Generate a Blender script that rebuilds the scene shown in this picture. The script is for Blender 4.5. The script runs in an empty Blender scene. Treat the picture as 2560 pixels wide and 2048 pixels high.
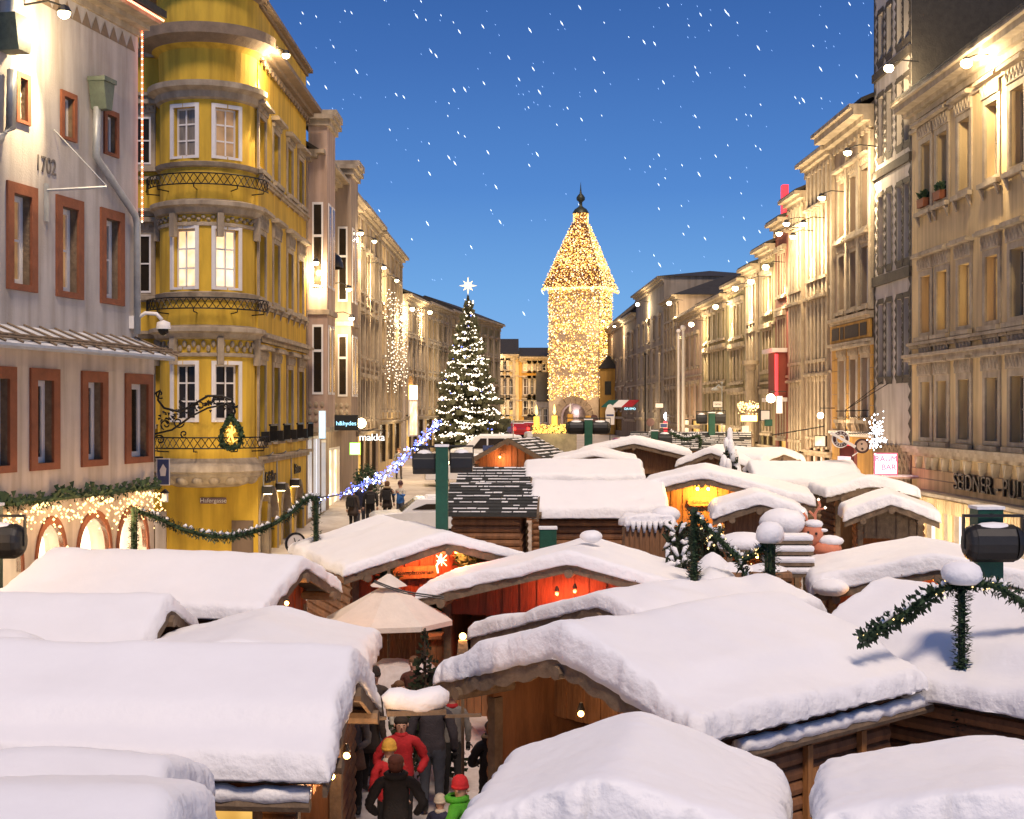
import bpy, bmesh, math, random
from mathutils import Vector, Matrix, noise
random.seed(7)
S = bpy.context.scene
COL = S.collection
R = math.radians
# ------------------------------------------------------------------ camera
CAMZ = 6.2
cam_d = bpy.data.cameras.new("camera"); cam = bpy.data.objects.new("camera", cam_d); COL.objects.link(cam)
cam.location = (0, 0, CAMZ); cam.rotation_euler = (R(90), 0, 0)
cam_d.sensor_width = 36; cam_d.lens = 3400 / 2560 * 36; cam_d.shift_y = 6 / 2560
cam_d.clip_start = .5; cam_d.clip_end = 6000
S.camera = cam
# ------------------------------------------------------------------ world and sun
W = bpy.data.worlds.new("World"); S.world = W; W.use_nodes = True
nt = W.node_tree; nt.nodes.clear()
out = nt.nodes.new("ShaderNodeOutputWorld"); bg = nt.nodes.new("ShaderNodeBackground")
sky = nt.nodes.new("ShaderNodeTexSky"); sky.sky_type = 'NISHITA'; sky.sun_disc = False
SUN_EL, SUN_AZ = 55, 8          # azimuth: + = light comes from the right behind the camera
sky.sun_elevation = R(SUN_EL); sky.sun_rotation = R(180 - SUN_AZ)
sky.ozone_density = 6; sky.air_density = 1.2
tc = nt.nodes.new("ShaderNodeTexCoord"); sep = nt.nodes.new("ShaderNodeSeparateXYZ")
ramp = nt.nodes.new("ShaderNodeValToRGB")
nt.links.new(tc.outputs['Generated'], sep.inputs[0]); nt.links.new(sep.outputs[2], ramp.inputs[0])
el = ramp.color_ramp.elements
el[0].position = 0.0; el[0].color = (.19, .42, .80, 1)
el[1].position = 1.0; el[1].color = (.012, .045, .17, 1)
for p, c in ((.085, (.115, .315, .67, 1)), (.16, (.055, .19, .53, 1)), (.25, (.03, .115, .385, 1)), (.32, (.017, .08, .30, 1)), (.6, (.02, .07, .26, 1))):
    e = el.new(p); e.color = c
mixn = nt.nodes.new("ShaderNodeMix"); mixn.data_type = 'RGBA'; mixn.blend_type = 'ADD'
mixn.inputs[0].default_value = .012
nt.links.new(ramp.outputs[0], mixn.inputs[6]); nt.links.new(sky.outputs[0], mixn.inputs[7])
nt.links.new(mixn.outputs[2], bg.inputs[0]); bg.inputs[1].default_value = .88
nt.links.new(bg.outputs[0], out.inputs[0])
sl = bpy.data.lights.new("sun", 'SUN'); sun = bpy.data.objects.new("sun", sl); COL.objects.link(sun)
sl.energy = 2.4; sl.angle = R(12); sl.color = (1.0, .80, .65)
to_sun = Vector((math.sin(R(SUN_AZ)) * math.cos(R(SUN_EL)), -math.cos(R(SUN_AZ)) * math.cos(R(SUN_EL)), math.sin(R(SUN_EL))))
sun.rotation_euler = to_sun.to_track_quat('Z', 'Y').to_euler(); sun.location = (0, -20, 40)
S.view_settings.view_transform = 'Standard'; S.view_settings.look = 'None'
S.view_settings.exposure = 0.28; S.view_settings.gamma = 1; S.view_settings.use_curve_mapping = False
S.render.engine = 'CYCLES'
cy = S.cycles; cy.use_denoising = True; cy.max_bounces = 5; cy.diffuse_bounces = 3; cy.glossy_bounces = 2
cy.transmission_bounces = 2; cy.sample_clamp_indirect = 4; cy.use_light_tree = True; cy.caustics_reflective = False
cy.caustics_refractive = False; cy.use_adaptive_sampling = True; cy.adaptive_threshold = .02
F = 3400.0
GP = ((-30, 0), (0, 0), (14, 0), (20, .08), (28, .42), (40, 1.05), (56, 1.8), (80, 2.55), (110, 3.15), (155, 3.75), (220, 4.3), (400, 5), (900, 6))
def zg(d):
    for (a, b), (c, e) in zip(GP, GP[1:]):
        if a <= d <= c: return b + (e - b) * (d - a) / (c - a)
    return GP[-1][1]
def P(px, py, d): return Vector(((px - 1280) * d / F, d, CAMZ - (py - 1030) * d / F))
def zpy(py, d): return CAMZ - (py - 1030) * d / F
def solve_d(py, h, lo=6, hi=200):
    """depth at which something h metres above the ground shows at row py"""
    for _ in range(50):
        m = (lo + hi) / 2
        y = 1030 + (CAMZ - zg(m) - h) * F / m
        if y > py: lo = m
        else: hi = m
    return (lo + hi) / 2
# ------------------------------------------------------------------ materials
def new_mat(name):
    m = bpy.data.materials.new(name); m.use_nodes = True
    return m, m.node_tree, m.node_tree.nodes['Principled BSDF']
def mat(name, col, rough=.8, var=.25, scale=3, bump=.0, bscale=30, stretch=None, metal=0, col2=None, detail=5):
    m, n, b = new_mat(name)
    b.inputs['Roughness'].default_value = rough; b.inputs['Metallic'].default_value = metal
    c = n.nodes.new("ShaderNodeTexCoord"); mp = n.nodes.new("ShaderNodeMapping")
    n.links.new(c.outputs['Object'], mp.inputs[0])
    if stretch: mp.inputs['Scale'].default_value = stretch
    t = n.nodes.new("ShaderNodeTexNoise"); t.inputs['Scale'].default_value = scale; t.inputs['Detail'].default_value = detail
    t.inputs['Roughness'].default_value = .65
    n.links.new(mp.outputs[0], t.inputs[0])
    r = n.nodes.new("ShaderNodeValToRGB"); r.color_ramp.elements[0].position = .3; r.color_ramp.elements[1].position = .72
    c2 = col2 or tuple(x * (1 - var) for x in col)
    r.color_ramp.elements[0].color = (*c2, 1); r.color_ramp.elements[1].color = (*col, 1)
    n.links.new(t.outputs[0], r.inputs[0]); n.links.new(r.outputs[0], b.inputs['Base Color'])
    if bump:
        t2 = n.nodes.new("ShaderNodeTexNoise"); t2.inputs['Scale'].default_value = bscale; t2.inputs['Detail'].default_value = 4
        n.links.new(mp.outputs[0], t2.inputs[0])
        bp = n.nodes.new("ShaderNodeBump"); bp.inputs['Strength'].default_value = bump; bp.inputs['Distance'].default_value = .03
        n.links.new(t2.outputs[0], bp.inputs['Height']); n.links.new(bp.outputs[0], b.inputs['Normal'])
    return m
def emit(name, col, s, sample=False, base=None):
    m, n, b = new_mat(name)
    b.inputs['Base Color'].default_value = (*(base or col), 1)
    b.inputs['Emission Color'].default_value = (*col, 1); b.inputs['Emission Strength'].default_value = s
    if not sample: m.cycles.emission_sampling = 'NONE'
    return m
def lit_pane(name, c1, c2, s):
    m, n, b = new_mat(name)
    c = n.nodes.new("ShaderNodeTexCoord"); t = n.nodes.new("ShaderNodeTexNoise"); t.inputs['Scale'].default_value = 2.2
    n.links.new(c.outputs['Object'], t.inputs[0])
    r = n.nodes.new("ShaderNodeValToRGB"); r.color_ramp.elements[0].position = .35; r.color_ramp.elements[1].position = .65
    r.color_ramp.elements[0].color = (*c1, 1); r.color_ramp.elements[1].color = (*c2, 1)
    n.links.new(t.outputs[0], r.inputs[0]); n.links.new(r.outputs[0], b.inputs['Emission Color'])
    b.inputs['Base Color'].default_value = (.2, .15, .08, 1); b.inputs['Emission Strength'].default_value = s
    b.inputs['Roughness'].default_value = .15; m.cycles.emission_sampling = 'NONE'
    return m
M = {}
M['snow'] = mat('snow', (.88, .87, .865), .6, .05, .8, .22, 9)
n_ = M['snow'].node_tree; bp_ = [x for x in n_.nodes if x.type == 'BUMP'][0]; ge = n_.nodes.new("ShaderNodeNewGeometry"); sx = n_.nodes.new("ShaderNodeSeparateXYZ"); mr = n_.nodes.new("ShaderNodeMapRange")
n_.links.new(ge.outputs['True Normal'], sx.inputs[0]); n_.links.new(sx.outputs[2], mr.inputs[0]); mr.inputs[1].default_value = .85; mr.inputs[2].default_value = .3; mr.inputs[3].default_value = .12; mr.inputs[4].default_value = .6; n_.links.new(mr.outputs[0], bp_.inputs['Strength']); bp_.inputs['Distance'].default_value = .05
M['trampled'] = mat('trampled_snow', (.70, .67, .66), .7, .45, 1.6, 1.0, 5, col2=(.36, .31, .28), detail=8)
M['wood'] = mat('brown_wood', (.30, .13, .05), .7, .5, 5, .5, 14, stretch=(1, 1, .25))
M['woodv'] = mat('board_wood', (.34, .165, .07), .7, .55, 6, .4, 14, stretch=(3, 3, .35))
M['woodg'] = mat('grey_wood', (.22, .15, .09), .8, .5, 6, .5, 14, stretch=(1, 1, 1))
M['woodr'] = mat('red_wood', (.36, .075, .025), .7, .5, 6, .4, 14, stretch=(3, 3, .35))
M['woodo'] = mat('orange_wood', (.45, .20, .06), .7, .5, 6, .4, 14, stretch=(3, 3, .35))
M['woodd'] = mat('dark_wood', (.045, .03, .02), .85, .4, 5, .4, 14)
M['shingle'] = mat('dark_shingle', (.045, .045, .04), .8, .5, 6, .5, 20)
M['white_plaster'] = mat('white_plaster', (.52, .47, .43), .9, .20, .9, .25, 25)
M['cream_plaster'] = mat('cream_plaster', (.62, .52, .42), .9, .18, .9, .2, 25)
M['red_trim'] = mat('red_ochre_trim', (.27, .085, .035), .85, .35, 3, .2, 25)
M['yellow'] = mat('yellow_plaster', (.78, .49, .045), .85, .34, .8, .2, 25, stretch=(1, 1, .4))
M['stone'] = mat('pale_stone_trim', (.47, .38, .27), .85, .38, 2.2, .35, 18)
M['stone2'] = mat('brown_stone', (.26, .185, .12), .85, .4, 2.2, .45, 14)
M['rubble'] = mat('rubble_stone', (.50, .38, .22), .9, .55, 5, .9, 9)
M['beige'] = mat('beige_plaster', (.68, .50, .26), .88, .22, .7, .25, 22, stretch=(1, 1, .5))
M['grey_plaster'] = mat('grey_plaster', (.35, .29, .225), .9, .3, .6, .25, 22, stretch=(1, 1, .5))
M['taupe'] = mat('taupe_plaster', (.40, .30, .215), .9, .3, .6, .25, 22, stretch=(1, 1, .5))
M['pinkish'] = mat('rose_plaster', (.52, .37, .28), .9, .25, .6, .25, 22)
M['olive'] = mat('olive_plaster', (.33, .28, .15), .9, .3, .6, .25, 22)
M['ochre'] = mat('ochre_plaster', (.55, .30, .06), .9, .3, .8, .25, 22)
M['brick_red'] = mat('dark_red_plaster', (.22, .06, .04), .9, .3, .8, .25, 22)
M['brownwall'] = mat('brown_plaster', (.22, .15, .095), .9, .3, .7, .25, 22)
M['sgraf'] = mat('dark_sgraffito', (.075, .06, .045), .9, .5, 5, .6, 14)
M['roof'] = mat('dark_roof', (.045, .038, .03), .85, .45, 4, .5, 18)
M['tin'] = mat('tin_roof', (.30, .30, .31), .5, .3, 3, .2, 20, metal=.2)
M['tinsnow'] = mat('snow_dusted_tin', (.80, .80, .82), .6, .5, 2.5, .3, 20, col2=(.33, .33, .33))
M['shsnow'] = mat('snow_dusted_shingles', (.58, .57, .56), .8, .8, 2.2, .6, 20, col2=(.06, .055, .05), stretch=(1, 3, 3), detail=8)
M['white'] = mat('white_paint', (.74, .70, .66), .6, .1, 4)
M['iron'] = mat('black_iron', (.012, .011, .010), .5, .3, 8, metal=.4)
M['black'] = mat('black_plastic', (.014, .013, .012), .5, .4, 6, .1, 30)
M['zinc'] = mat('zinc_pipe', (.42, .43, .43), .45, .3, 4, metal=.3)
M['hopper'] = mat('verdigris_metal', (.13, .16, .12), .6, .4, 6, metal=.2)
M['glass'] = mat('dark_glass', (.03, .022, .014), .22, .5, 1.5)
M['glass'].node_tree.nodes['Principled BSDF'].inputs['Specular IOR Level'].default_value = .2
M['glassb'] = mat('brown_lit_glass', (.15, .10, .05), .12, .5, 1.5)
M['curtain'] = mat('curtain_glass', (.30, .25, .19), .3, .5, 4, stretch=(3, 3, .3))
M['lit1'] = lit_pane('lit_pane_warm', (1, .60, .16), (1, .74, .32), 1.25)
M['lit2'] = lit_pane('lit_pane_bright', (1, .62, .30), (1, .86, .62), 1.05)
M['lit3'] = lit_pane('lit_pane_amber', (.62, .32, .06), (.95, .56, .14), .95)
M['lit4'] = lit_pane('lit_pane_dim', (.16, .08, .03), (.40, .20, .08), .7)
M['shop'] = lit_pane('shop_window_white', (.85, .88, 1), (1, .98, .95), 1.15)
M['shopw'] = lit_pane('shop_window_warm', (1, .62, .25), (1, .85, .60), 1.3)
M['bulb'] = emit('warm_bulb', (1, .68, .28), 2.2)
M['bulbw'] = emit('white_bulb', (1, .84, .62), 2.0)
M['bulbg'] = emit('gold_bulb', (1, .55, .12), 1.35)
M['bulbb'] = emit('blue_bulb', (.16, .22, 1), 2.2)
M['bulbr'] = emit('red_bulb', (1, .16, .06), 3.0)
M['lamp'] = emit('lamp_glow', (1, .80, .42), 14)
M['lampw'] = emit('white_lamp_glow', (.85, .92, 1), 8)
M['lampo'] = emit('orange_lamp_glow', (1, .55, .16), 9)
M['neonr'] = emit('red_neon', (1, .05, .07), .9)
M['neonp'] = emit('pink_sign_face', (1, .62, .66), .95)
M['neonl'] = emit('pink_sign_edge', (.8, .06, .16), .6)
M['neong'] = emit('green_neon', (.45, 1, .08), 1.3)
M['neonc'] = emit('cyan_neon', (.35, .75, 1), 1.6)
M['neonw'] = emit('white_lettering_glow', (.95, .95, .92), 1.2)
M['tail'] = emit('tail_light', (1, .03, .02), 4)
M['flame'] = emit('candle_flame', (1, .62, .14), 4)
M['candle'] = emit('candle_wax', (1, .60, .06), .75, base=(.8, .55, .1))
M['green'] = mat('green_post_paint', (.012, .095, .055), .6, .4, 4, .2, 20)
M['fir'] = mat('fir_needles', (.035, .075, .028), .8, .55, 6)
M['fir2'] = mat('spruce_needles', (.030, .045, .016), .85, .5, 3)
M['bark'] = mat('bark', (.06, .038, .022), .9, .4, 6, .5, 14)
M['canvas'] = mat('beige_canvas', (.78, .69, .58), .85, .12, 4, .35, 16)
M['paper'] = mat('white_paper', (.75, .70, .64), .8, .1, 4)
M['navy'] = mat('navy_print', (.03, .05, .16), .6, .3, 6)
M['text'] = mat('dark_lettering', (.035, .028, .02), .6, .3, 8)
M['textg'] = mat('grey_lettering', (.16, .135, .12), .8, .3, 8)
M['enamel'] = mat('enamel_sign', (.20, .115, .11), .5, .3, 6)
M['carw'] = mat('white_car_paint', (.66, .66, .67), .3, .1, 3)
M['carr'] = mat('red_car_paint', (.40, .02, .02), .3, .2, 3)
M['card'] = mat('dark_car_paint', (.03, .03, .035), .3, .2, 3)
M['rubber'] = mat('tyre_rubber', (.015, .015, .015), .8, .2, 9)
M['paving'] = mat('snowy_paving', (.56, .50, .44), .8, .45, .7, .6, 6, col2=(.30, .24, .19), detail=8)
M['peach'] = mat('peach_painted_wood', (.75, .26, .14), .7, .3, 6)
M['wax'] = mat('plain_box', (.30, .26, .17), .85, .4, 3, .3, 16)
def cloth(name, c): M[name] = mat(name, c, .85, .35, 9, .4, 40)
cloth('black_cloth', (.016, .014, .014)); cloth('charcoal_cloth', (.05, .042, .05)); cloth('red_cloth', (.48, .014, .02))
cloth('green_cloth', (.06, .34, .016)); cloth('blue_cloth', (.05, .19, .55)); cloth('brown_cloth', (.06, .042, .033))
cloth('navy_cloth', (.022, .025, .06)); cloth('jeans_cloth', (.06, .065, .085)); cloth('grey_cloth', (.20, .18, .16)); cloth('cream_cloth', (.60, .54, .44))
cloth('yellow_cloth', (.72, .40, .06)); cloth('rust_hair', (.11, .035, .022)); cloth('brown_hair', (.16, .075, .032)); cloth('dark_hair', (.03, .02, .014))
cloth('fur', (.42, .31, .17)); cloth('skirt_cloth', (.26, .16, .115))
M['skin'] = mat('skin', (.58, .34, .24), .55, .12, 8)
M['eye'] = mat('dark_eye', (.02, .014, .012), .3, .1, 8); M['lip'] = mat('lips', (.36, .12, .10), .5, .1, 8)

def weather(key, lo=.72, sc=(1.1, 1.1, .10)):
    """run-off streaks and patches of grime in the render, worked into the colour of the wall itself"""
    n = M[key].node_tree; b = n.nodes['Principled BSDF']; src = b.inputs['Base Color'].links[0].from_socket
    c = n.nodes.new("ShaderNodeTexCoord"); mp = n.nodes.new("ShaderNodeMapping"); mp.inputs['Scale'].default_value = sc; n.links.new(c.outputs['Object'], mp.inputs[0])
    t = n.nodes.new("ShaderNodeTexNoise"); t.inputs['Scale'].default_value = 2.6; t.inputs['Detail'].default_value = 7; n.links.new(mp.outputs[0], t.inputs[0])
    r = n.nodes.new("ShaderNodeValToRGB"); r.color_ramp.elements[0].position = .36; r.color_ramp.elements[1].position = .58; r.color_ramp.elements[0].color = (lo, lo * .97, lo * .93, 1); r.color_ramp.elements[1].color = (1, 1, 1, 1); n.links.new(t.outputs[0], r.inputs[0])
    mx = n.nodes.new("ShaderNodeMix"); mx.data_type = 'RGBA'; mx.blend_type = 'MULTIPLY'; mx.inputs[0].default_value = 1; n.links.new(src, mx.inputs[6]); n.links.new(r.outputs[0], mx.inputs[7]); n.links.new(mx.outputs[2], b.inputs['Base Color'])
for k_ in ('yellow', 'white_plaster', 'cream_plaster', 'beige', 'grey_plaster', 'taupe', 'pinkish', 'olive', 'ochre', 'stone', 'brownwall'): weather(k_)
# ------------------------------------------------------------------ mesh builder
class MB:
    def __init__(s): s.v = []; s.f = []; s.m = []
    def add(s, vs, fs, mi=0):
        o = len(s.v); s.v.extend([tuple(v) for v in vs])
        for f in fs: s.f.append([i + o for i in f]); s.m.append(mi)
        return s
    def quad(s, a, b, c, d, mi=0): return s.add([a, b, c, d], [(0, 1, 2, 3)], mi)
    def box(s, x0, x1, y0, y1, z0, z1, mi=0):
        return s.add([(x0, y0, z0), (x1, y0, z0), (x1, y1, z0), (x0, y1, z0), (x0, y0, z1), (x1, y0, z1), (x1, y1, z1), (x0, y1, z1)],
                     [(0, 3, 2, 1), (4, 5, 6, 7), (0, 1, 5, 4), (1, 2, 6, 5), (2, 3, 7, 6), (3, 0, 4, 7)], mi)
    def prism(s, poly, axis, a, b, mi=0):
        """poly of 2-D points swept along axis (0,1,2) from a to b"""
        def mk(p, t):
            if axis == 0: return (t, p[0], p[1])
            if axis == 1: return (p[0], t, p[1])
            return (p[0], p[1], t)
        n = len(poly)
        vs = [mk(p, a) for p in poly] + [mk(p, b) for p in poly]
        fs = [tuple(range(n)), tuple(range(2 * n - 1, n - 1, -1))] + [(i, (i + 1) % n + 0, (i + 1) % n + n, i + n) for i in range(n)]
        return s.add(vs, fs, mi)
    def tube(s, path, r, n=6, mi=0, cap=True):
        path = [Vector(p) for p in path]; rs = r if isinstance(r, (list, tuple)) else [r] * len(path)
        vs = []; fs = []
        for i, p in enumerate(path):
            t = (path[min(i + 1, len(path) - 1)] - path[max(i - 1, 0)])
            t = t.normalized() if t.length > 1e-9 else Vector((0, 0, 1))
            up = Vector((0, 0, 1)) if abs(t.z) < .95 else Vector((1, 0, 0))
            a = t.cross(up).normalized(); b = t.cross(a).normalized()
            for k in range(n):
                an = 2 * math.pi * k / n
                vs.append(p + (a * math.cos(an) + b * math.sin(an)) * rs[i])
        for i in range(len(path) - 1):
            for k in range(n):
                fs.append((i * n + k, i * n + (k + 1) % n, (i + 1) * n + (k + 1) % n, (i + 1) * n + k))
        if cap: fs.append(tuple(range(n))); fs.append(tuple(range((len(path) - 1) * n, len(path) * n)))
        return s.add(vs, fs, mi)
    def lathe(s, prof, n=16, c=(0, 0, 0), mi=0, sx=1, sy=1, a0=0, a1=360):
        vs = []; fs = []; full = abs(a1 - a0) >= 360; k_n = n if full else n + 1
        for (r, z) in prof:
            for k in range(k_n):
                a = R(a0 + (a1 - a0) * k / n); vs.append((c[0] + r * math.cos(a) * sx, c[1] + r * math.sin(a) * sy, c[2] + z))
        for i in range(len(prof) - 1):
            for k in range(n):
                k2 = (k + 1) % k_n
                fs.append((i * k_n + k, i * k_n + k2, (i + 1) * k_n + k2, (i + 1) * k_n + k))
        return s.add(vs, fs, mi)
    def ball(s, c, rx, ry=None, rz=None, n=10, m=7, mi=0):
        ry = ry or rx; rz = rz or rx
        return s.lathe([(math.sin(math.pi * i / m) + 1e-5, -math.cos(math.pi * i / m) * rz) for i in range(m + 1)], n, c, mi, rx, ry)
    def octa(s, c, r, mi=0):
        x, y, z = c
        return s.add([(x + r, y, z), (x - r, y, z), (x, y + r, z), (x, y - r, z), (x, y, z + r), (x, y, z - r)],
                     [(0, 2, 4), (2, 1, 4), (1, 3, 4), (3, 0, 4), (2, 0, 5), (1, 2, 5), (3, 1, 5), (0, 3, 5)], mi)
    def obox(s, c, ax, hx, hy, hz, mi=0):
        """box with local axes ax = (X, Y, Z)"""
        c = Vector(c); X, Y, Z = [Vector(a).normalized() for a in ax]; vs = []
        for sz in (-1, 1):
            for sx, sy in ((-1, -1), (1, -1), (1, 1), (-1, 1)): vs.append(c + X * hx * sx + Y * hy * sy + Z * hz * sz)
        return s.add(vs, [(0, 3, 2, 1), (4, 5, 6, 7), (0, 1, 5, 4), (1, 2, 6, 5), (2, 3, 7, 6), (3, 0, 4, 7)], mi)
    def build(s, name, mats, parent=None, smooth=False, off=(0, 0, 0), bevel=0):
        me = bpy.data.meshes.new(name)
        ox, oy, oz = off
        me.from_pydata([(v[0] + ox, v[1] + oy, v[2] + oz) for v in s.v], [], s.f)
        if not isinstance(mats, (list, tuple)): mats = [mats]
        for m in mats: me.materials.append(M[m] if isinstance(m, str) else m)
        if len(mats) > 1: me.polygons.foreach_set('material_index', s.m)
        bm = bmesh.new(); bm.from_mesh(me)
        if name in ('wall', 'round_bay', 'ground_floor_wall'): bmesh.ops.remove_doubles(bm, verts=bm.verts, dist=.0006)
        bmesh.ops.recalc_face_normals(bm, faces=bm.faces); bm.to_mesh(me); bm.free()
        if smooth: me.polygons.foreach_set('use_smooth', [True] * len(me.polygons))
        me.update()
        o = bpy.data.objects.new(name, me); COL.objects.link(o)
        if parent: o.parent = parent
        if bevel:
            b = o.modifiers.new('bevel', 'BEVEL'); b.width = bevel; b.segments = 2; b.limit_method = 'ANGLE'
        return o
def tag(o, label=None, cat=None, group=None, kind=None):
    if label: o['label'] = label
    if cat: o['category'] = cat
    if group: o['group'] = group
    if kind: o['kind'] = kind
    return o
def empty(name, loc, label, cat, rz=0, group=None):
    o = bpy.data.objects.new(name, None); COL.objects.link(o); o.location = loc; o.rotation_euler = (0, 0, rz); o.empty_display_size = .2
    return tag(o, label, cat, group)
def text(name, s, size, m, parent, loc, rot=(R(90), 0, 0), depth=.02, align='CENTER', sx=1.0):
    cu = bpy.data.curves.new(name, 'FONT'); cu.body = s; cu.size = size; cu.extrude = depth; cu.align_x = align; cu.align_y = 'CENTER'
    to = bpy.data.objects.new(name, cu); COL.objects.link(to)
    dg = bpy.context.evaluated_depsgraph_get()
    me = bpy.data.meshes.new_from_object(to.evaluated_get(dg)); me.name = name
    bpy.data.objects.remove(to); me.materials.clear(); me.materials.append(M[m])
    o = bpy.data.objects.new(name, me); COL.objects.link(o); o.location = loc; o.rotation_euler = rot; o.scale = (sx, 1, 1)
    if parent: o.parent = parent
    return o
def point(parent, loc, e, col=(1, .72, .38), r=.08, spot=None, blend=.7, tilt=(0, 0, 0)):
    l = bpy.data.lights.new('lamp_or_fill_light', 'SPOT' if spot else 'POINT'); l.energy = e; l.color = col; l.shadow_soft_size = r
    if spot: l.spot_size = R(spot); l.spot_blend = blend
    o = bpy.data.objects.new('lamp_or_fill_light', l); COL.objects.link(o); o.location = loc; o.rotation_euler = tilt; o.parent = parent
    return o
def skin(verts, edges, radii, sub=2):
    me = bpy.data.meshes.new('skin'); me.from_pydata(verts, edges, [])
    o = bpy.data.objects.new('skin', me); COL.objects.link(o)
    o.modifiers.new('s', 'SKIN').use_smooth_shade = True
    for i, r in enumerate(radii):
        me.skin_vertices[0].data[i].radius = r if isinstance(r, tuple) else (r, r)
    me.skin_vertices[0].data[0].use_root = True
    ss = o.modifiers.new('u', 'SUBSURF'); ss.levels = sub; ss.render_levels = sub
    dg = bpy.context.evaluated_depsgraph_get()
    m2 = bpy.data.meshes.new_from_object(o.evaluated_get(dg)); bpy.data.objects.remove(o)
    vs = [tuple(v.co) for v in m2.vertices]; fs = [tuple(p.vertices) for p in m2.polygons]; bpy.data.meshes.remove(m2)
    return vs, fs
def dup(root, loc, label, rz=None):
    r = root.copy(); COL.objects.link(r); r.location = loc; r['label'] = label
    if rz is not None: r.rotation_euler = (0, 0, rz)
    for ch in list(root.children):
        c = ch.copy(); COL.objects.link(c); c.parent = r
        for g in ch.children:
            d = g.copy(); COL.objects.link(d); d.parent = c
    return r
# ------------------------------------------------------------------ facade helper
class Wall:
    """house whose local x runs along the facade, -y towards the street, z up"""
    def __init__(s, name, label, cat, a, b, zb=None):
        s.a, s.b = Vector(a), Vector(b); s.dir = (s.b - s.a).normalized(); s.L = (s.b - s.a).length
        s.zb = zb if zb is not None else min(zg(s.a.y), zg(s.b.y)) - .3
        s.root = empty(name, (s.a.x, s.a.y, s.zb), label, cat, math.atan2(s.dir.y, s.dir.x)); s.off = (0, 0, -s.zb)
    def u(s, px, out=0):
        k = (px - 1280) / F; nx, ny = s.dir.y, -s.dir.x           # outward normal
        ax, ay = s.a.x + nx * out, s.a.y + ny * out
        return (k * ay - ax) / (s.dir.x - k * s.dir.y)
    def d(s, px, out=0):
        return s.a.y - s.dir.x * out + s.u(px, out) * s.dir.y
    def uz(s, px, py, out=0): return s.u(px, out), zpy(py, s.d(px, out))
    def build(s, mb, name, mats, parent=None, smooth=False):
        return mb.build(name, mats, parent or s.root, smooth, s.off)
def panel(mb, u0, u1, z0, z1, ops, r=.25, y=0, mi=0, rmi=0):
    us = sorted({u0, u1, *[o[0] for o in ops], *[o[1] for o in ops]}); zs = sorted({z0, z1, *[o[2] for o in ops], *[o[3] for o in ops]})
    us = [u for u in us if u0 <= u <= u1]; zs = [z for z in zs if z0 <= z <= z1]
    for a, b in zip(us, us[1:]):
        for c, d in zip(zs, zs[1:]):
            mu, mz = (a + b) / 2, (c + d) / 2
            if any(o[0] < mu < o[1] and o[2] < mz < o[3] for o in ops): continue
            mb.quad((a, y, c), (b, y, c), (b, y, d), (a, y, d), mi)
    for a, b, c, d in [o[:4] for o in ops]:
        mb.quad((a, y, c), (a, y + r, c), (a, y + r, d), (a, y, d), rmi); mb.quad((b, y, c), (b, y, d), (b, y + r, d), (b, y + r, c), rmi)
        mb.quad((a, y, c), (b, y, c), (b, y + r, c), (a, y + r, c), rmi); mb.quad((a, y, d), (a, y + r, d), (b, y + r, d), (b, y, d), rmi)
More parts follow.
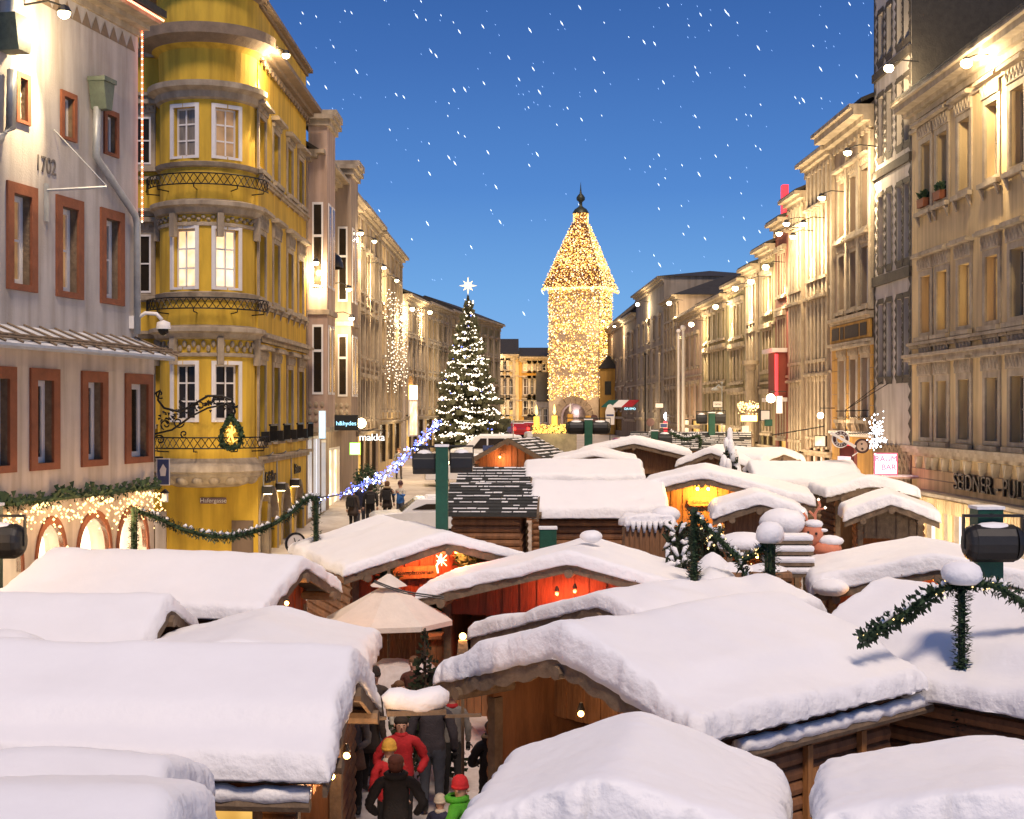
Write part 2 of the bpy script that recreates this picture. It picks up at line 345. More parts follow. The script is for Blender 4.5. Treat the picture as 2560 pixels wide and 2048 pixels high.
def window(w, u0, u1, z0, z1, r=.25, nx=2, nz=3, pane='glass', frame='white', trim=None, tw=.14, sill=True, hood=None, y=0, fine=True, mul=.045, consoles=False, simple=False, fw=.06):
    fb = MB(); f = fw
    if trim:
        t = tw
        fb.box(u0 - t, u0, y - .05, y + .02, z0 - t * .6, z1 + t, 1); fb.box(u1, u1 + t, y - .05, y + .02, z0 - t * .6, z1 + t, 1)
        fb.box(u0, u1, y - .05, y + .02, z1, z1 + t, 1); fb.box(u0, u1, y - .05, y + .02, z0 - t * .6, z0, 1)
    yf = y + r - .07
    fb.box(u0, u0 + f, yf, yf + .06, z0, z1); fb.box(u1 - f, u1, yf, yf + .06, z0, z1)
    fb.box(u0 + f, u1 - f, yf, yf + .06, z1 - f, z1); fb.box(u0 + f, u1 - f, yf, yf + .06, z0, z0 + f)
    for i in range(1, nx):
        x = u0 + (u1 - u0) * i / nx; fb.box(x - mul / 2, x + mul / 2, yf + .008, yf + .05, z0 + f, z1 - f)
    for i in range(1, nz):
        z = z0 + (z1 - z0) * i / nz; fb.box(u0 + f, u1 - f, yf + .012, yf + .046, z - mul / 2, z + mul / 2)
    if simple:
        if hood: fb.box(u0 - .2, u1 + .2, y - .2, y - .003, z1 + .13, z1 + .13 + hood, 1); fb.box(u0 - .2, u1 + .2, y - .16, y - .052, z0 - .22, z0 - .09, 1)
        fb.quad((u0 + f * .5, yf + .04, z0), (u1 - f * .5, yf + .04, z0), (u1 - f * .5, yf + .04, z1), (u0 + f * .5, yf + .04, z1), 2)
    mats = [frame, trim or frame, pane]
    o = w.build(fb, 'window', mats)
    if not simple:
        pb = MB().quad((u0 + f, yf + .04, z0 + f), (u1 - f, yf + .04, z0 + f), (u1 - f, yf + .04, z1 - f), (u0 + f, yf + .04, z1 - f))
        w.build(pb, 'pane', pane, o)
    if sill:
        sb = MB().box(u0 - tw - .08, u1 + tw + .08, y - .2, y - .051, z0 - .16 - tw * .6, z0 - tw * .6 - .02)
        if consoles:
            for x in (u0 - tw + .03, u1 + tw - .15): sb.prism([(y - .19, z0 - .17 - tw * .6), (y - .052, z0 - .17 - tw * .6), (y - .052, z0 - .5 - tw * .6)], 0, x, x + .12)
        w.build(sb, 'sill', trim or 'stone', o)
    if hood and not simple:
        h = hood
        zt = z1 + tw + .002
        hb = MB().box(u0 - tw - .02, u1 + tw + .02, y - .10, y - .003, zt, zt + h)
        hb.box(u0 - tw - .14, u1 + tw + .14, y - .30, y - .003, zt + h + .002, zt + h + .10); hb.box(u0 - tw - .08, u1 + tw + .08, y - .24, y - .003, zt + h + .102, zt + h + .16)
        n = max(3, int((u1 - u0 + tw * 2) / .12))
        for i in range(n):            # carved relief
            x = u0 - tw + (u1 - u0 + 2 * tw) * (i + .5) / n
            hb.ball((x, y - .10, zt + h * (.5 + .14 * (-1) ** i)), .05, .045, h * .28, 6, 4)
        w.build(hb, 'hood', trim or 'stone', o)
    return o
def cornice(w, u0, u1, z, steps, m='stone', name='cornice', dentil=None):
    cb = MB(); zz = z; prof = [(-.002, z)]
    for p, h in steps: prof += [(-p, zz), (-p, zz + h)]; zz += h
    prof.append((-.002, zz)); cb.prism(prof, 0, u0 - .03, u1 + .03)
    if dentil:
        n = int((u1 - u0) / dentil)
        for i in range(n):
            x = u0 + (u1 - u0) * (i + .5) / n; cb.box(x - dentil * .22, x + dentil * .22, -steps[0][0] - .07, -steps[0][0] + .002, z - .16, z - .004)
    return w.build(cb, name, m)
def shell(w, u0, u1, ztop, depth, ops, mats, r=.25, roof_h=2.5, roof_m='roof', eave=.5, z0=None, hip=False, side_m=None):
    """wall sheet with openings, sides, back and a pitched roof"""
    z0 = w.zb if z0 is None else z0
    mb = MB(); panel(mb, u0, u1, z0, ztop, ops, r)
    for x in (u0, u1):
        mb.quad((x, 0, z0), (x, depth, z0), (x, depth, ztop), (x, 0, ztop), 1)
        if not hip: mb.add([(x, depth, ztop), (x, depth / 2, ztop + roof_h - .06), (x, 0, ztop)], [(0, 1, 2)], 2)
    mb.quad((u0, depth, z0), (u1, depth, z0), (u1, depth, ztop), (u0, depth, ztop))
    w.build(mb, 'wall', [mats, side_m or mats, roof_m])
    rb = MB(); t = .16; k = roof_h / (depth / 2); e = eave
    poly = [(-e, ztop - e * k * .3), (depth / 2, ztop + roof_h), (depth + e, ztop - e * k * .3), (depth + e, ztop - e * k * .3 + t), (depth / 2, ztop + roof_h + t), (-e, ztop - e * k * .3 + t)]
    if hip:
        iy = min(depth / 2, (u1 - u0) / 2 - .1); a_, b_ = u0 + .003 - e * .4, u1 - .003 + e * .4; zz = ztop + roof_h
        rb.add([(a_, -e, ztop), (b_, -e, ztop), (b_, depth + e, ztop), (a_, depth + e, ztop), (u0 + iy, depth / 2, zz), (u1 - iy, depth / 2, zz)], [(0, 1, 5, 4), (2, 3, 4, 5), (1, 2, 5), (3, 0, 4), (3, 2, 1, 0)])
    else: rb.prism(poly, 0, u0 + .003, u1 - .003)
    return w.build(rb, 'roof', roof_m)
# ------------------------------------------------------------------ ground
gb = MB(); ys = [-20, 0, 6] + [8 + i * .7 for i in range(60)] + [52 + i * 3 for i in range(40)] + [190, 260, 400, 900]
xs = [-400, -120, -60, -30] + [-20 + i * 1.0 for i in range(41)] + [30, 60, 120, 400]
def gz(x, y):
    return zg(y) + (noise.noise(Vector((x * .9, y * .9, 3))) * .05 if abs(x) < 20 and y < 120 else 0)
for y in ys:
    for x in xs: gb.v.append((x, y, gz(x, y)))
nx_ = len(xs)
for j in range(len(ys) - 1):
    for i in range(nx_ - 1): gb.f.append((j * nx_ + i, j * nx_ + i + 1, (j + 1) * nx_ + i + 1, (j + 1) * nx_ + i)); gb.m.append(1 if ys[j] > 47 or xs[i] < -7 else 0)
tag(gb.build('ground', ['trampled', 'paving'], None, True), kind='structure')
# ------------------------------------------------------------------ stars
sb = MB(); rs = random.Random(5)
ax = Vector((.52, 0, -.85)); side = Vector((.85, 0, .52))
for i in range(520):
    px, py = rs.uniform(640, 2260), rs.uniform(-20, 900)
    if rs.random() < (max(py, 0) / 900) ** 1.3 * .8: continue
    c = P(px, py, 3000); big = rs.random() ** 3
    L_, w_ = 2.4 + 5.5 * big, .6 + .8 * big
    sb.add([c + ax * L_, c - ax * L_, c + side * w_, c - side * w_, c + Vector((0, w_, 0)), c - Vector((0, w_, 0))],
           [(0, 2, 4), (2, 1, 4), (1, 3, 4), (3, 0, 4), (2, 0, 5), (1, 2, 5), (3, 1, 5), (0, 3, 5)], 0 if big > .12 else 1)
M['star'] = emit('star_light', (.9, .95, 1), 1.5); M['star2'] = emit('faint_star_light', (.4, .62, 1), .75)
tag(sb.build('stars', ['star', 'star2']), kind='stuff')
# ------------------------------------------------------------------ floodlights on the facades
LAMPN = [0]
def floodlight(w, px, py, label, out=.75, e=420, spot=95, col=(1, .76, .44), zoff=0, size=1.0, off=0, loc=None, turn=0):
    """lamp head on a bracket arm that stands out from the facade of wall w at that pixel"""
    u = w.u(px, out); z = zpy(py, w.d(px, out)) + zoff
    loc = w.root.matrix_basis @ (Vector((u, 0, z - w.zb)) if loc is None else Vector((loc[0], loc[1], loc[2] - w.zb)))
    r = empty('floodlight', loc, label, 'floodlight', w.root.rotation_euler.z + turn, 'floodlights on the house fronts')
    MB().tube([(0, .02 + off, .25), (0, -out * .6, .30), (0, -out, .16)], .022, 6).build('bracket_arm', 'iron', r)
    h = MB().lathe([(.02, .2), (.09, .17), (.15, .06), (.15, .04)], 10, (0, -out, 0)); h.build('lamp_shade', 'black', r)
    k = size
    MB().ball((0, -out, .02), .13 * k, .13 * k, .11 * k, 10, 6).build('bulb', 'lamp', r, True)
    point(r, (0, -out + .12, -.16), e * 4.6, col, .05, 48, .7, (R(30), 0, 0))
    point(r, (0, -out + .1, -.30), e * .75, col, .10)
    return r
# ------------------------------------------------------------------ white house with the arcade
w1 = Wall('white_house', 'white plastered house dated 1702 with rust red window frames above an arcade', 'house', (-11.29, 22.0), (-8.94, 32.5), zb=-.3)
L1 = w1.L; OUT = .35
up = []; lo = []
small = [(38, 73), (150, 189), (258, 294)]
big = [(12, 93), (136, 208), (247, 310)]
low = [(-30, 42), (69, 150), (198, 270), (308, 382)]
for a, b in small: up.append([w1.u(a) + .12, w1.u(b) - .12, 12.15, 13.0])
for a, b in big: up.append([w1.u(a) + .26, w1.u(b) - .26, 8.80, 10.62])
up.append([2.0, 2.9, 8.8, 10.62])
mb = MB(); panel(mb, 0, L1, 7.3, 15.6, up, .42, 0, 0, 1)
mb.quad((L1, 0, 7.3), (L1, 8, 7.3), (L1, 8, 15.6), (L1, 0, 15.6)); mb.quad((0, 0, 7.3), (0, 8, 7.3), (0, 8, 15.6), (0, 0, 15.6))
mb.quad((0, 8, -.3), (L1, 8, -.3), (L1, 8, 15.6), (0, 8, 15.6))
uE = w1.u(385, OUT)
for a, b in low: lo.append([w1.u(a, OUT) + .3, w1.u(b, OUT) - .3, 5.15, 6.85])
arch = []
for a, b in ((-35, 64), (80, 172), (185, 282), (286, 374)): arch.append([w1.u(a, OUT) + .16, w1.u(b, OUT) - .16, 0.2, 3.88])
m2 = MB(); panel(m2, 0, uE, 4.3, 7.6, lo, .42, -OUT, 0, 1); panel(m2, 0, uE, -.3, 4.3, arch, .42, -OUT)
m2.quad((uE, -OUT, -.3), (uE, 8, -.3), (uE, 8, 7.6), (uE, -OUT, 7.6))
# spandrels make the openings round-headed
rim = MB()
for a, b, c, d in arch:
    um, hw, zs = (a + b) / 2, (b - a) / 2, 3.0
    pts = [(um + hw * math.cos(t * math.pi / 16), zs + (d - zs) * math.sin(t * math.pi / 16) ** .85) for t in range(17)]
    for (p, q) in zip(pts, pts[1:]):
        m2.quad((p[0], -OUT - .002, p[1]), (q[0], -OUT - .002, q[1]), (q[0], -OUT - .002, d + .001), (p[0], -OUT - .002, d + .001))
        m2.quad((p[0], -OUT, p[1]), (q[0], -OUT, q[1]), (q[0], .1, q[1]), (p[0], .1, p[1]))
        def o_(pt): return (um + (pt[0] - um) * 1.14, zs + (pt[1] - zs) * 1.18 + .01)
        P0, Q0 = o_(p), o_(q)
        rim.add([(p[0], -OUT - .04, p[1]), (q[0], -OUT - .04, q[1]), (Q0[0], -OUT - .04, Q0[1]), (P0[0], -OUT - .04, P0[1]),
                 (p[0], -OUT + .1, p[1]), (q[0], -OUT + .1, q[1]), (Q0[0], -OUT - .0025, Q0[1]), (P0[0], -OUT - .0025, P0[1])], [(0, 1, 2, 3), (0, 4, 5, 1), (3, 2, 6, 7)])
    for x in (a - .11, b + .02): rim.box(x, x + .10, -OUT - .04, -OUT + .1, 1.9, 3.01)
w1.build(mb, 'wall', ['white_plaster', 'woodg']); w1.build(m2, 'ground_floor_wall', ['cream_plaster', 'woodg']); w1.build(rim, 'arch_rim', 'red_trim')
# arcade interior: vault, back wall and rubble plinth
ab = MB(); ab.quad((0, 3.2, 1.9), (uE, 3.2, 1.9), (uE, 3.2, 4.2), (0, 3.2, 4.2)); ab.quad((0, .1, 4.15), (uE, .1, 4.15), (uE, 3.2, 4.15), (0, 3.2, 4.15))
for a, b, c, d in arch: ab.lathe([(.75, 2.45), (.75, 4.0)], 12, (b + .28, 2.9, 0), 0, .55, 1)
w1.build(ab, 'arcade_vault', 'white', None)
rb = MB(); rb.box(0, uE, 3.1, 3.3, -.3, 1.9)
for a, b, c, d in arch: rb.lathe([(.24, -.3), (.24, 1.5), (.3, 1.6), (.36, 1.95)], 12, (b + .27, -.05, 0))
w1.build(rb, 'arcade_plinth', 'rubble')
db = MB().box(arch[2][0] - .1, arch[2][0] + .5, 3.03, 3.09, .2, 2.6); w1.build(db, 'shop_door', 'lit3')
for k, (a, b, c, d) in enumerate(arch): point(w1.root, ((a + b) / 2, 1.3, 3.2 - w1.zb), 190, (1, .84, .62), .2)
for i, (a, b, c, d) in enumerate(up):
    sm = d > 12
    window(w1, a, b, c, d, .24 if not sm else .18, 1, 1 if sm else 2, pane=('glassb' if sm else ('lit4', 'lit4', 'curtain', 'glass')[i - 3]), trim='red_trim', tw=.12 if sm else .22, sill=False, fw=.06 if sm else .12)
for i, (a, b, c, d) in enumerate(lo): window(w1, a, b, c, d, .24, 1, 1, pane='glass', trim='red_trim', tw=.24, sill=False, y=-OUT, frame='white', fw=.12)
rb = MB(); rb.prism([(-.75, 15.55), (-.75, 15.72), (4, 18.2), (8.4, 15.6), (8.4, 15.45), (4, 18.0)], 0, 0, L1 - .0); w1.build(rb, 'roof', 'roof')
zb_ = MB(); cornice(w1, 0, L1, 15.15, [(.08, .15), (.3, .12), (.6, .12)], 'stone')
for i in range(26):                     # painted zigzag frieze under the eaves
    x = .2 + i * .4
    if x < L1 - .4: zb_.add([(x, -.012, 14.75), (x + .4, -.012, 14.75), (x + .2, -.012, 15.1)], [(0, 1, 2)])
w1.build(zb_, 'zigzag_frieze', 'stone2')
# pent roof
pr = MB(); uR = w1.u(428, OUT + .75)
pr.add([(0, 0, 7.95), (L1 + .1, 0, 7.95), (uR, -OUT - .75, 7.5), (0, -OUT - .75, 7.5), (0, 0, 7.6), (L1 + .1, 0, 7.6), (uR, -OUT - .75, 7.42), (0, -OUT - .75, 7.42), (uE + .1, .6, 7.62), (L1 + .1, .6, 7.95)],
       [(0, 1, 2, 3), (3, 2, 6, 7), (7, 6, 5, 4), (1, 9, 8, 2), (2, 8, 6)])
po = w1.build(pr, 'pent_roof', 'tinsnow')
sm = MB()
for i in range(20):
    x = .15 + i * .58
    if x < L1: sm.tube([(x, -.01, 7.98), (x + .02, -OUT - .75, 7.53)], .022, 4)
for f in (.30, .62): sm.tube([(0, -(OUT + .75) * (1 - f * .5) , 7.5 + .45 * f * .5 + .05), (L1 + .25, -(OUT + .75) * (1 - f * .5), 7.5 + .45 * f * .5 + .05)], .03, 5)
w1.build(sm, 'seam', 'woodg', po)
gt = MB().tube([(0, -OUT - .8, 7.44), (uR, -OUT - .8, 7.44)], .06, 6); w1.build(gt, 'gutter', 'zinc', po)
# hoppers and downpipes
hb = MB(); u = w1.u(251, .2)
hb.prism([(u - .12, 12.95), (u + .12, 12.95), (u + .24, 13.55), (u - .24, 13.55)], 1, -.42, -.04)
hb.prism([(u - .27, 13.551), (u + .27, 13.551), (u + .27, 13.65), (u - .27, 13.65)], 1, -.46, -.03); w1.build(hb, 'hopper', 'hopper'); hb = MB()
u2 = w1.u(28, .2)
hb.prism([(u2 - .2, 13.35), (u2 + .2, 13.35), (u2 + .34, 14.05), (u2 - .34, 14.05)], 1, -.5, -.04)
w1.build(hb, 'hopper', 'hopper')
pp = MB(); uz = w1.uz
def wp(px, py, out=.16): a = w1.uz(px, py, out); return (a[0], -out, a[1])
pp.tube([wp(243, 268), wp(240, 392), wp(262, 425), wp(338, 538), wp(343, 560), wp(343, 835)], .085, 8); w1.build(pp, 'downpipe', 'zinc', None, True); pp = MB()
pp.tube([wp(30, 175), wp(27, 320), wp(0, 345), wp(-60, 380)], .10, 8); w1.build(pp, 'downpipe', 'zinc', None, True); pp = MB()
pp.tube([wp(28, 105), wp(15, 60), wp(14, -40)], .16, 8)
w1.build(pp, 'downpipe', 'zinc', None, True)
tb = MB()
w1t = text('house_date', '1702', .44, 'textg', w1.root, (w1.u(114), -.012, w1.uz(114, 415)[1] - w1.zb), depth=.01); w1t.scale = (.9, 1.1, 1)
# light chain on the eave and corner
lb = MB(); n = 0
for i in range(110): lb.octa((w1.u(200) + (L1 - w1.u(200)) * i / 110, -.68, 15.50), .035, i % 3 == 0)
for i in range(100): lb.octa((L1 + .02, -.1, 15.5 - i * .048), .033, i % 3 == 0)
ch = w1.build(lb, 'light_chain', ['bulbr', 'bulbw']); ch.parent = None; ch.matrix_world = w1.root.matrix_basis.copy()
tag(ch, 'thin red and white light chain edging the corner of the white house', 'light chain')
# sign bracket bar
bb = MB(); a = w1.u(113); bb.box(a - .05, a + .05, -.06, -.003, 9.2 + 1.0, 11.0); bb.tube([(a, -.05, 10.86), (a + .4, -1.2, 10.95)], .03, 6); bb.tube([(a + .3, -.02, 12.2), (a + .4, -1.2, 10.97)], .012, 4)
o = w1.build(bb, 'flagpole_bracket', 'zinc'); o.parent = None; o.matrix_world = w1.root.matrix_basis.copy(); tag(o, 'thin grey flag pole bracket with stay wire on the white house wall under the date', 'bracket')
# fir garland with icicle lights above the arches
gb_ = MB(); rg = random.Random(3); bl = MB()
for i in range(900):
    x = rg.uniform(0, uE + .1); t = rg.random() * 6.28; l_ = rg.uniform(.08, .2); z = 4.72 + .05 * math.sin(x * 2) + rg.gauss(0, .05); y = -OUT - .14 + rg.gauss(0, .05)
    gb_.add([(x, y, z), (x + math.cos(t) * l_, y - .05, z + math.sin(t) * l_), (x + math.cos(t + .5) * l_, y + .02, z + math.sin(t + .5) * l_)], [(0, 1, 2)])
gb_.tube([(0, -OUT - .12, 4.72), (uE, -OUT - .12, 4.72)], .06, 5)
for i in range(520):
    x = rg.uniform(0, uE + .12); d_ = abs(rg.gauss(0, .30)); bl.octa((x, -OUT - .16 - rg.random() * .1, 4.66 - d_ - .06 * (1 + math.sin(x * 3))), rg.uniform(.018, .038))
gr = empty('light_garland', w1.root.matrix_basis @ Vector((uE / 2, -OUT, 5)), 'fir garland with dense warm icicle lights hanging above the white arcade', 'garland', w1.root.rotation_euler.z)
for mb_, nm, m_ in ((gb_, 'fir_garland', 'fir'), (bl, 'icicle_lights', 'bulb')):
    o = mb_.build(nm, m_, gr, off=(-uE / 2, OUT, -w1.zb - 5 + w1.zb))
for i in range(6): point(gr, (-uE / 2 + uE * (i + .5) / 6, -.75, -.75), 34, (1, .62, .30), .3)
floodlight(w1, 160, 36, 'bright floodlight under the eave of the white house', .9, 380, 120, zoff=0)
# security camera
r = empty('security_camera', w1.root.matrix_basis @ Vector((w1.u(327), 0, zpy(805, 32) - w1.zb)), 'white dome security camera on a curved arm on the white house corner', 'camera', w1.root.rotation_euler.z)
MB().box(-.08, .08, -.12, 0, -.15, .15).build('wall_plate', 'white', r); MB().tube([(0, -.1, .05), (.05, -.35, .22), (.12, -.6, .2), (.16, -.72, .06)], .045, 8).build('arm', 'white', r, True)
d_ = MB().lathe([(.001, .16), (.15, .1), (.17, -.02), (.17, -.06)], 12, (.18, -.75, -.1)); d_.build('housing', 'white', r, True); MB().ball((.18, -.75, -.18), .14, .14, .13, 10, 6).build('dome', 'glass', r, True)

# ------------------------------------------------------------------ yellow corner house
def lpt(px, k=30464, v=1330): d = k / (v - px); return ((px - 1280) / F * d, d)
YC = (-8.31, 44.5)
w2 = Wall('yellow_house', 'yellow corner house with round three storey bay, iron trellises and stone trim', 'house', YC, lpt(765), zb=0)
L2 = w2.L
def remap(o, f):
    for v in o.data.vertices: v.co = f(v.co)
    for c in o.children: remap(c, f)
R0 = 1.55; CY = 1.62
FZ = [(10.15, 12.0), (14.3, 15.85), (5.95, 7.7)]
sidepx = [(637, 660), (677, 701), (712, 735), (741, 760)]
ops = []
for k, (z0, z1) in enumerate([(5.35, 7.75), (10.0, 12.05), (14.25, 15.9)]):
    for a, b in sidepx:
        a = max(a, 648)
        c = (w2.u(a) + w2.u(b)) / 2; hw = .52
        ops.append((c - hw, c + hw, z0, z1))
gops = []
for a, b in ((622, 657), (668, 694), (700, 727), (736, 757)):
    c = max((w2.u(a) + w2.u(b)) / 2, 1.0); gops.append((c - .85, c + .85, 1.0, 3.5))
mb = MB(); panel(mb, 0, L2, 0, 19.6, ops + gops, .3)
mb.quad((0, 0, 0), (0, 6.5, 0), (0, 6.5, 19.6), (0, 0, 19.6)); mb.quad((L2, 0, 0), (L2, 9, 0), (L2, 9, 19.6), (L2, 0, 19.6)); mb.quad((0, 9, 0), (L2, 9, 0), (L2, 9, 19.6), (0, 9, 19.6)); mb.quad((0, 6.5, 0), (0, 9, 0), (0, 9, 19.6), (0, 6.5, 19.6))
for a, b, c, d in gops:
    um, hw, zs = (a + b) / 2, (b - a) / 2, 2.5; pts = [(um + hw * math.cos(t * math.pi / 12), zs + (d - zs) * math.sin(t * math.pi / 12)) for t in range(13)]
    for p, q in zip(pts, pts[1:]): mb.quad((p[0], -.002, p[1]), (q[0], -.002, q[1]), (q[0], -.002, d + .001), (p[0], -.002, d + .001))
w2.build(mb, 'wall', 'yellow')
for a, b, c, d in gops:
    um, hw, zs = (a + b) / 2, (b - a) / 2, 2.5
    pts = [(um + hw * math.cos(t * math.pi / 12), zs + (d - zs) * math.sin(t * math.pi / 12)) for t in range(13)]
    ar = MB()
    for p, q in zip(pts, pts[1:]):
        P0 = (um + (p[0] - um) * 1.12, zs + (p[1] - zs) * 1.12); Q0 = (um + (q[0] - um) * 1.12, zs + (q[1] - zs) * 1.12)
        ar.add([(p[0], -.06, p[1]), (q[0], -.06, q[1]), (Q0[0], -.06, Q0[1]), (P0[0], -.06, P0[1]), (p[0], .2, p[1]), (q[0], .2, q[1]), (P0[0], -.003, P0[1]), (Q0[0], -.003, Q0[1])], [(0, 1, 2, 3), (0, 4, 5, 1), (3, 2, 7, 6)])
    for x in (a - .1, b): ar.box(x, x + .1, -.06, .2, 1.0, 2.5)
    dd = w2.build(ar, 'arched_door', 'stone')
    db = MB().add([(p[0], .22, p[1]) for p in pts] + [(a, .22, 1.0), (b, .22, 1.0)], [tuple(range(13)) + (13, 14)]); w2.build(db, 'door_panel', 'taupe', dd)
for i, (a, b, c, d) in enumerate(ops):
    fl = i // 4
    window(w2, a, b, c, d, .3, 2, 3, pane='glass' if fl != 1 else 'curtain', trim='stone', tw=.16, hood=(.32, .5, .18)[fl], consoles=fl != 0)
    if fl == 0:
        bk = MB(); bk.box(a - .1, b + .1, -.42, -.02, 5.20, 5.24)
        for x in [a - .08 + (b - a + .16) * k / 7 for k in range(8)]: bk.tube([(x, -.4, 5.24), (x, -.4, 5.75)], .016, 4)
        bk.box(a - .1, b + .1, -.43, -.36, 5.74, 5.80); bk.box(a - .06, b + .06, -.36, -.1, 5.24, 5.55)
        w2.build(bk, 'window_balcony', 'iron')
# bay
mb = MB(); a0 = math.pi / 2; bops = []
BW = [(R(2), R(31)), (R(-50), R(-21))]
for z0, z1 in FZ:
    for p, q in BW: bops.append((p * R0, q * R0, z0, z1))
us = [R0 * R(-90 + 6 * i) for i in range(31)]
class _O(list): pass
panel(mb, -a0 * R0, a0 * R0, 4.5, 17.6, bops + [(u, u, 0, 0) for u in us], .22)
def bowf(c): ph = c[0] / R0; r_ = R0 - c[1]; return Vector((-r_ * math.cos(ph), CY + r_ * math.sin(ph), c[2]))
mb.v = [tuple(bowf(Vector(v))) for v in mb.v]
bay = w2.build(mb, 'round_bay', 'yellow')
for i, (a, b, c, d) in enumerate(bops):
    fl = i // 2
    o = window(w2, a, b, c, d, .22, 2, 3, pane=('lit2', 'curtain' if i == 2 else 'lit4', 'glass')[fl], trim='white', tw=.12, sill=False, mul=.05)
    remap(o, bowf)
st = MB()
def ring(prof): w2.build(MB().lathe([(R0 + p, z) for p, z in prof], 24, (0, CY, 0), 0, 1, 1, 90, 270), 'bay_cornice', 'stone')
ring([(.0, 16.1), (.12, 16.15), (.16, 16.35), (.38, 16.45), (.40, 16.62), (.0, 16.72)])
ring([(.0, 13.95), (.10, 13.98), (.16, 14.1), (.0, 14.14)])
ring([(.0, 12.45), (.14, 12.5), (.2, 12.66), (.32, 12.72), (.32, 12.85), (.0, 12.95)]); ring([(.0, 12.08), (.06, 12.1), (.06, 12.2), (.0, 12.22)])
ring([(.0, 9.75), (.10, 9.8), (.16, 9.98), (.0, 10.02)]); ring([(.0, 8.5), (.14, 8.55), (.2, 8.68), (.34, 8.74), (.34, 8.86), (.0, 8.96)]); ring([(.0, 7.95), (.07, 7.97), (.07, 8.06), (.0, 8.08)])
ring([(.0, 4.72), (.12, 4.6), (.22, 4.5), (.30, 4.3), (.20, 4.24), (.20, 4.16), (-.02, 3.95), (-.5, 3.78)])
fz = MB(); rr = random.Random(9)
for z0, z1 in ((12.24, 12.42), (8.1, 8.46)):                      # carved friezes on the bay
    for k in range(30):
        an = R(98 + k * 5.6); zz = (z0 + z1) / 2 + (z1 - z0) * .2 * (-1) ** k
        fz.ball(((R0 + .03) * math.cos(an), CY + (R0 + .03) * math.sin(an), zz), .075, .075, (z1 - z0) * .32, 6, 4)
for an_ in (100, 152, 206, 262):
    an = R(an_)
    for z0, z1 in ((11.75, 12.5), (7.7, 8.55)): fz.obox(((R0 + .1) * math.cos(an), CY + (R0 + .1) * math.sin(an), (z0 + z1) / 2), ((math.cos(an), math.sin(an), 0), (-math.sin(an), math.cos(an), 0), (0, 0, 1)), .09, .10, (z1 - z0) / 2)
w2.build(fz, 'carved_frieze', 'stone')
cs = MB()
for k in range(9):                                              # scrolled corbels under the bay
    an = R(105 + k * 19); c_ = math.cos(an); s_ = math.sin(an)
    cs.ball(((R0 - .05) * c_, CY + (R0 - .05) * s_, 4.06), .24, .22, .20, 10, 6)
w2.build(cs, 'corbel', 'stone', None, True)
for zt in (13.35, 9.45, 5.05):
    tr = MB(); rt = R0 + .42; H = .34; n = 26
    for k in range(n):
        a1, a2 = R(92 + k * 176 / n), R(92 + (k + 1) * 176 / n)
        pA, pB = (rt * math.cos(a1), CY + rt * math.sin(a1)), (rt * math.cos(a2), CY + rt * math.sin(a2))
        tr.tube([(*pA, zt), (*pB, zt + H)], .014, 4); tr.tube([(*pA, zt + H), (*pB, zt)], .014, 4)
    for z in (zt, zt + H): tr.tube([(rt * math.cos(R(92 + k * 8)), CY + rt * math.sin(R(92 + k * 8)), z) for k in range(23)], .022, 5)
    for an_ in (105, 140, 180, 220, 255): an = R(an_); tr.tube([(R0 * math.cos(an), CY + R0 * math.sin(an), zt - .12), (rt * math.cos(an), CY + rt * math.sin(an), zt - .1), ((rt + .02) * math.cos(an), CY + (rt + .02) * math.sin(an), zt)], .02, 4)
    w2.build(tr, 'iron_trellis', 'iron')
# attic drums above the bay, roof line
at = MB(); at.lathe([(R0 + .02, 16.7), (R0 + .05, 17.7), (R0 + .28, 17.85), (R0 + .62, 18.05), (R0 + .62, 18.35), (R0 + .1, 18.5), (R0 + .1, 19.5), (R0 + .4, 19.7), (R0 + .4, 20.1)], 24, (0, CY, 0), 0, 1, 1, 90, 270)
w2.build(at, 'attic_drum', 'yellow')
ac = MB(); ac.lathe([(R0 + .06, 17.72), (R0 + .3, 17.86), (R0 + .66, 18.04), (R0 + .66, 18.37), (R0 + .1, 18.52)], 24, (0, CY, 0), 0, 1, 1, 90, 270)
ac.lathe([(R0 + .12, 19.5), (R0 + .45, 19.68), (R0 + .45, 20.1), (R0 - .3, 20.15)], 24, (0, CY, 0), 0, 1, 1, 90, 270); w2.build(ac, 'drum_cornice', 'stone2')
cornice(w2, 0, L2, 17.75, [(.12, .15), (.3, .14), (.62, .16)], 'stone2', dentil=.5); cornice(w2, 0, L2, 19.5, [(.1, .12), (.28, .14)], 'stone2')
cornice(w2, .1, L2, 13.75, [(.10, .1), (.18, .08)], 'stone'); cornice(w2, .1, L2, 8.5, [(.12, .14), (.32, .1), (.2, .08)], 'stone'); cornice(w2, .1, L2, 4.5, [(.14, .14), (.3, .1)], 'stone'); cornice(w2, .1, L2, 9.62, [(.08, .1), (.14, .07)], 'stone')
rb = MB(); rb.prism([(0, 19.75), (4.5, 21.5), (9, 19.75)], 0, 0, L2); w2.build(rb, 'roof', 'roof')
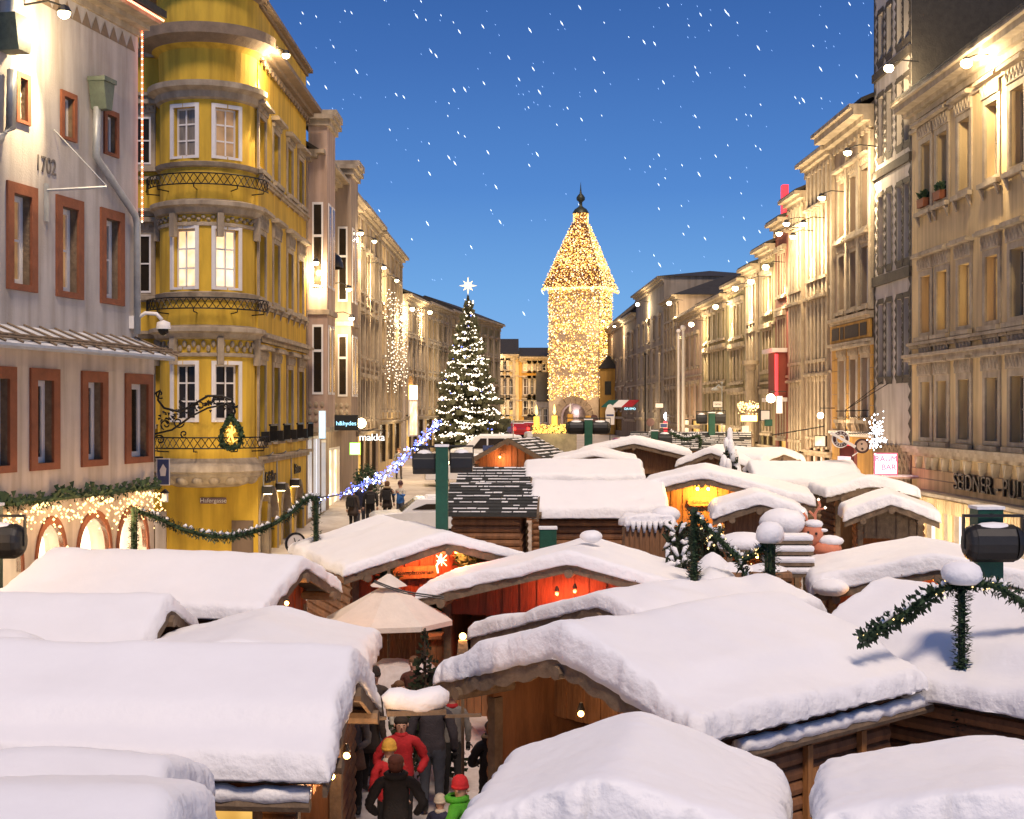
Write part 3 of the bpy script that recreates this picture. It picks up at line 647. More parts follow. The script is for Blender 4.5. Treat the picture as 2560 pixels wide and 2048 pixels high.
# recessed left strip: trim windows and cornices on the front plane (x = 0)
def frontf(c): return Vector((c[1], c[0], c[2]))
for z, hs in ((16.4, [(.1, .12), (.25, .1)]), (12.6, [(.12, .14), (.28, .1)]), (8.6, [(.12, .14), (.3, .1)]), (13.8, [(.1, .1)]), (9.8, [(.1, .12)]), (4.45, [(.14, .2), (.25, .1)]), (17.8, [(.14, .2), (.4, .2)])):
    zz = z; fp = MB()
    for p, h in hs: fp.box(-p, -.002, 3.2, 6.0, zz, zz + h); zz += h
    w2.build(fp, 'front_cornice', 'stone')
for i, (z0, z1) in enumerate([(10.1, 12.0), (14.3, 15.85), (5.9, 7.7)]):
    o = window(w2, 3.5, 4.15, z0, z1, .0, 1, 2, pane='glass', trim='stone', tw=.14, hood=.25); remap(o, frontf)
# ground floor: dark doorway, street sign, lettering, wall lamps
dr = MB(); dr.box(-.08, -.003, .15, .85, 0, 2.65); w2.build(dr, 'doorway', 'brownwall')
pw = MB(); pw.box(-.12, -.004, 3.0, 4.9, 0, 2.95); pw.box(-.14, -.121, 3.35, 4.75, 0, 2.5, 1); w2.build(pw, 'shop_front', ['cream_plaster', 'glassb'])
pl = MB(); pl.box(-.17, -.145, 3.4, 4.6, 1.72, 2.0, 0); pl.box(-.18, -.171, 3.75, 4.35, 1.74, 1.98, 1); pl.box(-.17, -.145, 3.4, 4.6, 2.06, 2.1, 0); w2.build(pl, 'shop_window_display', ['shopw', 'brick_red'])
sg = empty('street_sign', w2.root.matrix_basis @ Vector((-.05, 1.45, zpy(1252, 44.4))), 'small brownish enamel street name sign on the yellow wall under the round bay', 'sign', w2.root.rotation_euler.z)
MB().box(-.03, 0, -.42, .42, -.10, .10).build('sign_plate', 'enamel', sg)
text('street_name', 'Hafergasse', .2, 'paper', sg, (-.04, 0, 0), (R(90), 0, R(-90)), .004)
for px, py, s, wd in ((668, 1195, 'Café', .5), (682, 1190, 'Bar', .4), (742, 1172, 'Bistro', .5)):
    c = w2.uz(px, py)
    g = text('lettering', s, .55, 'text', None, (0, 0, 0), depth=.02); g.parent = None
    g.matrix_world = w2.root.matrix_basis @ Matrix.Translation((c[0], -.03, c[1])) @ Matrix.Rotation(R(90), 4, 'X')
    tag(g, {'Café': 'dark lettering reading Café above the first arched door', 'Bar': 'dark lettering reading Bar above the second arched door', 'Bistro': 'dark lettering reading Bistro beside the far end of the yellow house'}[s], 'lettering', 'lettering on the yellow house')
for i, (px, py) in enumerate(((672, 1225), (705, 1217), (740, 1207))):
    c = w2.uz(px, py, .2)
    lr = empty('wall_lamp', w2.root.matrix_basis @ Vector((c[0], 0, c[1])), ('black box wall lamp between the first two arched doors of the yellow house', 'black box wall lamp in the middle of the three on the yellow house', 'black box wall lamp next to the far end of the yellow house')[i], 'wall lamp', w2.root.rotation_euler.z, 'box lamps on the yellow house')
    MB().box(-.2, .2, -.36, -.004, -.12, .12).build('lamp_box', 'black', lr); MB().box(-.16, .16, -.3, -.06, .121, .15).build('snow', 'snow', lr)
    MB().box(-.14, .14, -.3, -.06, -.14, -.121).build('lens', 'lamp', lr); MB().tube([(0, -.02, .12), (0, -.02, 1.0), (0, -.35, 1.25)], .03, 6).build('pipe', 'zinc', lr)
    point(lr, (0, -.2, -.25), 45, (1, .72, .36), .05, 110, .8)
floodlight(w2, 715, 140, 'bright floodlight under the top cornice of the yellow house', .9, 500, 110)
# wrought iron bracket with wreath on the corner of the white house
base = w1.root.matrix_basis @ Vector((uE, -OUT, 5.4 - w1.zb))
ib = empty('iron_sign_bracket', base, 'ornate black wrought iron sign bracket with scrolls and leaves on the arcade corner', 'sign bracket', 0)
def lp(px, py, d=32.9): q = P(px, py, d); return tuple(q - base)
bm_ = MB(); bm_.tube([lp(384, 935), lp(384, 1150)], .035, 6)
def spiral(cx, cy, r0, turns, a0, sgn=1, n=22): return [lp(cx + r0 * (1 - .8 * i / n) * math.cos(a0 + sgn * turns * 6.28 * i / n), cy + r0 * (1 - .8 * i / n) * math.sin(a0 + sgn * turns * 6.28 * i / n)) for i in range(n + 1)]
bm_.tube([lp(386, 985), lp(400, 975), lp(395, 1000), lp(410, 1020), lp(450, 1030), lp(490, 1008), lp(520, 990), lp(555, 990), lp(580, 1000), lp(588, 1030), lp(580, 1050)], .03, 5)
bm_.tube([lp(388, 1085), lp(430, 1075), lp(480, 1040), lp(520, 1020), lp(570, 1010)], .025, 5)
for sp in ((400, 985, 12, 1, 1), (446, 1056, 15, 1.2, 0), (415, 1062, 14, 1.2, 2), (400, 1100, 14, 1.2, 3), (460, 1085, 10, 1.2, 1), (500, 1015, 14, 1.2, 2), (540, 1003, 12, 1.2, 4), (575, 1040, 12, 1.2, 5)): bm_.tube(spiral(*sp), .018, 4)
bm_.build('scrollwork', 'iron', ib)
lf = MB(); rl = random.Random(4)
for k in range(90):
    x = rl.uniform(395, 590); y = 1030 - 30 * math.sin((x - 395) / 195 * 2.6) + 25 * (1 - (x - 395) / 195) + rl.gauss(0, 8); q = Vector(lp(x, y)); s_ = rl.uniform(.05, .11); t = rl.random() * 6.3
    lf.add([q, q + Vector((math.cos(t) * s_, rl.gauss(0, .04), math.sin(t) * s_)), q + Vector((math.cos(t + .8) * s_, rl.gauss(0, .04), math.sin(t + .8) * s_))], [(0, 1, 2)])
lf.build('iron_leaves', 'iron', ib)
wr = empty('wreath', P(578, 1085, 32.9), 'dark heart shaped fir wreath with lit yellow ornament hanging from the iron bracket', 'wreath')
wb = MB(); pts = [(0, .42), (-.16, .2), (-.25, -.05), (-.2, -.27), (0, -.36), (.2, -.27), (.25, -.05), (.16, .2), (0, .42)]
for i in range(420):
    k = rl.random() * 8; j = int(k); f = k - j; p, q = pts[j], pts[j + 1]; x, z = p[0] + (q[0] - p[0]) * f, p[1] + (q[1] - p[1]) * f; t = rl.random() * 6.3; s_ = rl.uniform(.05, .1)
    wb.add([(x, rl.gauss(0, .04), z), (x + math.cos(t) * s_, rl.gauss(0, .05), z + math.sin(t) * s_), (x + math.cos(t + .7) * s_, rl.gauss(0, .05), z + math.sin(t + .7) * s_)], [(0, 1, 2)])
wb.tube([(p[0], 0, p[1]) for p in pts], .05, 6); wb.build('fir_ring', 'fir', wr)
sb_ = MB()
for t, l_ in ((.4, .2), (1.3, .26), (2.2, .18), (3.3, .15), (4.2, .24), (5.2, .28)): sb_.tube([(0, -.03, .0), (math.cos(t) * l_ * .55, -.05, math.sin(t) * l_ * .8), (math.cos(t + .5) * l_ * .7, -.03, math.sin(t + .5) * l_ * .8)], [.035, .03, .015], 5)
sb_.build('ornament', 'bulbg', wr)
# picture sign box and small lamp at the arcade corner
ps = empty('picture_sign', P(408, 1180, 33.6), 'dark blue framed hanging picture sign beside the icicle lights', 'sign', R(8))
MB().box(-.16, .16, -.03, .03, -.33, .33).build('frame', 'white', ps); MB().box(-.14, .14, -.036, -.031, -.31, .31).build('picture', 'navy', ps)
MB().add([(-.06, -.042, -.1), (.06, -.042, -.1), (.08, -.042, .08), (0, -.042, .2), (-.08, -.042, .05)], [(0, 1, 2, 3, 4)]).build('picture_motif', 'paper', ps); MB().tube([(-.5, 0, .36), (0, 0, .36)], .02, 5).build('bracket', 'iron', ps)
lp_ = empty('lantern_sign', P(412, 1243, 33.6), 'small white box lantern below the blue picture sign', 'lantern'); MB().box(-.07, .07, -.06, .06, -.12, .1).build('lantern_box', 'white', lp_); MB().prism([(-.1, .1), (.1, .1), (0, .2)], 1, -.08, .08).build('lantern_roof', 'iron', lp_); MB().box(-.055, .055, -.066, -.061, -.09, .07).build('lantern_pane', 'lit2', lp_); point(lp_, (.5, 6.5, -1.2), 300, (1, .74, .40), .4)  # added fill light, metres beyond the lantern, brightens the yellow ground floor wall
# ------------------------------------------------------------------ generic row house
def rowhouse(name, label, a, b, ztop, m, floors, n, ww=1.0, trim='stone', depth=9, roof_h=2.5, shop=None, pil=False, panes=('glass', 'glass', 'curtain', 'glassb', 'lit3', 'lit4'), hood=.2, cor=((.1, .2), (.3, .16), (.55, .16)), roof_m='roof', r=.25, seed=1, simple=True, margin=.6, lit=(), hip=False):
    w = Wall(name, label, 'house', a, b); rr = random.Random(seed); ops = []; L = w.L
    cs = [margin + (L - 2 * margin) * (i + .5) / n for i in range(n)]
    for z0, z1 in floors:
        for c in cs: ops.append((c - ww / 2, c + ww / 2, z0, z1))
    gz_ = max(zg(w.a.y), zg(w.b.y)); ground = []
    if shop:
        k = shop
        for i in range(k):
            c = .4 + (L - .8) * (i + .5) / k; hw = (L - .8) / k * .38; ground.append((c - hw, c + hw, gz_ + .35, gz_ + 2.7))
    shell(w, 0, L, ztop, depth, ops + ground, m, r, roof_h, roof_m, hip=hip)
    for i, (u0, u1, z0, z1) in enumerate(ops):
        p = rr.choice(panes)
        if i in lit: p = 'lit1'
        window(w, u0, u1, z0, z1, r, 2, 2, pane=p, trim=trim, tw=.12, sill=not simple, hood=hood or None, simple=simple)
    for (u0, u1, z0, z1) in ground:
        sb = MB().box(u0, u0 + .08, .05, .2, z0, z1).box(u1 - .08, u1, .05, .2, z0, z1).box(u0 + .08, u1 - .08, .05, .2, z1 - .1, z1)
        o = w.build(sb, 'shop_window', 'woodd'); w.build(MB().quad((u0, .16, z0), (u1, .16, z0), (u1, .16, z1), (u0, .16, z1)), 'pane', rr.choice(('lit3', 'glassb', 'shopw', 'glassb')), o)
    if floors:
        cornice(w, 0, L, floors[0][0] - .95, [(.12, .14), (.24, .1)], trim)
        for (z0, z1) in floors[1:]: cornice(w, 0, L, z0 - .75, [(.08, .12)], trim, 'string_course')
    zc = ztop - sum(h for p, h in cor) + .02
    cornice(w, 0, L, zc, list(cor), trim, dentil=.6)
    if pil:
        pb = MB()
        for i in range(n + 1):
            x = margin + (L - 2 * margin) * i / n; pb.box(x - .16, x + .16, -.14, -.003, floors[0][0] - .6, zc - .05)
        w.build(pb, 'pilaster', trim)
    return w
# ------------------------------------------------------------------ left row behind the yellow house
w3 = Wall('bay_house', 'grey rose house with two tall square bays beyond the yellow house', 'house', lpt(766.5), lpt(890), zb=1)
L3 = w3.L; ops = []
wz = [(6.6, 9.6), (11.0, 14.6)]
gops3 = [(.3, 1.5, 1.9, 5.2), (1.7, 3.6, 1.9, 5.2), (3.8, 5.2, 1.9, 5.0), (6.0, 9.5, 1.9, 4.6)]
shell(w3, 0, L3, 16.6, 9, gops3, 'taupe', .3, 3.0)
for a, b, c, d in gops3:
    o = w3.build(MB().box(a, a + .1, .02, .2, c, d).box(b - .1, b, .02, .2, c, d).box(a + .1, b - .1, .02, .2, d - .12, d).box((a + b) / 2 - .03, (a + b) / 2 + .03, .05, .2, c, d - .12), 'shop_window', 'white')
    w3.build(MB().quad((a, .16, c), (b, .16, c), (b, .16, d), (a, .16, d)), 'pane', 'shop' if a < 4 else 'shopw', o)
for k, (pa, pb, zt, m_) in enumerate(((.4, 2.6, 17.9, 'pinkish'), (7.6, 10.0, 17.2, 'taupe'))):  # first bay's pinker plaster has the floodlight glow put into its colour
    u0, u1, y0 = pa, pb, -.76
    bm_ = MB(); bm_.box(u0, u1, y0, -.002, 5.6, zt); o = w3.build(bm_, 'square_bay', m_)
    tb = MB(); tb.box(u0 - .25, u1 + .25, y0 - .25, .3, zt, zt + .18); tb.box(u0 - .12, u1 + .12, y0 - .12, .2, zt - .25, zt - .002); tb.box(u0 - .1, u1 + .1, y0 - .1, .0, 10.1, 10.3); tb.box(u0 - .12, u1 + .12, y0 - .12, -.003, 5.4, 5.6)
    tb.box(u0 + .2, u1 - .2, y0 - .35, .8, zt + .18, zt + .45); w3.build(tb, 'bay_cornice', 'stone')
    um = (u0 + u1) / 2
    for z0, z1 in ((6.9, 9.7), (11.2, 14.6)):
        for s in (-1, 1):
            c_ = um + s * (u1 - u0) * .23; hw = (u1 - u0) * .15
            pn = MB().box(c_ - hw, c_ + hw, y0 - .03, y0 - .002, z0, z1, 0).box(c_ - hw * .7, c_ + hw * .7, y0 - .045, y0 - .031, z0 + .1, z1 - .1, 1); w3.build(pn, 'window', ['white', 'glassb'])
        pn = MB().box(u0 - .03, u0 - .002, y0 + .16, -.16, z0, z1, 0).box(u0 - .045, u0 - .031, y0 + .23, -.23, z0 + .1, z1 - .1, 1).box(u0 - .06, u0 - .0455, y0 + .2, -.2, (z0 + z1) / 2 + .3, (z0 + z1) / 2 + .4, 0); w3.build(pn, 'window', ['white', 'glass'])
    rl3 = MB()
    for i in range(3):
        for z in (5.9, 6.2, 6.5): rl3.ball((u0 - .02, y0 + .2 + .25 * i, z), .05, .10, .12, 6, 4)
    w3.build(rl3, 'relief', 'stone')
cornice(w3, 0, L3, 16.2, [(.15, .15), (.4, .15), (.7, .15)], 'stone'); cornice(w3, 0, L3, 5.35, [(.1, .12), (.2, .1)], 'stone')
# copper half-dome awning, lamps
aw = MB(); aw.lathe([(.02, .65), (.5, .55), (.85, .25), (.95, -.1), (.95, -.2)], 12, (0, 0, 0), 0, 1, 1, 180, 360)
o = aw.build('round_awning', 'iron', None, True); o.matrix_world = w3.root.matrix_basis @ Matrix.Translation((w3.u(826, .4), 0, zpy(675, w3.d(826)) - w3.zb)); tag(o, 'dark rounded half dome awning between the two square bays', 'awning')
floodlight(w3, 795, 662, 'floodlight on the pinkish square bay of the rose house', .5, 230, 120, loc=(.398, -.38, zpy(662, 54.5)), turn=R(-90)); floodlight(w3, 872, 724, 'floodlight on the far edge of the rose house', .9, 330, 110)
floodlight(w3, 879, 797, 'low floodlight on the rose house above the shops', .9, 300, 110)
fl3 = [(5.9, 7.9), (9.2, 11.3), (12.6, 14.6)]
w4 = rowhouse('row_house', 'narrow brownish house between the rose house and the house hung with lights', lpt(891), lpt(945), 16.9, 'taupe', fl3, 4, shop=3, seed=2, pil=True)
w5 = rowhouse('row_house', 'cream house draped with curtains of small white lights', lpt(946), lpt(1003), 16.7, 'beige', [(6.4, 8.4), (9.6, 11.6), (12.8, 14.6)], 5, shop=3, seed=3, pil=True)
for w_, l_ in ((w4, ((902, 584), (936, 604))), (w5, ((960, 670), (992, 702)))):
    for i, (px, py) in enumerate(l_):
        floodlight(w_, px, py, ('nearer' if i == 0 else 'farther') + (' floodlight under the eave of the narrow brownish house' if w_ is w4 else ' floodlight above the curtains of lights'), .9, 420, 110)
lb = MB(); rr = random.Random(8)
for i in range(15):
    u = .4 + (w5.L - .8) * (i + rr.random() * .6) / 15; z = 13.6 - rr.random() * .6; zend = 7.0 + rr.random() * 1.6
    while z > zend: lb.octa((u + rr.gauss(0, .06), -.35 - rr.random() * .2, z), rr.uniform(.03, .05)); z -= rr.uniform(.2, .42)
o = w5.build(lb, 'light_curtain', 'bulbw'); o.parent = None; o.matrix_world = w5.root.matrix_basis.copy(); tag(o, 'curtain of small white lights hanging down the cream house front', 'light curtain')
# curved hotel front
HP = [(-7.45, 94.5), (-6.6, 103), (-5.3, 113), (-3.6, 124), (-1.2, 136)]
hl = ('white hotel house, first section of the curved front beside the light curtains', 'ochre pilastered section of the curved front behind the tree', 'plain olive section of the curved front hidden by the tree', 'far end section of the curved front directly behind the tree')
hw_ = []
for i, (a, b) in enumerate(zip(HP, HP[1:])):
    hw_.append(rowhouse('curved_house', hl[i], a, b, 14.4 + .15 * i, ('cream_plaster', 'beige', 'beige', 'olive')[i], [(6.6, 8.6), (9.4, 11.3), (11.9, 13.2)], 4, .9, shop=3, seed=11 + i, pil=True, roof_h=1.9, panes=('glass', 'glassb')))
for i, (w_, px, py, t) in enumerate(((hw_[0], 1007, 795, 'floodlight on the white hotel house'), (hw_[1], 1031, 774, 'floodlight on the ochre pilastered front next to the hotel sign'), (hw_[1], 1075, 782, 'floodlight on the ochre pilastered front next to the tree'))): floodlight(w_, px, py, t, .9, 430, 110, size=1.3)
hs = empty('hotel_sign', P(1022, 915, 97), 'tall vertical dark HOTEL sign with single letters on a thin frame', 'sign', R(0))
fb = MB().box(-.42, -.38, -.03, .03, -2.0, 2.0).box(.38, .42, -.03, .03, -2.0, 2.0).box(-.42, .42, -.03, .03, 1.9, 1.95).box(-.9, -.42, -.02, .02, 1.4, 1.45).box(-.9, -.42, -.02, .02, -1.5, -1.45); fb.build('frame', 'iron', hs)
for i, c in enumerate('HOTEL'): text('letter', c, 1.0, 'text', hs, (0, -.04, 1.45 - i * .74), depth=.03)
# lit doorway of the hotel
wd = empty('lit_shop_entrance', P(1030, 1045, 96), 'white glowing shop entrance under the hotel sign', 'shop entrance', R(75)); MB().box(-.9, .9, -.1, 0, -1.3, 1.3).build('frame', 'white', wd); MB().box(-.75, .75, -.13, -.101, -1.2, 1.15).build('pane', 'shopw', wd); MB().box(-.85, .85, -.12, -.101, 1.301, 2.3).build('sign_panel', 'lampo', wd)
# signs on the left shops
def flat_sign(name, label, px, py, d, wm, hm, face, s=None, tm='neonw', rz=0, ts=.5, edge='black', cat='sign', th=.12):
    g = empty(name, P(px, py, d), label, cat, rz); MB().box(-wm / 2, wm / 2, -th / 2, th / 2, -hm / 2, hm / 2).build('sign_box', edge, g)
    MB().box(-wm / 2 + .03, wm / 2 - .03, -th / 2 - .012, -th / 2 - .001, -hm / 2 + .03, hm / 2 - .03).build('sign_face', face, g)
    if s: text('lettering', s, ts, tm, g, (0, -th / 2 - .02, -hm * .05), depth=.005)
    return g
flat_sign('shop_sign', 'black shop sign with pale blue lettering at the foot of the rose house', 866, 1057, 55, .95, .62, 'black', 'h&hydes', 'neonc', 0, .24)
flat_sign('neon_sign', 'glowing pale blue neon shop sign on the corner of the rose house', 806, 1062, 53, .28, 1.1, 'neonc', None, edge='white')
flat_sign('neon_sign', 'green framed neon sign with a blue cross face over the pavement', 888, 1122, 54, .42, .48, 'neonc', None, edge='neong')
MK = empty('shop_lettering', P(930, 1094, 57), 'cursive white lettering makka hanging over the pavement', 'lettering'); text('lettering', 'makka', .42, 'neonw', MK, (0, 0, 0), depth=.03); MB().tube([(-.6, .02, .28), (.6, .02, .28)], .015, 4).build('bracket', 'iron', MK)
sl_ = empty('wall_lantern', P(903, 1058, 60), 'glowing round lantern on a bracket beside the black shop sign', 'lantern'); MB().ball((0, 0, 0), .22).build('globe', 'lamp', sl_, True); MB().tube([(-.8, 0, .3), (0, 0, .3), (0, 0, .15)], .02, 5).build('bracket', 'iron', sl_); point(sl_, (0, -.4, -.1), 60, (1, .85, .5), .2)
bu = empty('potted_bush', (P(918, 1110, 58).x, 58, zg(58)), 'round green bush standing on the pavement below the white lettering', 'bush'); bb = MB(); rb_ = random.Random(2)
for i in range(900):
    v = Vector((rb_.gauss(0, 1), rb_.gauss(0, 1), rb_.gauss(0, 1))).normalized() * rb_.uniform(.5, 1); c = Vector((v.x * .65, v.y * .65, 1.2 + v.z * .95)); t = Vector((rb_.gauss(0, .08), rb_.gauss(0, .08), rb_.gauss(0, .08))); q = Vector((rb_.gauss(0, .08), rb_.gauss(0, .08), rb_.gauss(0, .08)))
    bb.add([c, c + t, c + q], [(0, 1, 2)])
bb.build('foliage', 'fir', bu); MB().tube([(0, 0, 0), (0, 0, 1.2)], .06, 6).build('stem', 'bark', bu); MB().lathe([(.25, 0), (.32, .4), (.28, .4)], 10).build('pot', 'stone2', bu)
# ------------------------------------------------------------------ far square houses left of the tower
fa = rowhouse('square_house', 'cream house with dark hipped roof between the tree and the yellow house', P(1212, 0, 166).xy, P(1297, 0, 166).xy, 13.2, 'beige', [(5.9, 7.6), (8.3, 10.3), (11.3, 12.4)], 4, .9, shop=3, seed=21, pil=True, roof_h=2.0)
fb_ = rowhouse('square_house', 'deep yellow house standing between the cream house and the lit tower', P(1297.5, 0, 166).xy, P(1376, 0, 166).xy, 12.9, 'ochre', [(5.9, 7.6), (8.3, 10.3), (11.2, 12.1)], 4, .8, shop=2, seed=22, roof_h=1.2)
floodlight(fa, 1240, 886, 'floodlight on the far cream house beside the tree', .9, 420, 120, size=1.3)
fc = rowhouse('cottage', 'small white house with a dark roof at the foot of the tower', P(1341, 0, 160).xy, P(1372, 0, 160).xy, 7.6, 'white_plaster', [(4.9, 6.6)], 2, .6, roof_h=3.2, seed=23, hood=None, depth=5, margin=.15, cor=((.1, .1),))
# ------------------------------------------------------------------ right row
def rpt(px): d = 50660 / (px - 1200); return ((px - 1280) / F * d, d)
rw = {}
rspec = [
 ('r1', 1505, 1563, 'brown house with steep dark roof directly beside the lit tower', 15.8, 'brownwall', 5, 4.0, [(6.4, 8.4), (9.6, 11.6)], 1),
 ('r2', 1563.4, 1590, 'dark brown narrow house next to the tall grey corner house', 15.7, 'brownwall', 2, 3.3, [(6.2, 8.2), (9.4, 11.4), (12.4, 13.8)], 0),
 ('r3', 1590.5, 1660, 'tall grey house with a flat stepped front beside the brown houses', 17.2, 'grey_plaster', 5, .9, [(6.4, 8.2), (9.4, 11.2), (12.4, 14.0)], 0),
 ('r4', 1660.5, 1697, 'taupe house with a high parapet next to the tall grey house', 15.0, 'taupe', 4, 1.9, [(6.0, 7.8), (9.0, 10.8), (13.4, 14.6)], 0),
 ('r5', 1697.5, 1755, 'pale house behind the two flag poles', 13.2, 'pinkish', 4, 2.9, [(6.0, 8.0), (9.4, 11.4)], 2),
 ('r6', 1755.5, 1820, 'ochre house with white lit top floor and wide roof', 13.3, 'olive', 5, 1.9, [(5.6, 7.4), (8.2, 10.0), (10.8, 12.4)], 2),
 ('r7', 1820.5, 1865, 'greenish grey house with a row of small balconies', 13.7, 'olive', 4, 1.5, [(5.4, 7.2), (8.0, 9.8), (10.6, 12.4)], 2),
 ('r8', 1865.5, 1900, 'grey house with bright streaked upper floor', 14.1, 'grey_plaster', 3, 1.6, [(5.2, 7.0), (8.2, 10.4), (11.2, 13.0)], 2),
 ('r9', 1900.5, 1938, 'olive grey house next to the narrow red house', 14.7, 'olive', 3, 2.0, [(5.2, 7.0), (8.4, 10.4), (11.4, 13.2)], 2),
 ('r10', 1938.5, 1972, 'narrow dark red house with red lit bay', 15.6, 'brick_red', 3, 1.6, [(5.0, 7.2), (8.6, 10.8), (12.0, 14.0)], 1),
 ('r11', 1972.5, 2016, 'pale grey house with long floodlit stripes beside the red house', 16.3, 'taupe', 4, 2.0, [(5.0, 7.2), (8.6, 10.8), (12.0, 14.4)], 2),
 ('r12', 2016.5, 2082, 'grey stucco house with white pilasters beside the house with the yellow lower storey', 17.4, 'pinkish', 5, 2.6, [(5.2, 7.4), (8.6, 10.8), (12.2, 14.8)], 3),
]
for i, (k, a, b, lab, zt, m_, n, rh, fl, sh) in enumerate(rspec):
    L_ = (Vector(rpt(a)) - Vector(rpt(b))).length
    rw[k] = rowhouse('row_house', lab, rpt(a), rpt(b), zt, m_, fl, n, min(1.0, L_ / n * .45), shop=sh or None, seed=40 + i, pil=k in ('r12', 'r11', 'r8', 'r4'), roof_h=rh, simple=k not in ('r12', 'r11'), hood=.25, hip=k in ('r2', 'r3', 'r4', 'r5'))
# ornate house with yellow lower floors
w13 = Wall('ornate_house', 'ornate cream house with bright yellow lower storey and dark sign band', 'house', rpt(2082.5), rpt(2185), zb=.5); L13 = w13.L
o13 = []; cs13 = [L13 * t for t in (.26, .55, .82)]
for z0, z1 in ((6.0, 8.3), (10.4, 12.6), (13.4, 15.6)):
    for c in cs13: o13.append((c - .5, c + .5, z0, z1))
sh13 = [(.4, 2.2, 1.6, 3.6), (2.6, 5.0, 1.6, 3.6)]
shell(w13, 0, L13, 18.0, 9, o13 + sh13, 'taupe', .25, 2.0)
for i, (a, b, c, d) in enumerate(o13): window(w13, a, b, c, d, .25, 2, 2, pane=('curtain', 'glass', 'glassb')[i // 3], trim='stone', tw=.15, hood=.3, consoles=True)
for a, b, c, d in sh13: o = w13.build(MB().box(a, b, .1, .18, d - .1, d), 'shop_window', 'woodd'); w13.build(MB().quad((a, .2, c), (b, .2, c), (b, .2, d), (a, .2, d)), 'pane', 'shopw', o)
yb = MB()
us_ = [0.04] + [x for c in cs13 for x in (c - .72, c + .72)] + [L13 - .04]
for i in range(0, 8, 2):
    for k in range(7): yb.box(us_[i], us_[i + 1], -.05, -.003, 5.5 + k * .48, 5.5 + k * .48 + .455)
yb.box(.04, L13 - .04, -.05, -.003, 3.75, 5.2); w13.build(yb, 'yellow_rustication', 'ochre')
sgn = MB().box(.05, L13 - .05, -.14, -.06, 9.05, 9.75); w13.build(sgn, 'sign_band', 'ochre')
sgn = MB()
for a, b in ((.4, 1.5), (1.7, 2.2), (2.4, 4.4), (4.6, 5.5)): sgn.box(a, min(b, L13 - .2), -.16, -.141, 9.15, 9.65)
w13.build(sgn, 'sign_panels', 'woodd')
cornice(w13, 0, L13, 5.22, [(.1, .08), (.2, .12)], 'white'); cornice(w13, 0, L13, 8.75, [(.12, .14), (.25, .12)], 'stone'); cornice(w13, 0, L13, 9.78, [(.15, .12), (.3, .14)], 'stone'); cornice(w13, 0, L13, 17.0, [(.15, .25), (.4, .2), (.8, .25), (.95, .15)], 'stone', dentil=.55)
pb = MB()
for x in (.15, L13 * .405, L13 * .69, L13 - .16): pb.box(x - .16, x + .16, -.14, -.003, 10.1, 16.9)
w13.build(pb, 'pilaster', 'stone')
# sgraffito house
w14 = Wall('sgraffito_house', 'tall pale house with dark zigzag sgraffito around the windows', 'house', rpt(2185.5), rpt(2279), zb=.5); L14 = w14.L
cs14 = [w14.u(px) for px in (2202, 2223, 2249, 2277 - 2)]; cs14[-1] = min(cs14[-1], L14 - .55); o14 = []
for z0, z1 in ((7.5, 10.2), (11.6, 14.2), (15.7, 17.9), (19.3, 21)):
    for c in cs14: o14.append((max(c, .55) - .30, max(c, .55) + .30, z0, z1))
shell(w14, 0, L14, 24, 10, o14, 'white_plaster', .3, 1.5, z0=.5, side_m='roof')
for i, (a, b, c, d) in enumerate(o14): window(w14, a, b, c, d, .3, 1, 2, pane='glass', frame='woodg', trim=None, sill=False)
zz = MB()
def saw(u, z0, z1, s, step=.34, wd=.17, base=.05):
    z = z0
    while z < z1 - .01:
        e = min(z + step, z1); zz.add([(u, -.02, z), (u, -.02, e), (u + s * base, -.02, e), (u + s * (base + wd), -.035, (z + e) / 2), (u + s * base, -.02, z)], [(0, 1, 2, 3, 4)]); z = e
for a, b, c, d in o14:
    saw(a, c - .2, d + .15, -1); saw(b, c - .2, d + .15, 1); zz.box(a - .05, b + .05, -.02, -.003, c - .28, c - .01); zz.box(a - .05, b + .05, -.02, -.003, d + .01, d + .2)
saw(.02, .5, 23, 1, .46, .22); saw(L14 - .02, .5, 23, -1, .46, .22)
for z, h in ((10.9, .35), (14.9, .3), (18.6, .3)): zz.box(0, L14, -.1, -.003, z, z + h)
w14.build(zz, 'zigzag_sgraffito', 'sgraf')
gb14 = MB(); gb14.box(.0, L14, -.05, -.003, .5, 5.0)
for r_ in range(11):
    for k in range(9):
        x = L14 * (k + .5) / 9; z = .7 + r_ * .4; gb14.add([(x - L14 / 18, -.055, z), (x, -.11, z + .2), (x + L14 / 18, -.055, z), (x + L14 / 18, -.055, z + .18), (x, -.11, z + .38), (x - L14 / 18, -.055, z + .18)], [(0, 1, 4, 5), (1, 2, 3, 4)])
w14.build(gb14, 'rusticated_base', 'stone2')
pent = MB(); pent.prism([(-.7, 18.15), (-.7, 18.3), (0, 18.75), (0, 18.5)], 0, 0, L14)
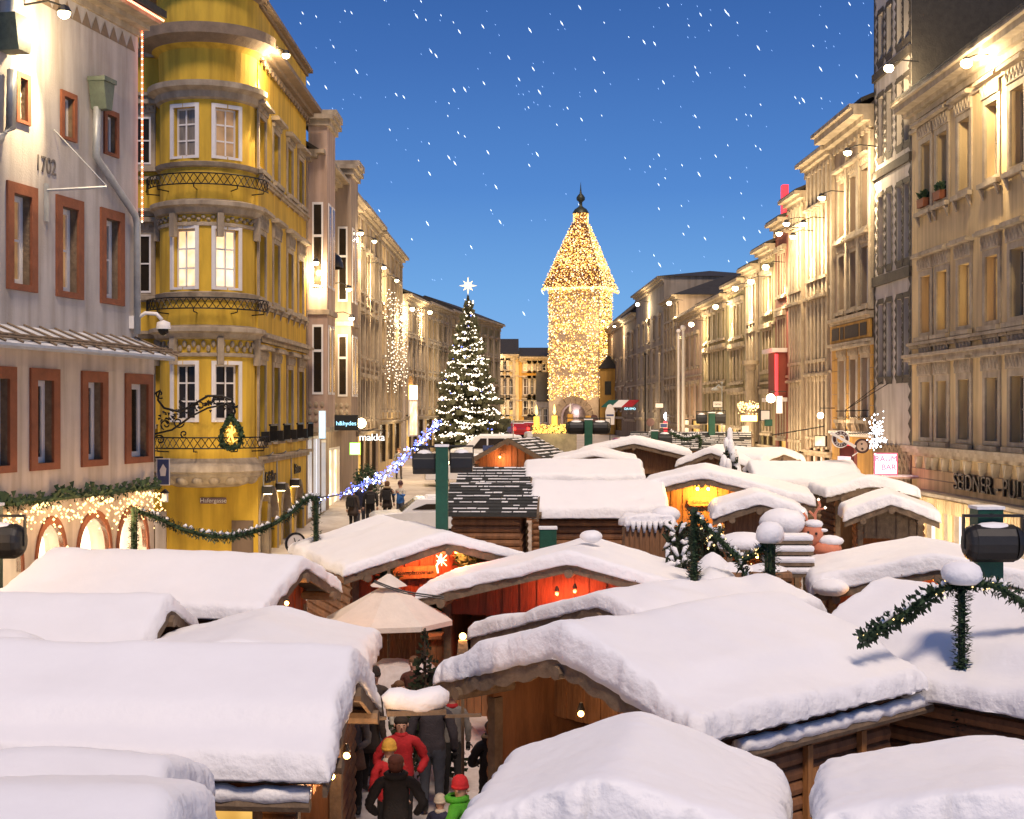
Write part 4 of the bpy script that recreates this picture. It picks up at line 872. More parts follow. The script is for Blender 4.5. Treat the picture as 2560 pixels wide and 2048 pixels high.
# beige house at far right
w15 = Wall('beige_house', 'large beige house with carved window hoods and a dark shop name over awnings', 'house', rpt(2279.5), rpt(2760), zb=.2); L15 = w15.L
cs15 = [w15.u(px) for px in (2316, 2357, 2412, 2481, 2545, 2640, 2720)]; o15 = []
for z0, z1 in ((5.35, 7.2), (8.85, 10.75), (13.05, 15.2)):
    for c in cs15: o15.append((c - .48, c + .48, z0, z1))
sh15 = []
x = .5
while x < L15 - 1.5: sh15.append((x, x + .5, 1.0, 3.1)); sh15.append((x + .9, x + 1.9, 1.0, 3.1)); x += 2.6
shell(w15, 0, L15, 16.9, 9, o15 + sh15, 'beige', .32, 3.5, eave=.75, z0=.2)
for i, (a, b, c, d) in enumerate(o15):
    fl = i // 7; j = i % 7
    pn = 'glass'
    if fl == 1 and j in (1, 2): pn = 'lit1'
    elif fl == 1 and j in (0, 3): pn = 'lit3'
    window(w15, a, b, c, d, .32, 2 if pn == 'glass' else 1, 2 if pn == 'glass' else 1, pane=pn, frame='stone', trim='stone', tw=.2, hood=.42, consoles=fl != 0)
for a, b, c, d in sh15:
    o = w15.build(MB().box(a, a + .07, .05, .2, c, d).box(b - .07, b, .05, .2, c, d), 'shop_window', 'stone'); w15.build(MB().quad((a, .2, c), (b, .2, c), (b, .2, d), (a, .2, d)), 'pane', 'shop', o)
cornice(w15, 0, L15, 7.82, [(.12, .1), (.28, .12), (.38, .1)], 'stone'); cornice(w15, 0, L15, 8.35, [(.1, .1), (.2, .1)], 'stone'); cornice(w15, 0, L15, 4.72, [(.14, .12), (.34, .12), (.4, .1)], 'stone')
for c in cs15:
    fr = MB(); fr.box(c - .55, c + .55, -.07, -.003, 8.06, 8.34)
    for k in range(7): fr.ball((c - .45 + k * .15, -.08, 8.2 + .05 * (-1) ** k), .06, .05, .10, 6, 4)
    w15.build(fr, 'carved_panel', 'stone')
    for s in (-.5, .5): fr = MB(); fr.add([(c + s - .14, -.2, 4.70), (c + s + .14, -.2, 4.70), (c + s, -.2, 4.3), (c + s - .14, -.003, 4.70), (c + s + .14, -.003, 4.70), (c + s, -.003, 4.3)], [(0, 1, 2), (0, 2, 5, 3), (1, 4, 5, 2)]); w15.build(fr, 'bracket', 'stone')

cornice(w15, 0, L15, 16.1, [(.12, .2), (.3, .16), (.62, .2), (.75, .14)], 'stone'); cornice(w15, 0, L15, 15.75, [(.1, .12)], 'stone')
gr_ = MB()
for z in (3.95, 4.28): gr_.box(0, L15, -.012, -.003, z, z + .035)
w15.build(gr_, 'stone_joints', 'stone2')
awn = MB(); awn.box(0, L15, -.45, -.003, 3.45, 3.62); awn.box(0, L15, -.55, -.451, 3.5, 3.6)
w15.build(awn, 'shop_cornice', 'stone'); fg = MB(); x = .05
while x < L15: fg.box(x, x + .10, -.5 - .015 * (int(x * 10) % 2), -.47, 3.05, 3.449); x += .105
w15.build(fg, 'awning_fringe', 'beige')
lt = empty('shop_lettering', w15.root.matrix_basis @ Vector((0, 0, 4.02 - w15.zb)), 'large dark block lettering of a shop name on the beige house', 'lettering', w15.root.rotation_euler.z)
u0_, u1_ = w15.u(2390), w15.u(2640)
t_ = text('lettering', 'SEIDNER - PULLNER', .66, 'text', lt, (0, 0, 0), depth=.04, align='LEFT'); bw = max(v.co.x for v in t_.data.vertices) - min(v.co.x for v in t_.data.vertices); t_.scale = ((u1_ - u0_) / bw, 1.1, 1); t_.location = (u0_, -.06, 0)
fp_ = MB()
for px, py in ((2310, 510), (2352, 490)):
    pass
for i, px in enumerate((2312, 2353)):
    c = w15.u(px); fx = empty('window_box', w15.root.matrix_basis @ Vector((c, -.05, 13.05 - w15.zb)), ('terracotta flower box on the top floor window sill next to the zigzag house', 'larger terracotta flower box on the second top floor window of the beige house')[i], 'flower box', w15.root.rotation_euler.z, 'flower boxes on the beige house')
    MB().prism([(-.3, 0), (.3, 0), (.36, .28), (-.36, .28)], 1, -.12, .1).build('trough', 'red_trim', fx); pb = MB(); rq = random.Random(i)
    for k in range(60): a_ = rq.uniform(-.3, .3); h_ = rq.uniform(.3, .6); pb.add([(a_, -.02, .25), (a_ + rq.gauss(0, .1), rq.gauss(0, .08), h_), (a_ + rq.gauss(0, .1) + .05, rq.gauss(0, .08), h_ - .05)], [(0, 1, 2)])
    pb.build('plants', 'fir', fx)
FL = [('r1', 1508, 802, 'floodlight on the brown house beside the tower', 1.0), ('r1', 1536, 816, 'second floodlight on the brown house beside the tower', 1.0), ('r3', 1594, 762, 'floodlight on the corner of the tall grey house next to the tower', 1.2), ('r4', 1673, 759, 'floodlight on the high parapet of the taupe house', 1.2), ('r5', 1728, 812, 'floodlight behind the flag poles', 1.2),
      ('r6', 1789, 768, 'floodlight on the ochre house with the lit top floor', 1.1), ('r7', 1838, 722, 'floodlight on the greenish house with balconies', 1.1), ('r8', 1877, 705, 'floodlight on the grey house with streaked upper floor', 1.1), ('r9', 1914, 669, 'floodlight on the olive grey house', 1.1),
      ('r10', 1948, 584, 'lower floodlight on the narrow red house', 1), ('r10', 1966, 560, 'upper floodlight on the narrow red house', 1), ('r11', 1983, 592, 'lower floodlight on the pale grey striped house', 1), ('r11', 2009, 560, 'upper floodlight on the pale grey striped house', 1), ('r12', 2054, 495, 'floodlight on the grey stucco house with pilasters', 1)]
for k, px, py, lab, s in FL: floodlight(rw[k], px, py, lab, 1.0, 400 if rw[k].a.y < 75 else 560, 105, size=s * 1.2)
floodlight(w13, 2119, 382, 'floodlight under the cornice of the ornate cream house', 1.1, 520, 105, size=1.2); floodlight(w14, 2222, 172, 'floodlight high on the zigzag sgraffito house', 1.0, 620, 110, size=1.3); floodlight(w15, 2416, 160, 'floodlight under the eaves of the beige house', .95, 720, 110, size=1.3)
for px in (2660, 2800): floodlight(w15, px, 120, 'floodlight under the eaves of the beige house' + (' beyond the lit windows' if px < 2700 else ' past the last window'), .95, 720, 110, size=1.3)
for u in (1.5, 4.0, 6.5, 9.5, 13): point(w15.root, (u, -1.3, 2.3 - w15.zb), 150, (1, .84, .62), .3)  # from here, bare points added before the shop fronts brighten the lower facades
for k_ in ('r12', 'r11', 'r9', 'r7', 'r6', 'r5', 'r3'):
    for t_ in (.3, .75): point(rw[k_].root, (rw[k_].L * t_, -1.6, zg(rw[k_].a.y) + 2.6 - rw[k_].zb), 120, (1, .76, .46), .3)
for w_ in (w13, w14): point(w_.root, (w_.L * .5, -1.8, 3.4 - w_.zb), 190, (1, .72, .45), .3)
for w_ in (w4, w5, hw_[1], hw_[2], fa, fb_): point(w_.root, (w_.L * .5, -1.8, zg(w_.a.y) + 2.6 - w_.zb), 200, (1, .76, .42), .3)
# red lit bay and roof turret of the red house
rb_ = MB(); u_ = rw['r10'].L
rb_.box(u_ * .3, u_ * .85, -.55, -.003, 6.9, 9.1); q = rw['r10']; q.build(rb_, 'bay_window', 'brick_red'); rb_ = MB().box(u_ * .88, u_ * .97, -.60, -.50, 7.0, 9.0); q.build(rb_, 'neon_tube', 'neonr'); rb_ = MB().box(u_ * .1, u_ * .9, -.75, -.003, 9.1, 9.3).box(u_ * .1, u_ * .9, -.75, -.003, 6.7, 6.899); q.build(rb_, 'bay_cornice', 'white')
rb_ = MB().box(u_ * .8, u_ * .95, -.26, .03, 15.7, 17.2); q.build(rb_, 'lit_roof_panel', 'neonr')
point(q.root, (u_ * .93, -1.3, 7.0), 40, (1, .1, .1), .2)
# ------------------------------------------------------------------ gate tower with light net
TD = 155.0; tcx = P(1452, 0, TD + 4).x; TR = R(-19)
tz = zg(TD) - .2
tw = empty('gate_tower', (tcx, TD + 4.2, tz), 'square gate tower with pyramid roof wrapped in thousands of golden lights', 'tower', TR)
HW = 2.98; zb0 = 0; zt = zpy(712, TD) - tz; za = zpy(560, TD + 4.2) - tz
tb = MB(); ah, aw_ = 3.6, 1.5                      # archway height and half width
panel(tb, -HW, HW, -.5, zt, [(-aw_, aw_, -.5, ah)], 1.2, -HW)
um, hw, zs = 0, aw_, 2.1; pts = [(hw * math.cos(t * math.pi / 12), zs + (ah - zs) * math.sin(t * math.pi / 12)) for t in range(13)]
for p, q in zip(pts, pts[1:]):
    tb.quad((p[0], -HW - .003, p[1]), (q[0], -HW - .003, q[1]), (q[0], -HW - .003, ah + .01), (p[0], -HW - .003, ah + .01)); tb.quad((p[0], -HW, p[1]), (q[0], -HW, q[1]), (q[0], -HW + 1.2, q[1]), (p[0], -HW + 1.2, p[1]))
for x in (-HW, HW): tb.quad((x, -HW, -.5), (x, HW, -.5), (x, HW, zt), (x, -HW, zt))
tb.quad((-HW, HW, -.5), (HW, HW, -.5), (HW, HW, zt), (-HW, HW, zt)); tb.quad((-aw_, -HW + 1.2, -.5), (aw_, -HW + 1.2, -.5), (aw_, -HW + 1.2, ah), (-aw_, -HW + 1.2, ah))
M['treebulb'] = emit('tree_bulb', (1, .84, .64), 3.2)
M['twall'] = mat('tower_wall', (.42, .32, .22), .9, .3, 1.5, .3, 12); M['troof'] = mat('tower_tiles', (.20, .08, .03), .85, .5, 3, .5, 12)
tb.build('wall', 'twall', tw)
st = MB()
for t in range(9):                                   # voussoirs round the archway
    a = math.pi * (t + .5) / 9; st.obox((1.95 * math.cos(a), -HW - .06, 2.1 + 1.95 * math.sin(a)), ((math.cos(a), 0, math.sin(a)), (0, 1, 0), (-math.sin(a), 0, math.cos(a))), .42, .12, .30)
for s in (-1, 1):
    for k in range(3): st.box(s * 1.95 - .42, s * 1.95 + .42, -HW - .18, -HW - .004, -.4 + k * .8, .36 + k * .8)
st.build('arch_stones', 'stone2', tw)
gt = MB().box(-aw_ + .1, -.45, -HW + .9, -HW + 1.15, -.4, 3.0).box(.4, aw_ - .1, -HW + .9, -HW + 1.15, -.4, 3.0); gt.build('gate', 'woodg', tw)
EO = 3.6; ro = MB()
ro.add([(-EO, -EO, zt - .25), (EO, -EO, zt - .25), (EO, EO, zt - .25), (-EO, EO, zt - .25), (-.8, -.8, za), (.8, -.8, za), (.8, .8, za), (-.8, .8, za),
        (-2.8, -2.8, zt + 2.0), (2.8, -2.8, zt + 2.0), (2.8, 2.8, zt + 2.0), (-2.8, 2.8, zt + 2.0)],
       [(0, 1, 9, 8), (1, 2, 10, 9), (2, 3, 11, 10), (3, 0, 8, 11), (8, 9, 5, 4), (9, 10, 6, 5), (10, 11, 7, 6), (11, 8, 4, 7), (3, 2, 1, 0)])
ro.build('roof', 'troof', tw)
la = MB().lathe([(.78, za - .1), (.78, za + 1.25)], 8); la.build('lantern', 'woodo', tw)
M['copper'] = mat('dark_copper', (.06, .065, .035), .5, .4, 2, metal=.3)
k_ = (zpy(455, TD + 4.2) - tz - za - 1.2) / 5.8; sp = MB().lathe([(r_, za + 1.2 + (z_ - 1.2) * k_) for r_, z_ in ((.98, 1.2), (.95, 1.4), (.7, 2.0), (.35, 2.35), (.2, 2.6), (.2, 3.3), (.5, 3.7), (.52, 4.1), (.36, 4.5), (.14, 4.9), (.08, 5.6), (.01, 7.0))], 12); sp.build('spire', 'copper', tw, True)
# light net: bulbs hung in wavy rows over walls and roof
ln = MB(); rr = random.Random(12)
def bulb(p, s=1): ln.octa(p, rr.uniform(.04, .085) * s, 0 if rr.random() < .62 else (1 if rr.random() < .7 else 2))
for i in range(4900):
    f = rr.choice((0, 0, 0, 1, 1, 3)); u = rr.uniform(-HW, HW); z = rr.uniform(4.15 + .2 * math.sin(u * 3), zt - .3)
    if f == 0 and any(abs(u - wx) < .75 and abs(z - wz_) < .38 for wx in (-1.0, .9) for wz_ in (7.2, 11.2)) and rr.random() < .8: continue
    p = [(u, -HW - .12, z), (HW + .12, u, z), None, (-HW - .12, u, z)][f]
    bulb(p)
for i in range(3300):
    f = rr.choice((0, 0, 0, 1, 1, 3)); t = 1 - math.sqrt(rr.random()) if rr.random() < .8 else rr.random()
    if t < .19: e = EO + (2.8 - EO) * t / .19; z = zt - .25 + 2.25 * t / .19
    else: e = 2.8 + (.8 - 2.8) * (t - .19) / .81; z = zt + 2 + (za - zt - 2) * (t - .19) / .81
    u = rr.uniform(-e, e); p = [(u, -e - .1, z + .05), (e + .1, u, z + .05), None, (-e - .1, u, z + .05)][f]
    bulb(p, .92)
for i in range(420):
    u = -EO + 2 * EO * i / 420
    for f in (0, 1): bulb([(u, -EO - .05, zt - .32 + rr.gauss(0, .07)), (EO + .05, u, zt - .32 + rr.gauss(0, .07))][f], 1.3)
for i in range(240):
    a = rr.random() * 6.28; bulb((.86 * math.cos(a), .86 * math.sin(a), za + rr.random() * 1.2))
o = ln.build('light_net', ['bulbg', 'bulb', 'bulbw'], tw)
for z in (7, 13): point(tw, (0, -HW - 3.5, z), 160, (1, .62, .2), 1.0); point(tw, (HW + 3.5, 0, z), 110, (1, .62, .2), 1.0)
point(tw, (0, -EO - 2, zt + 4), 80, (1, .55, .2), 1.0)
for x in (-2.4, 2.4): point(tw, (x, -HW - 2.2, 3.6), 160, (1, .78, .5), .5)
point(tw, (-HW - 4, 1, 8), 700, (1, .62, .2), 1.0); point(tw, (0, -HW + .7, 2.6), 60, (.8, .7, 1), .3)  # first light is an added fill, brightening the far houses beside the tower
tz2 = empty('side_house', P(1520, 0, 150).xy.to_3d() + Vector((0, 0, zg(150) - .2)), 'small ochre house wedged between the lit tower and the brown house', 'house', R(-8))
sh_ = MB().box(-.9, .9, 0, 4, 0, 7.6); sh_.build('wall', 'ochre', tz2); MB().prism([(-1.1, 7.5), (1.1, 7.5), (0, 9.0)], 1, -.2, 4.2).build('roof', 'roof', tz2)
for z in (1.0, 4.6): MB().box(-.35, .35, -.06, -.003, z, z + 1.5).build('window', 'glass', tz2)
# ------------------------------------------------------------------ big Christmas tree
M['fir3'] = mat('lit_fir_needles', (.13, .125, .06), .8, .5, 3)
def spruce(root, H, rb, n_w, seed, m='fir2', crown='crown', dens=1.0, droop=.25, bare=0.0, ns=.22, z0=.08):
    rr = random.Random(seed); c = MB(); tips = []
    MB().tube([(0, 0, 0), (0, 0, H * .5), (0, 0, H * .98)], [H * .014 + .03, H * .009 + .02, .012], 7).build('trunk', 'bark', root)
    for k in range(n_w):
        t = (k + .5) / n_w; z = H * (z0 + (1 - z0 - .02) * t); L = rb * (1 - t) ** .85 * rr.uniform(.80, 1.12) + .08 * rb * .3
        nb = max(5, int((13 - 7 * t)))
        zk = z
        for j in range(nb):
            z = zk + rr.uniform(-.6, .6) * H * .9 / n_w
            a = 6.283 * (j + rr.random() * .7) / nb + k * 1.3; l = L * rr.uniform(.62, 1.15); rise = .30 * (t - .45)
            pts = []
            for s in range(6):
                f = s / 5; pts.append(Vector((math.cos(a) * l * f, math.sin(a) * l * f, z + l * (rise * f - droop * f * (1 - f * .75)))))
            c.tube(pts, [.028 * (1 - .15 * s) for s in range(6)], 3, 1, False)
            tips.append((pts, l))
            nn = int(26 * dens * (l + .35))
            for q in range(nn):
                f = rr.random() ** .7; p = pts[min(4, int(f * 5))].lerp(pts[min(5, int(f * 5) + 1)], f * 5 - int(f * 5))
                if f < bare: continue
                w = (1 - f * .6) * .22 * l ** .5 * (.5 + .5 * (1 - t)); sd = rr.choice((-1, 1)); o = Vector((-math.sin(a) * sd, math.cos(a) * sd, 0)) * w * rr.random() + Vector((0, 0, rr.uniform(-.16, .05)))
                d = (Vector((math.cos(a), math.sin(a), -.2)) + Vector((-math.sin(a), math.cos(a), 0)) * sd * rr.uniform(.2, 1.1)).normalized() * rr.uniform(.6, 1.3) * ns * (.32 + .68 * (1 - t) ** .7); q0 = p + o
                c.add([q0, q0 + d + Vector((0, 0, ns * .18)), q0 + d * .8 + Vector((0, 0, -ns * .35)), q0 + Vector((0, 0, -ns * .3))], [(0, 1, 2, 3)])
    for q in range(int(90 * dens)):                      # leader shoot
        a = rr.random() * 6.283; z = H * (1 - .075 * rr.random()); d = Vector((math.cos(a), math.sin(a), .9)) * ns * .28 * (1.6 - (z / H - .925) * 14); c.add([Vector((0, 0, z)), Vector((0, 0, z)) + d, Vector((0, 0, z - ns * .2)) + d * .7], [(0, 1, 2)])
    o = c.build(crown, [m, 'bark'], root); return tips
ct_d = 108.0; cx = P(1170, 0, ct_d).x
ct = empty('christmas_tree', (cx, ct_d, zg(ct_d) - .1), 'tall Christmas tree covered in white lights with a glowing star on top', 'christmas tree')
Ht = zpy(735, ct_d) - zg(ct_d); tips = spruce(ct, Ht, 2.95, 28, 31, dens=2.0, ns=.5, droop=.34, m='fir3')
rr = random.Random(6); lb = MB()
for pts, l in tips:
    for f in [x / max(3, int(l * 10)) for x in range(1, max(3, int(l * 10)) + 1)]:
        if f < .35 or rr.random() < .12: continue
        k = min(4, int(f * 5)); p = pts[k].lerp(pts[k + 1], f * 5 - k); lb.octa(p + Vector((rr.gauss(0, .10), rr.gauss(0, .10), rr.gauss(.05, .09))), rr.uniform(.04, .09), 0 if rr.random() < .94 else 1)
for k in range(9):
    t = .02 + .75 * k / 9; rad_ = 2.95 * (1 - t) ** .85 * .98; n_ = 5; a0_ = rr.random() * 6
    for j in range(n_):
        if rr.random() < .2: continue
        a1_, a2_ = a0_ + 6.283 * j / n_, a0_ + 6.283 * (j + .85) / n_; m__ = max(4, int(rad_ * (a2_ - a1_) / .13)); sg_ = rr.uniform(.25, .6) * (1 - t)
        for q in range(m__): f = q / m__; a = a1_ + (a2_ - a1_) * f; lb.octa((rad_ * math.cos(a) * rr.uniform(.95, 1.05), rad_ * math.sin(a) * rr.uniform(.95, 1.05), Ht * (.09 + .9 * t) + .25 - sg_ * 4 * f * (1 - f) + rr.gauss(0, .04)), rr.uniform(.04, .08))
lb.build('light_chain', ['treebulb', 'bulbb'], ct)
s_ = MB(); vs = []
for k in range(16):
    r_ = .72 if k % 4 == 0 else (.55 if k % 2 == 0 else .22); a = math.pi / 2 + k * math.pi / 8; vs.append((r_ * math.cos(a), 0, Ht + .75 + r_ * math.sin(a)))
s_.add(vs + [(0, -.14, Ht + .75), (0, .14, Ht + .75)], [(k, (k + 1) % 16, 16) for k in range(16)] + [((k + 1) % 16, k, 17) for k in range(16)]); s_.build('star', 'bulb', ct)
for z, r_ in ((2, 3.6), (5, 3), (8, 2.4)): point(ct, (0, -r_ - .5, z), 110, (1, .85, .6), .6)
# ------------------------------------------------------------------ advent candles on a planter, vehicles
ad = empty('advent_planter', (P(1386, 0, 92).x, 92, zg(92)), 'large grey box planter with a lit yellow garland around its top', 'planter')
pzt = zpy(1083, 92) - zg(92)
MB().box(-1.45, 1.45, -1.2, 1.2, 0, pzt).build('box', 'wax', ad); gl = MB(); rr = random.Random(3); fg = MB()
for i in range(520):
    a = rr.uniform(-1.5, 1.5); z = pzt + rr.uniform(-.02, .6); gl.octa((a, -1.22 + rr.random() * 1.2, z), .045)
for i in range(500):
    q = Vector((rr.uniform(-1.5, 1.5), rr.uniform(-1.2, 1.2), pzt + rr.random() * .55)); fg.add([q, q + Vector((rr.gauss(0, .12), rr.gauss(0, .1), .1)), q + Vector((rr.gauss(0, .12), rr.gauss(0, .1), -.05))], [(0, 1, 2)])
gl.build('garland_lights', 'bulbg', ad); fg.build('fir_garland', 'fir', ad); point(ad, (0, -1.6, pzt + .4), 40, (1, .8, .3), .3)
for i, (px, top, bot, lit) in enumerate(((1341, 1042, 1064, 1), (1386, 1040, 1064, 1), (1425, 1036, 1062, 0), (1470, 1040, 1062, 0))):
    zb_, zt_ = zpy(bot + 12, 92), zpy(top, 92); c = empty('giant_candle', (P(px, 0, 92).x, 91.6 + .3 * (i % 2), zb_), ('glowing yellow giant candle on the planter end facing the Christmas tree', 'glowing yellow giant candle in the middle of the lit planter', 'unlit yellow giant candle standing before the tower archway', 'unlit yellow giant candle behind the green post')[i], 'candle', 0, 'giant candles by the planter')
    h = zt_ - zb_; MB().lathe([(.2, 0), (.2, h), (.17, h + .02), (.01, h - .02)], 12).build('wax_body', 'candle' if lit else 'ochre', c, True); MB().tube([(0, 0, h), (0, 0, h + .12)], .02, 4).build('wick', 'iron', c)
    if i < 3: MB().lathe([(.01, h + .08), (.10, h + .25), (.08, h + .42), (.01, h + .78)], 10).build('flame', 'flame' if lit else 'paper', c, True)
# vehicles ------------------------------------------------------------
def van(label, loc, rz, paint='carw', L=4.9, H=1.95, band=None, low=False, snow=True, tail='tail'):
    r = empty('parked_car' if low else 'van', loc, label, 'car' if low else 'van', rz); W_ = .92
    if low: prof = [(-L / 2, .35), (-L / 2, .85), (-L / 2 + .15, .95), (-L / 2 + 1.1, 1.0), (-L / 2 + 1.7, H), (L / 2 - 1.3, H), (L / 2 - .5, 1.05), (L / 2 - .05, .95), (L / 2, .4)]
    else: prof = [(-L / 2, .35), (-L / 2, .85), (-L / 2 + .25, 1.05), (-L / 2 + .95, 1.15), (-L / 2 + 1.75, H - .08), (-L / 2 + 2.1, H), (L / 2 - .25, H), (L / 2 - .03, H - .25), (L / 2, .4)]
    b = MB(); n = len(prof); vs = []
    for y, k in ((-W_, .0), (-W_ + .06, 1), (W_ - .06, 1), (W_, 0)):
        for x, z in prof: tpr = .12 * max(0, (z - 1.0)); yy = y - math.copysign(tpr, y); vs.append((x * (1 if k else .985), yy, z if k else z * .985 + .01))
    fs = [tuple(range(n)), tuple(range(4 * n - 1, 3 * n - 1, -1))]
    for s in range(3):
        for i in range(n): fs.append((s * n + i, s * n + (i + 1) % n, (s + 1) * n + (i + 1) % n, (s + 1) * n + i))
    b.add(vs, fs); b.build('body', paint, r, False, bevel=.03)
    g = MB(); z0, z1 = 1.08, H - .2; xs_ = -L / 2 + (1.2 if low else 1.15); ys = .93
    for sd in (-1, 1):
        yb_ = sd * (ys - .12 * .1); yt = sd * (ys - .12 * (H - 1.2) + .0)
        x = -L / 2 + (1.55 if low else 1.6)
        for a, c in ((x, x + .85), (x + .95, x + 2.0), (x + 2.1, min(x + 3.1, L / 2 - .4))):
            dx = .45 if a == x else 0; g.quad((a - dx * .2, yb_ + sd * .02, z0 + .02), (c, yb_ + sd * .02, z0 + .02), (c, yt + sd * .02, z1), (a + dx, yt + sd * .02, z1))
    wx0, wx1 = (-L / 2 + 1.12, -L / 2 + 1.66) if low else (-L / 2 + 1.0, -L / 2 + 1.70)
    wz0, wz1 = (1.03, H - .06) if low else (1.2, H - .16)
    g.quad((wx0 - .03, -.74, wz0), (wx0 - .03, .74, wz0), (wx1 - .03, .66, wz1), (wx1 - .03, -.66, wz1)); g.quad((L / 2 + .0, -.66, H - .85), (L / 2 + .0, .66, H - .85), (L / 2 - .04 if not low else L / 2 - .8, .6, H - .3), (L / 2 - .04 if not low else L / 2 - .8, -.6, H - .3))
    g.build('windows', 'glass', r)
    for i, (x, y) in enumerate(((-L / 2 + .9, -.86), (-L / 2 + .9, .86), (L / 2 - .95, -.86), (L / 2 - .95, .86))):
        t = MB(); t.add(*cyl(x, y, .33, .33, .2)); wh = t.build('wheel', 'rubber', r); h = MB(); h.add(*cyl(x, y + math.copysign(.02, y), .33, .19, .2)); h.build('rim', 'zinc', wh)
    for y in (-.68, .68):
        MB().box(L / 2 - .06, L / 2 + .02, y - .1, y + .1, .85, 1.15).build('tail_light', tail, r); MB().box(-L / 2 - .02, -L / 2 + .1, y - .15, y + .15, .66, .84).build('headlight', 'paper', r)
    if band: 
        q = MB()
        for sd in (-1, 1): q.quad((-L / 2 + 2.2, sd * .945, .95), (L / 2 - .3, sd * .945, .95), (L / 2 - .3, sd * .945, 1.3), (-L / 2 + 2.2, sd * .945, 1.3))
        q.build('side_stripe', band, r)
    if snow: MB().prism([(-L / 2 + 2.0, H - .01), (L / 2 - .5 if not low else L / 2 - 1.4, H - .01), (L / 2 - .6 if not low else L / 2 - 1.5, H + .07), (-L / 2 + 2.1, H + .07)], 1, -.6, .6).build('snow_layer', 'snow', r)
    return r
def cyl(x, y, z, r, w, n=16):
    vs = [(x + r * math.cos(6.283 * k / n), y + s * w / 2, z + r * math.sin(6.283 * k / n)) for s in (-1, 1) for k in range(n)]
    return vs, [tuple(range(n)), tuple(range(2 * n - 1, n - 1, -1))] + [(k, (k + 1) % n, (k + 1) % n + n, k + n) for k in range(n)]
def gl_(px, d): return (P(px, 0, d).x, d, zg(d))
v1 = van('white van with a blue stripe parked below the Christmas tree', gl_(1215, 89), R(4), band='navy')
v2 = van('white estate car half hidden behind the green post', gl_(1170, 72), R(6), L=4.6, H=1.6, low=True)
v3 = van('red car with glowing red tail lights between the tree and the candles', gl_(1292, 138), R(-78), 'carr', 4.4, 1.5, low=True)
v7 = van('second red car with tail lights on beside the advent candles', gl_(1322, 142), R(-84), 'carr', 4.3, 1.5, low=True)
v8 = van('dark car with tail lights on just behind the Christmas tree', gl_(1262, 144), R(-70), 'card', 4.3, 1.5, low=True)
v4 = van('silver car parked beside the dark shingled huts behind the green post', gl_(1068, 50.5), R(8), 'carw', 4.2, 1.5, low=True)
v5 = van('red car glimpsed between the green post and the snowy far roofs', gl_(1560, 96), R(10), 'carr', 4.4, 1.5, low=True)
v6 = van('grey car parked in front of the tower archway', gl_(1372, 128), R(8), 'carw', 4.4, 1.5, low=True)
v1['label'] = 'white van with a dark blue side stripe parked below the Christmas tree'
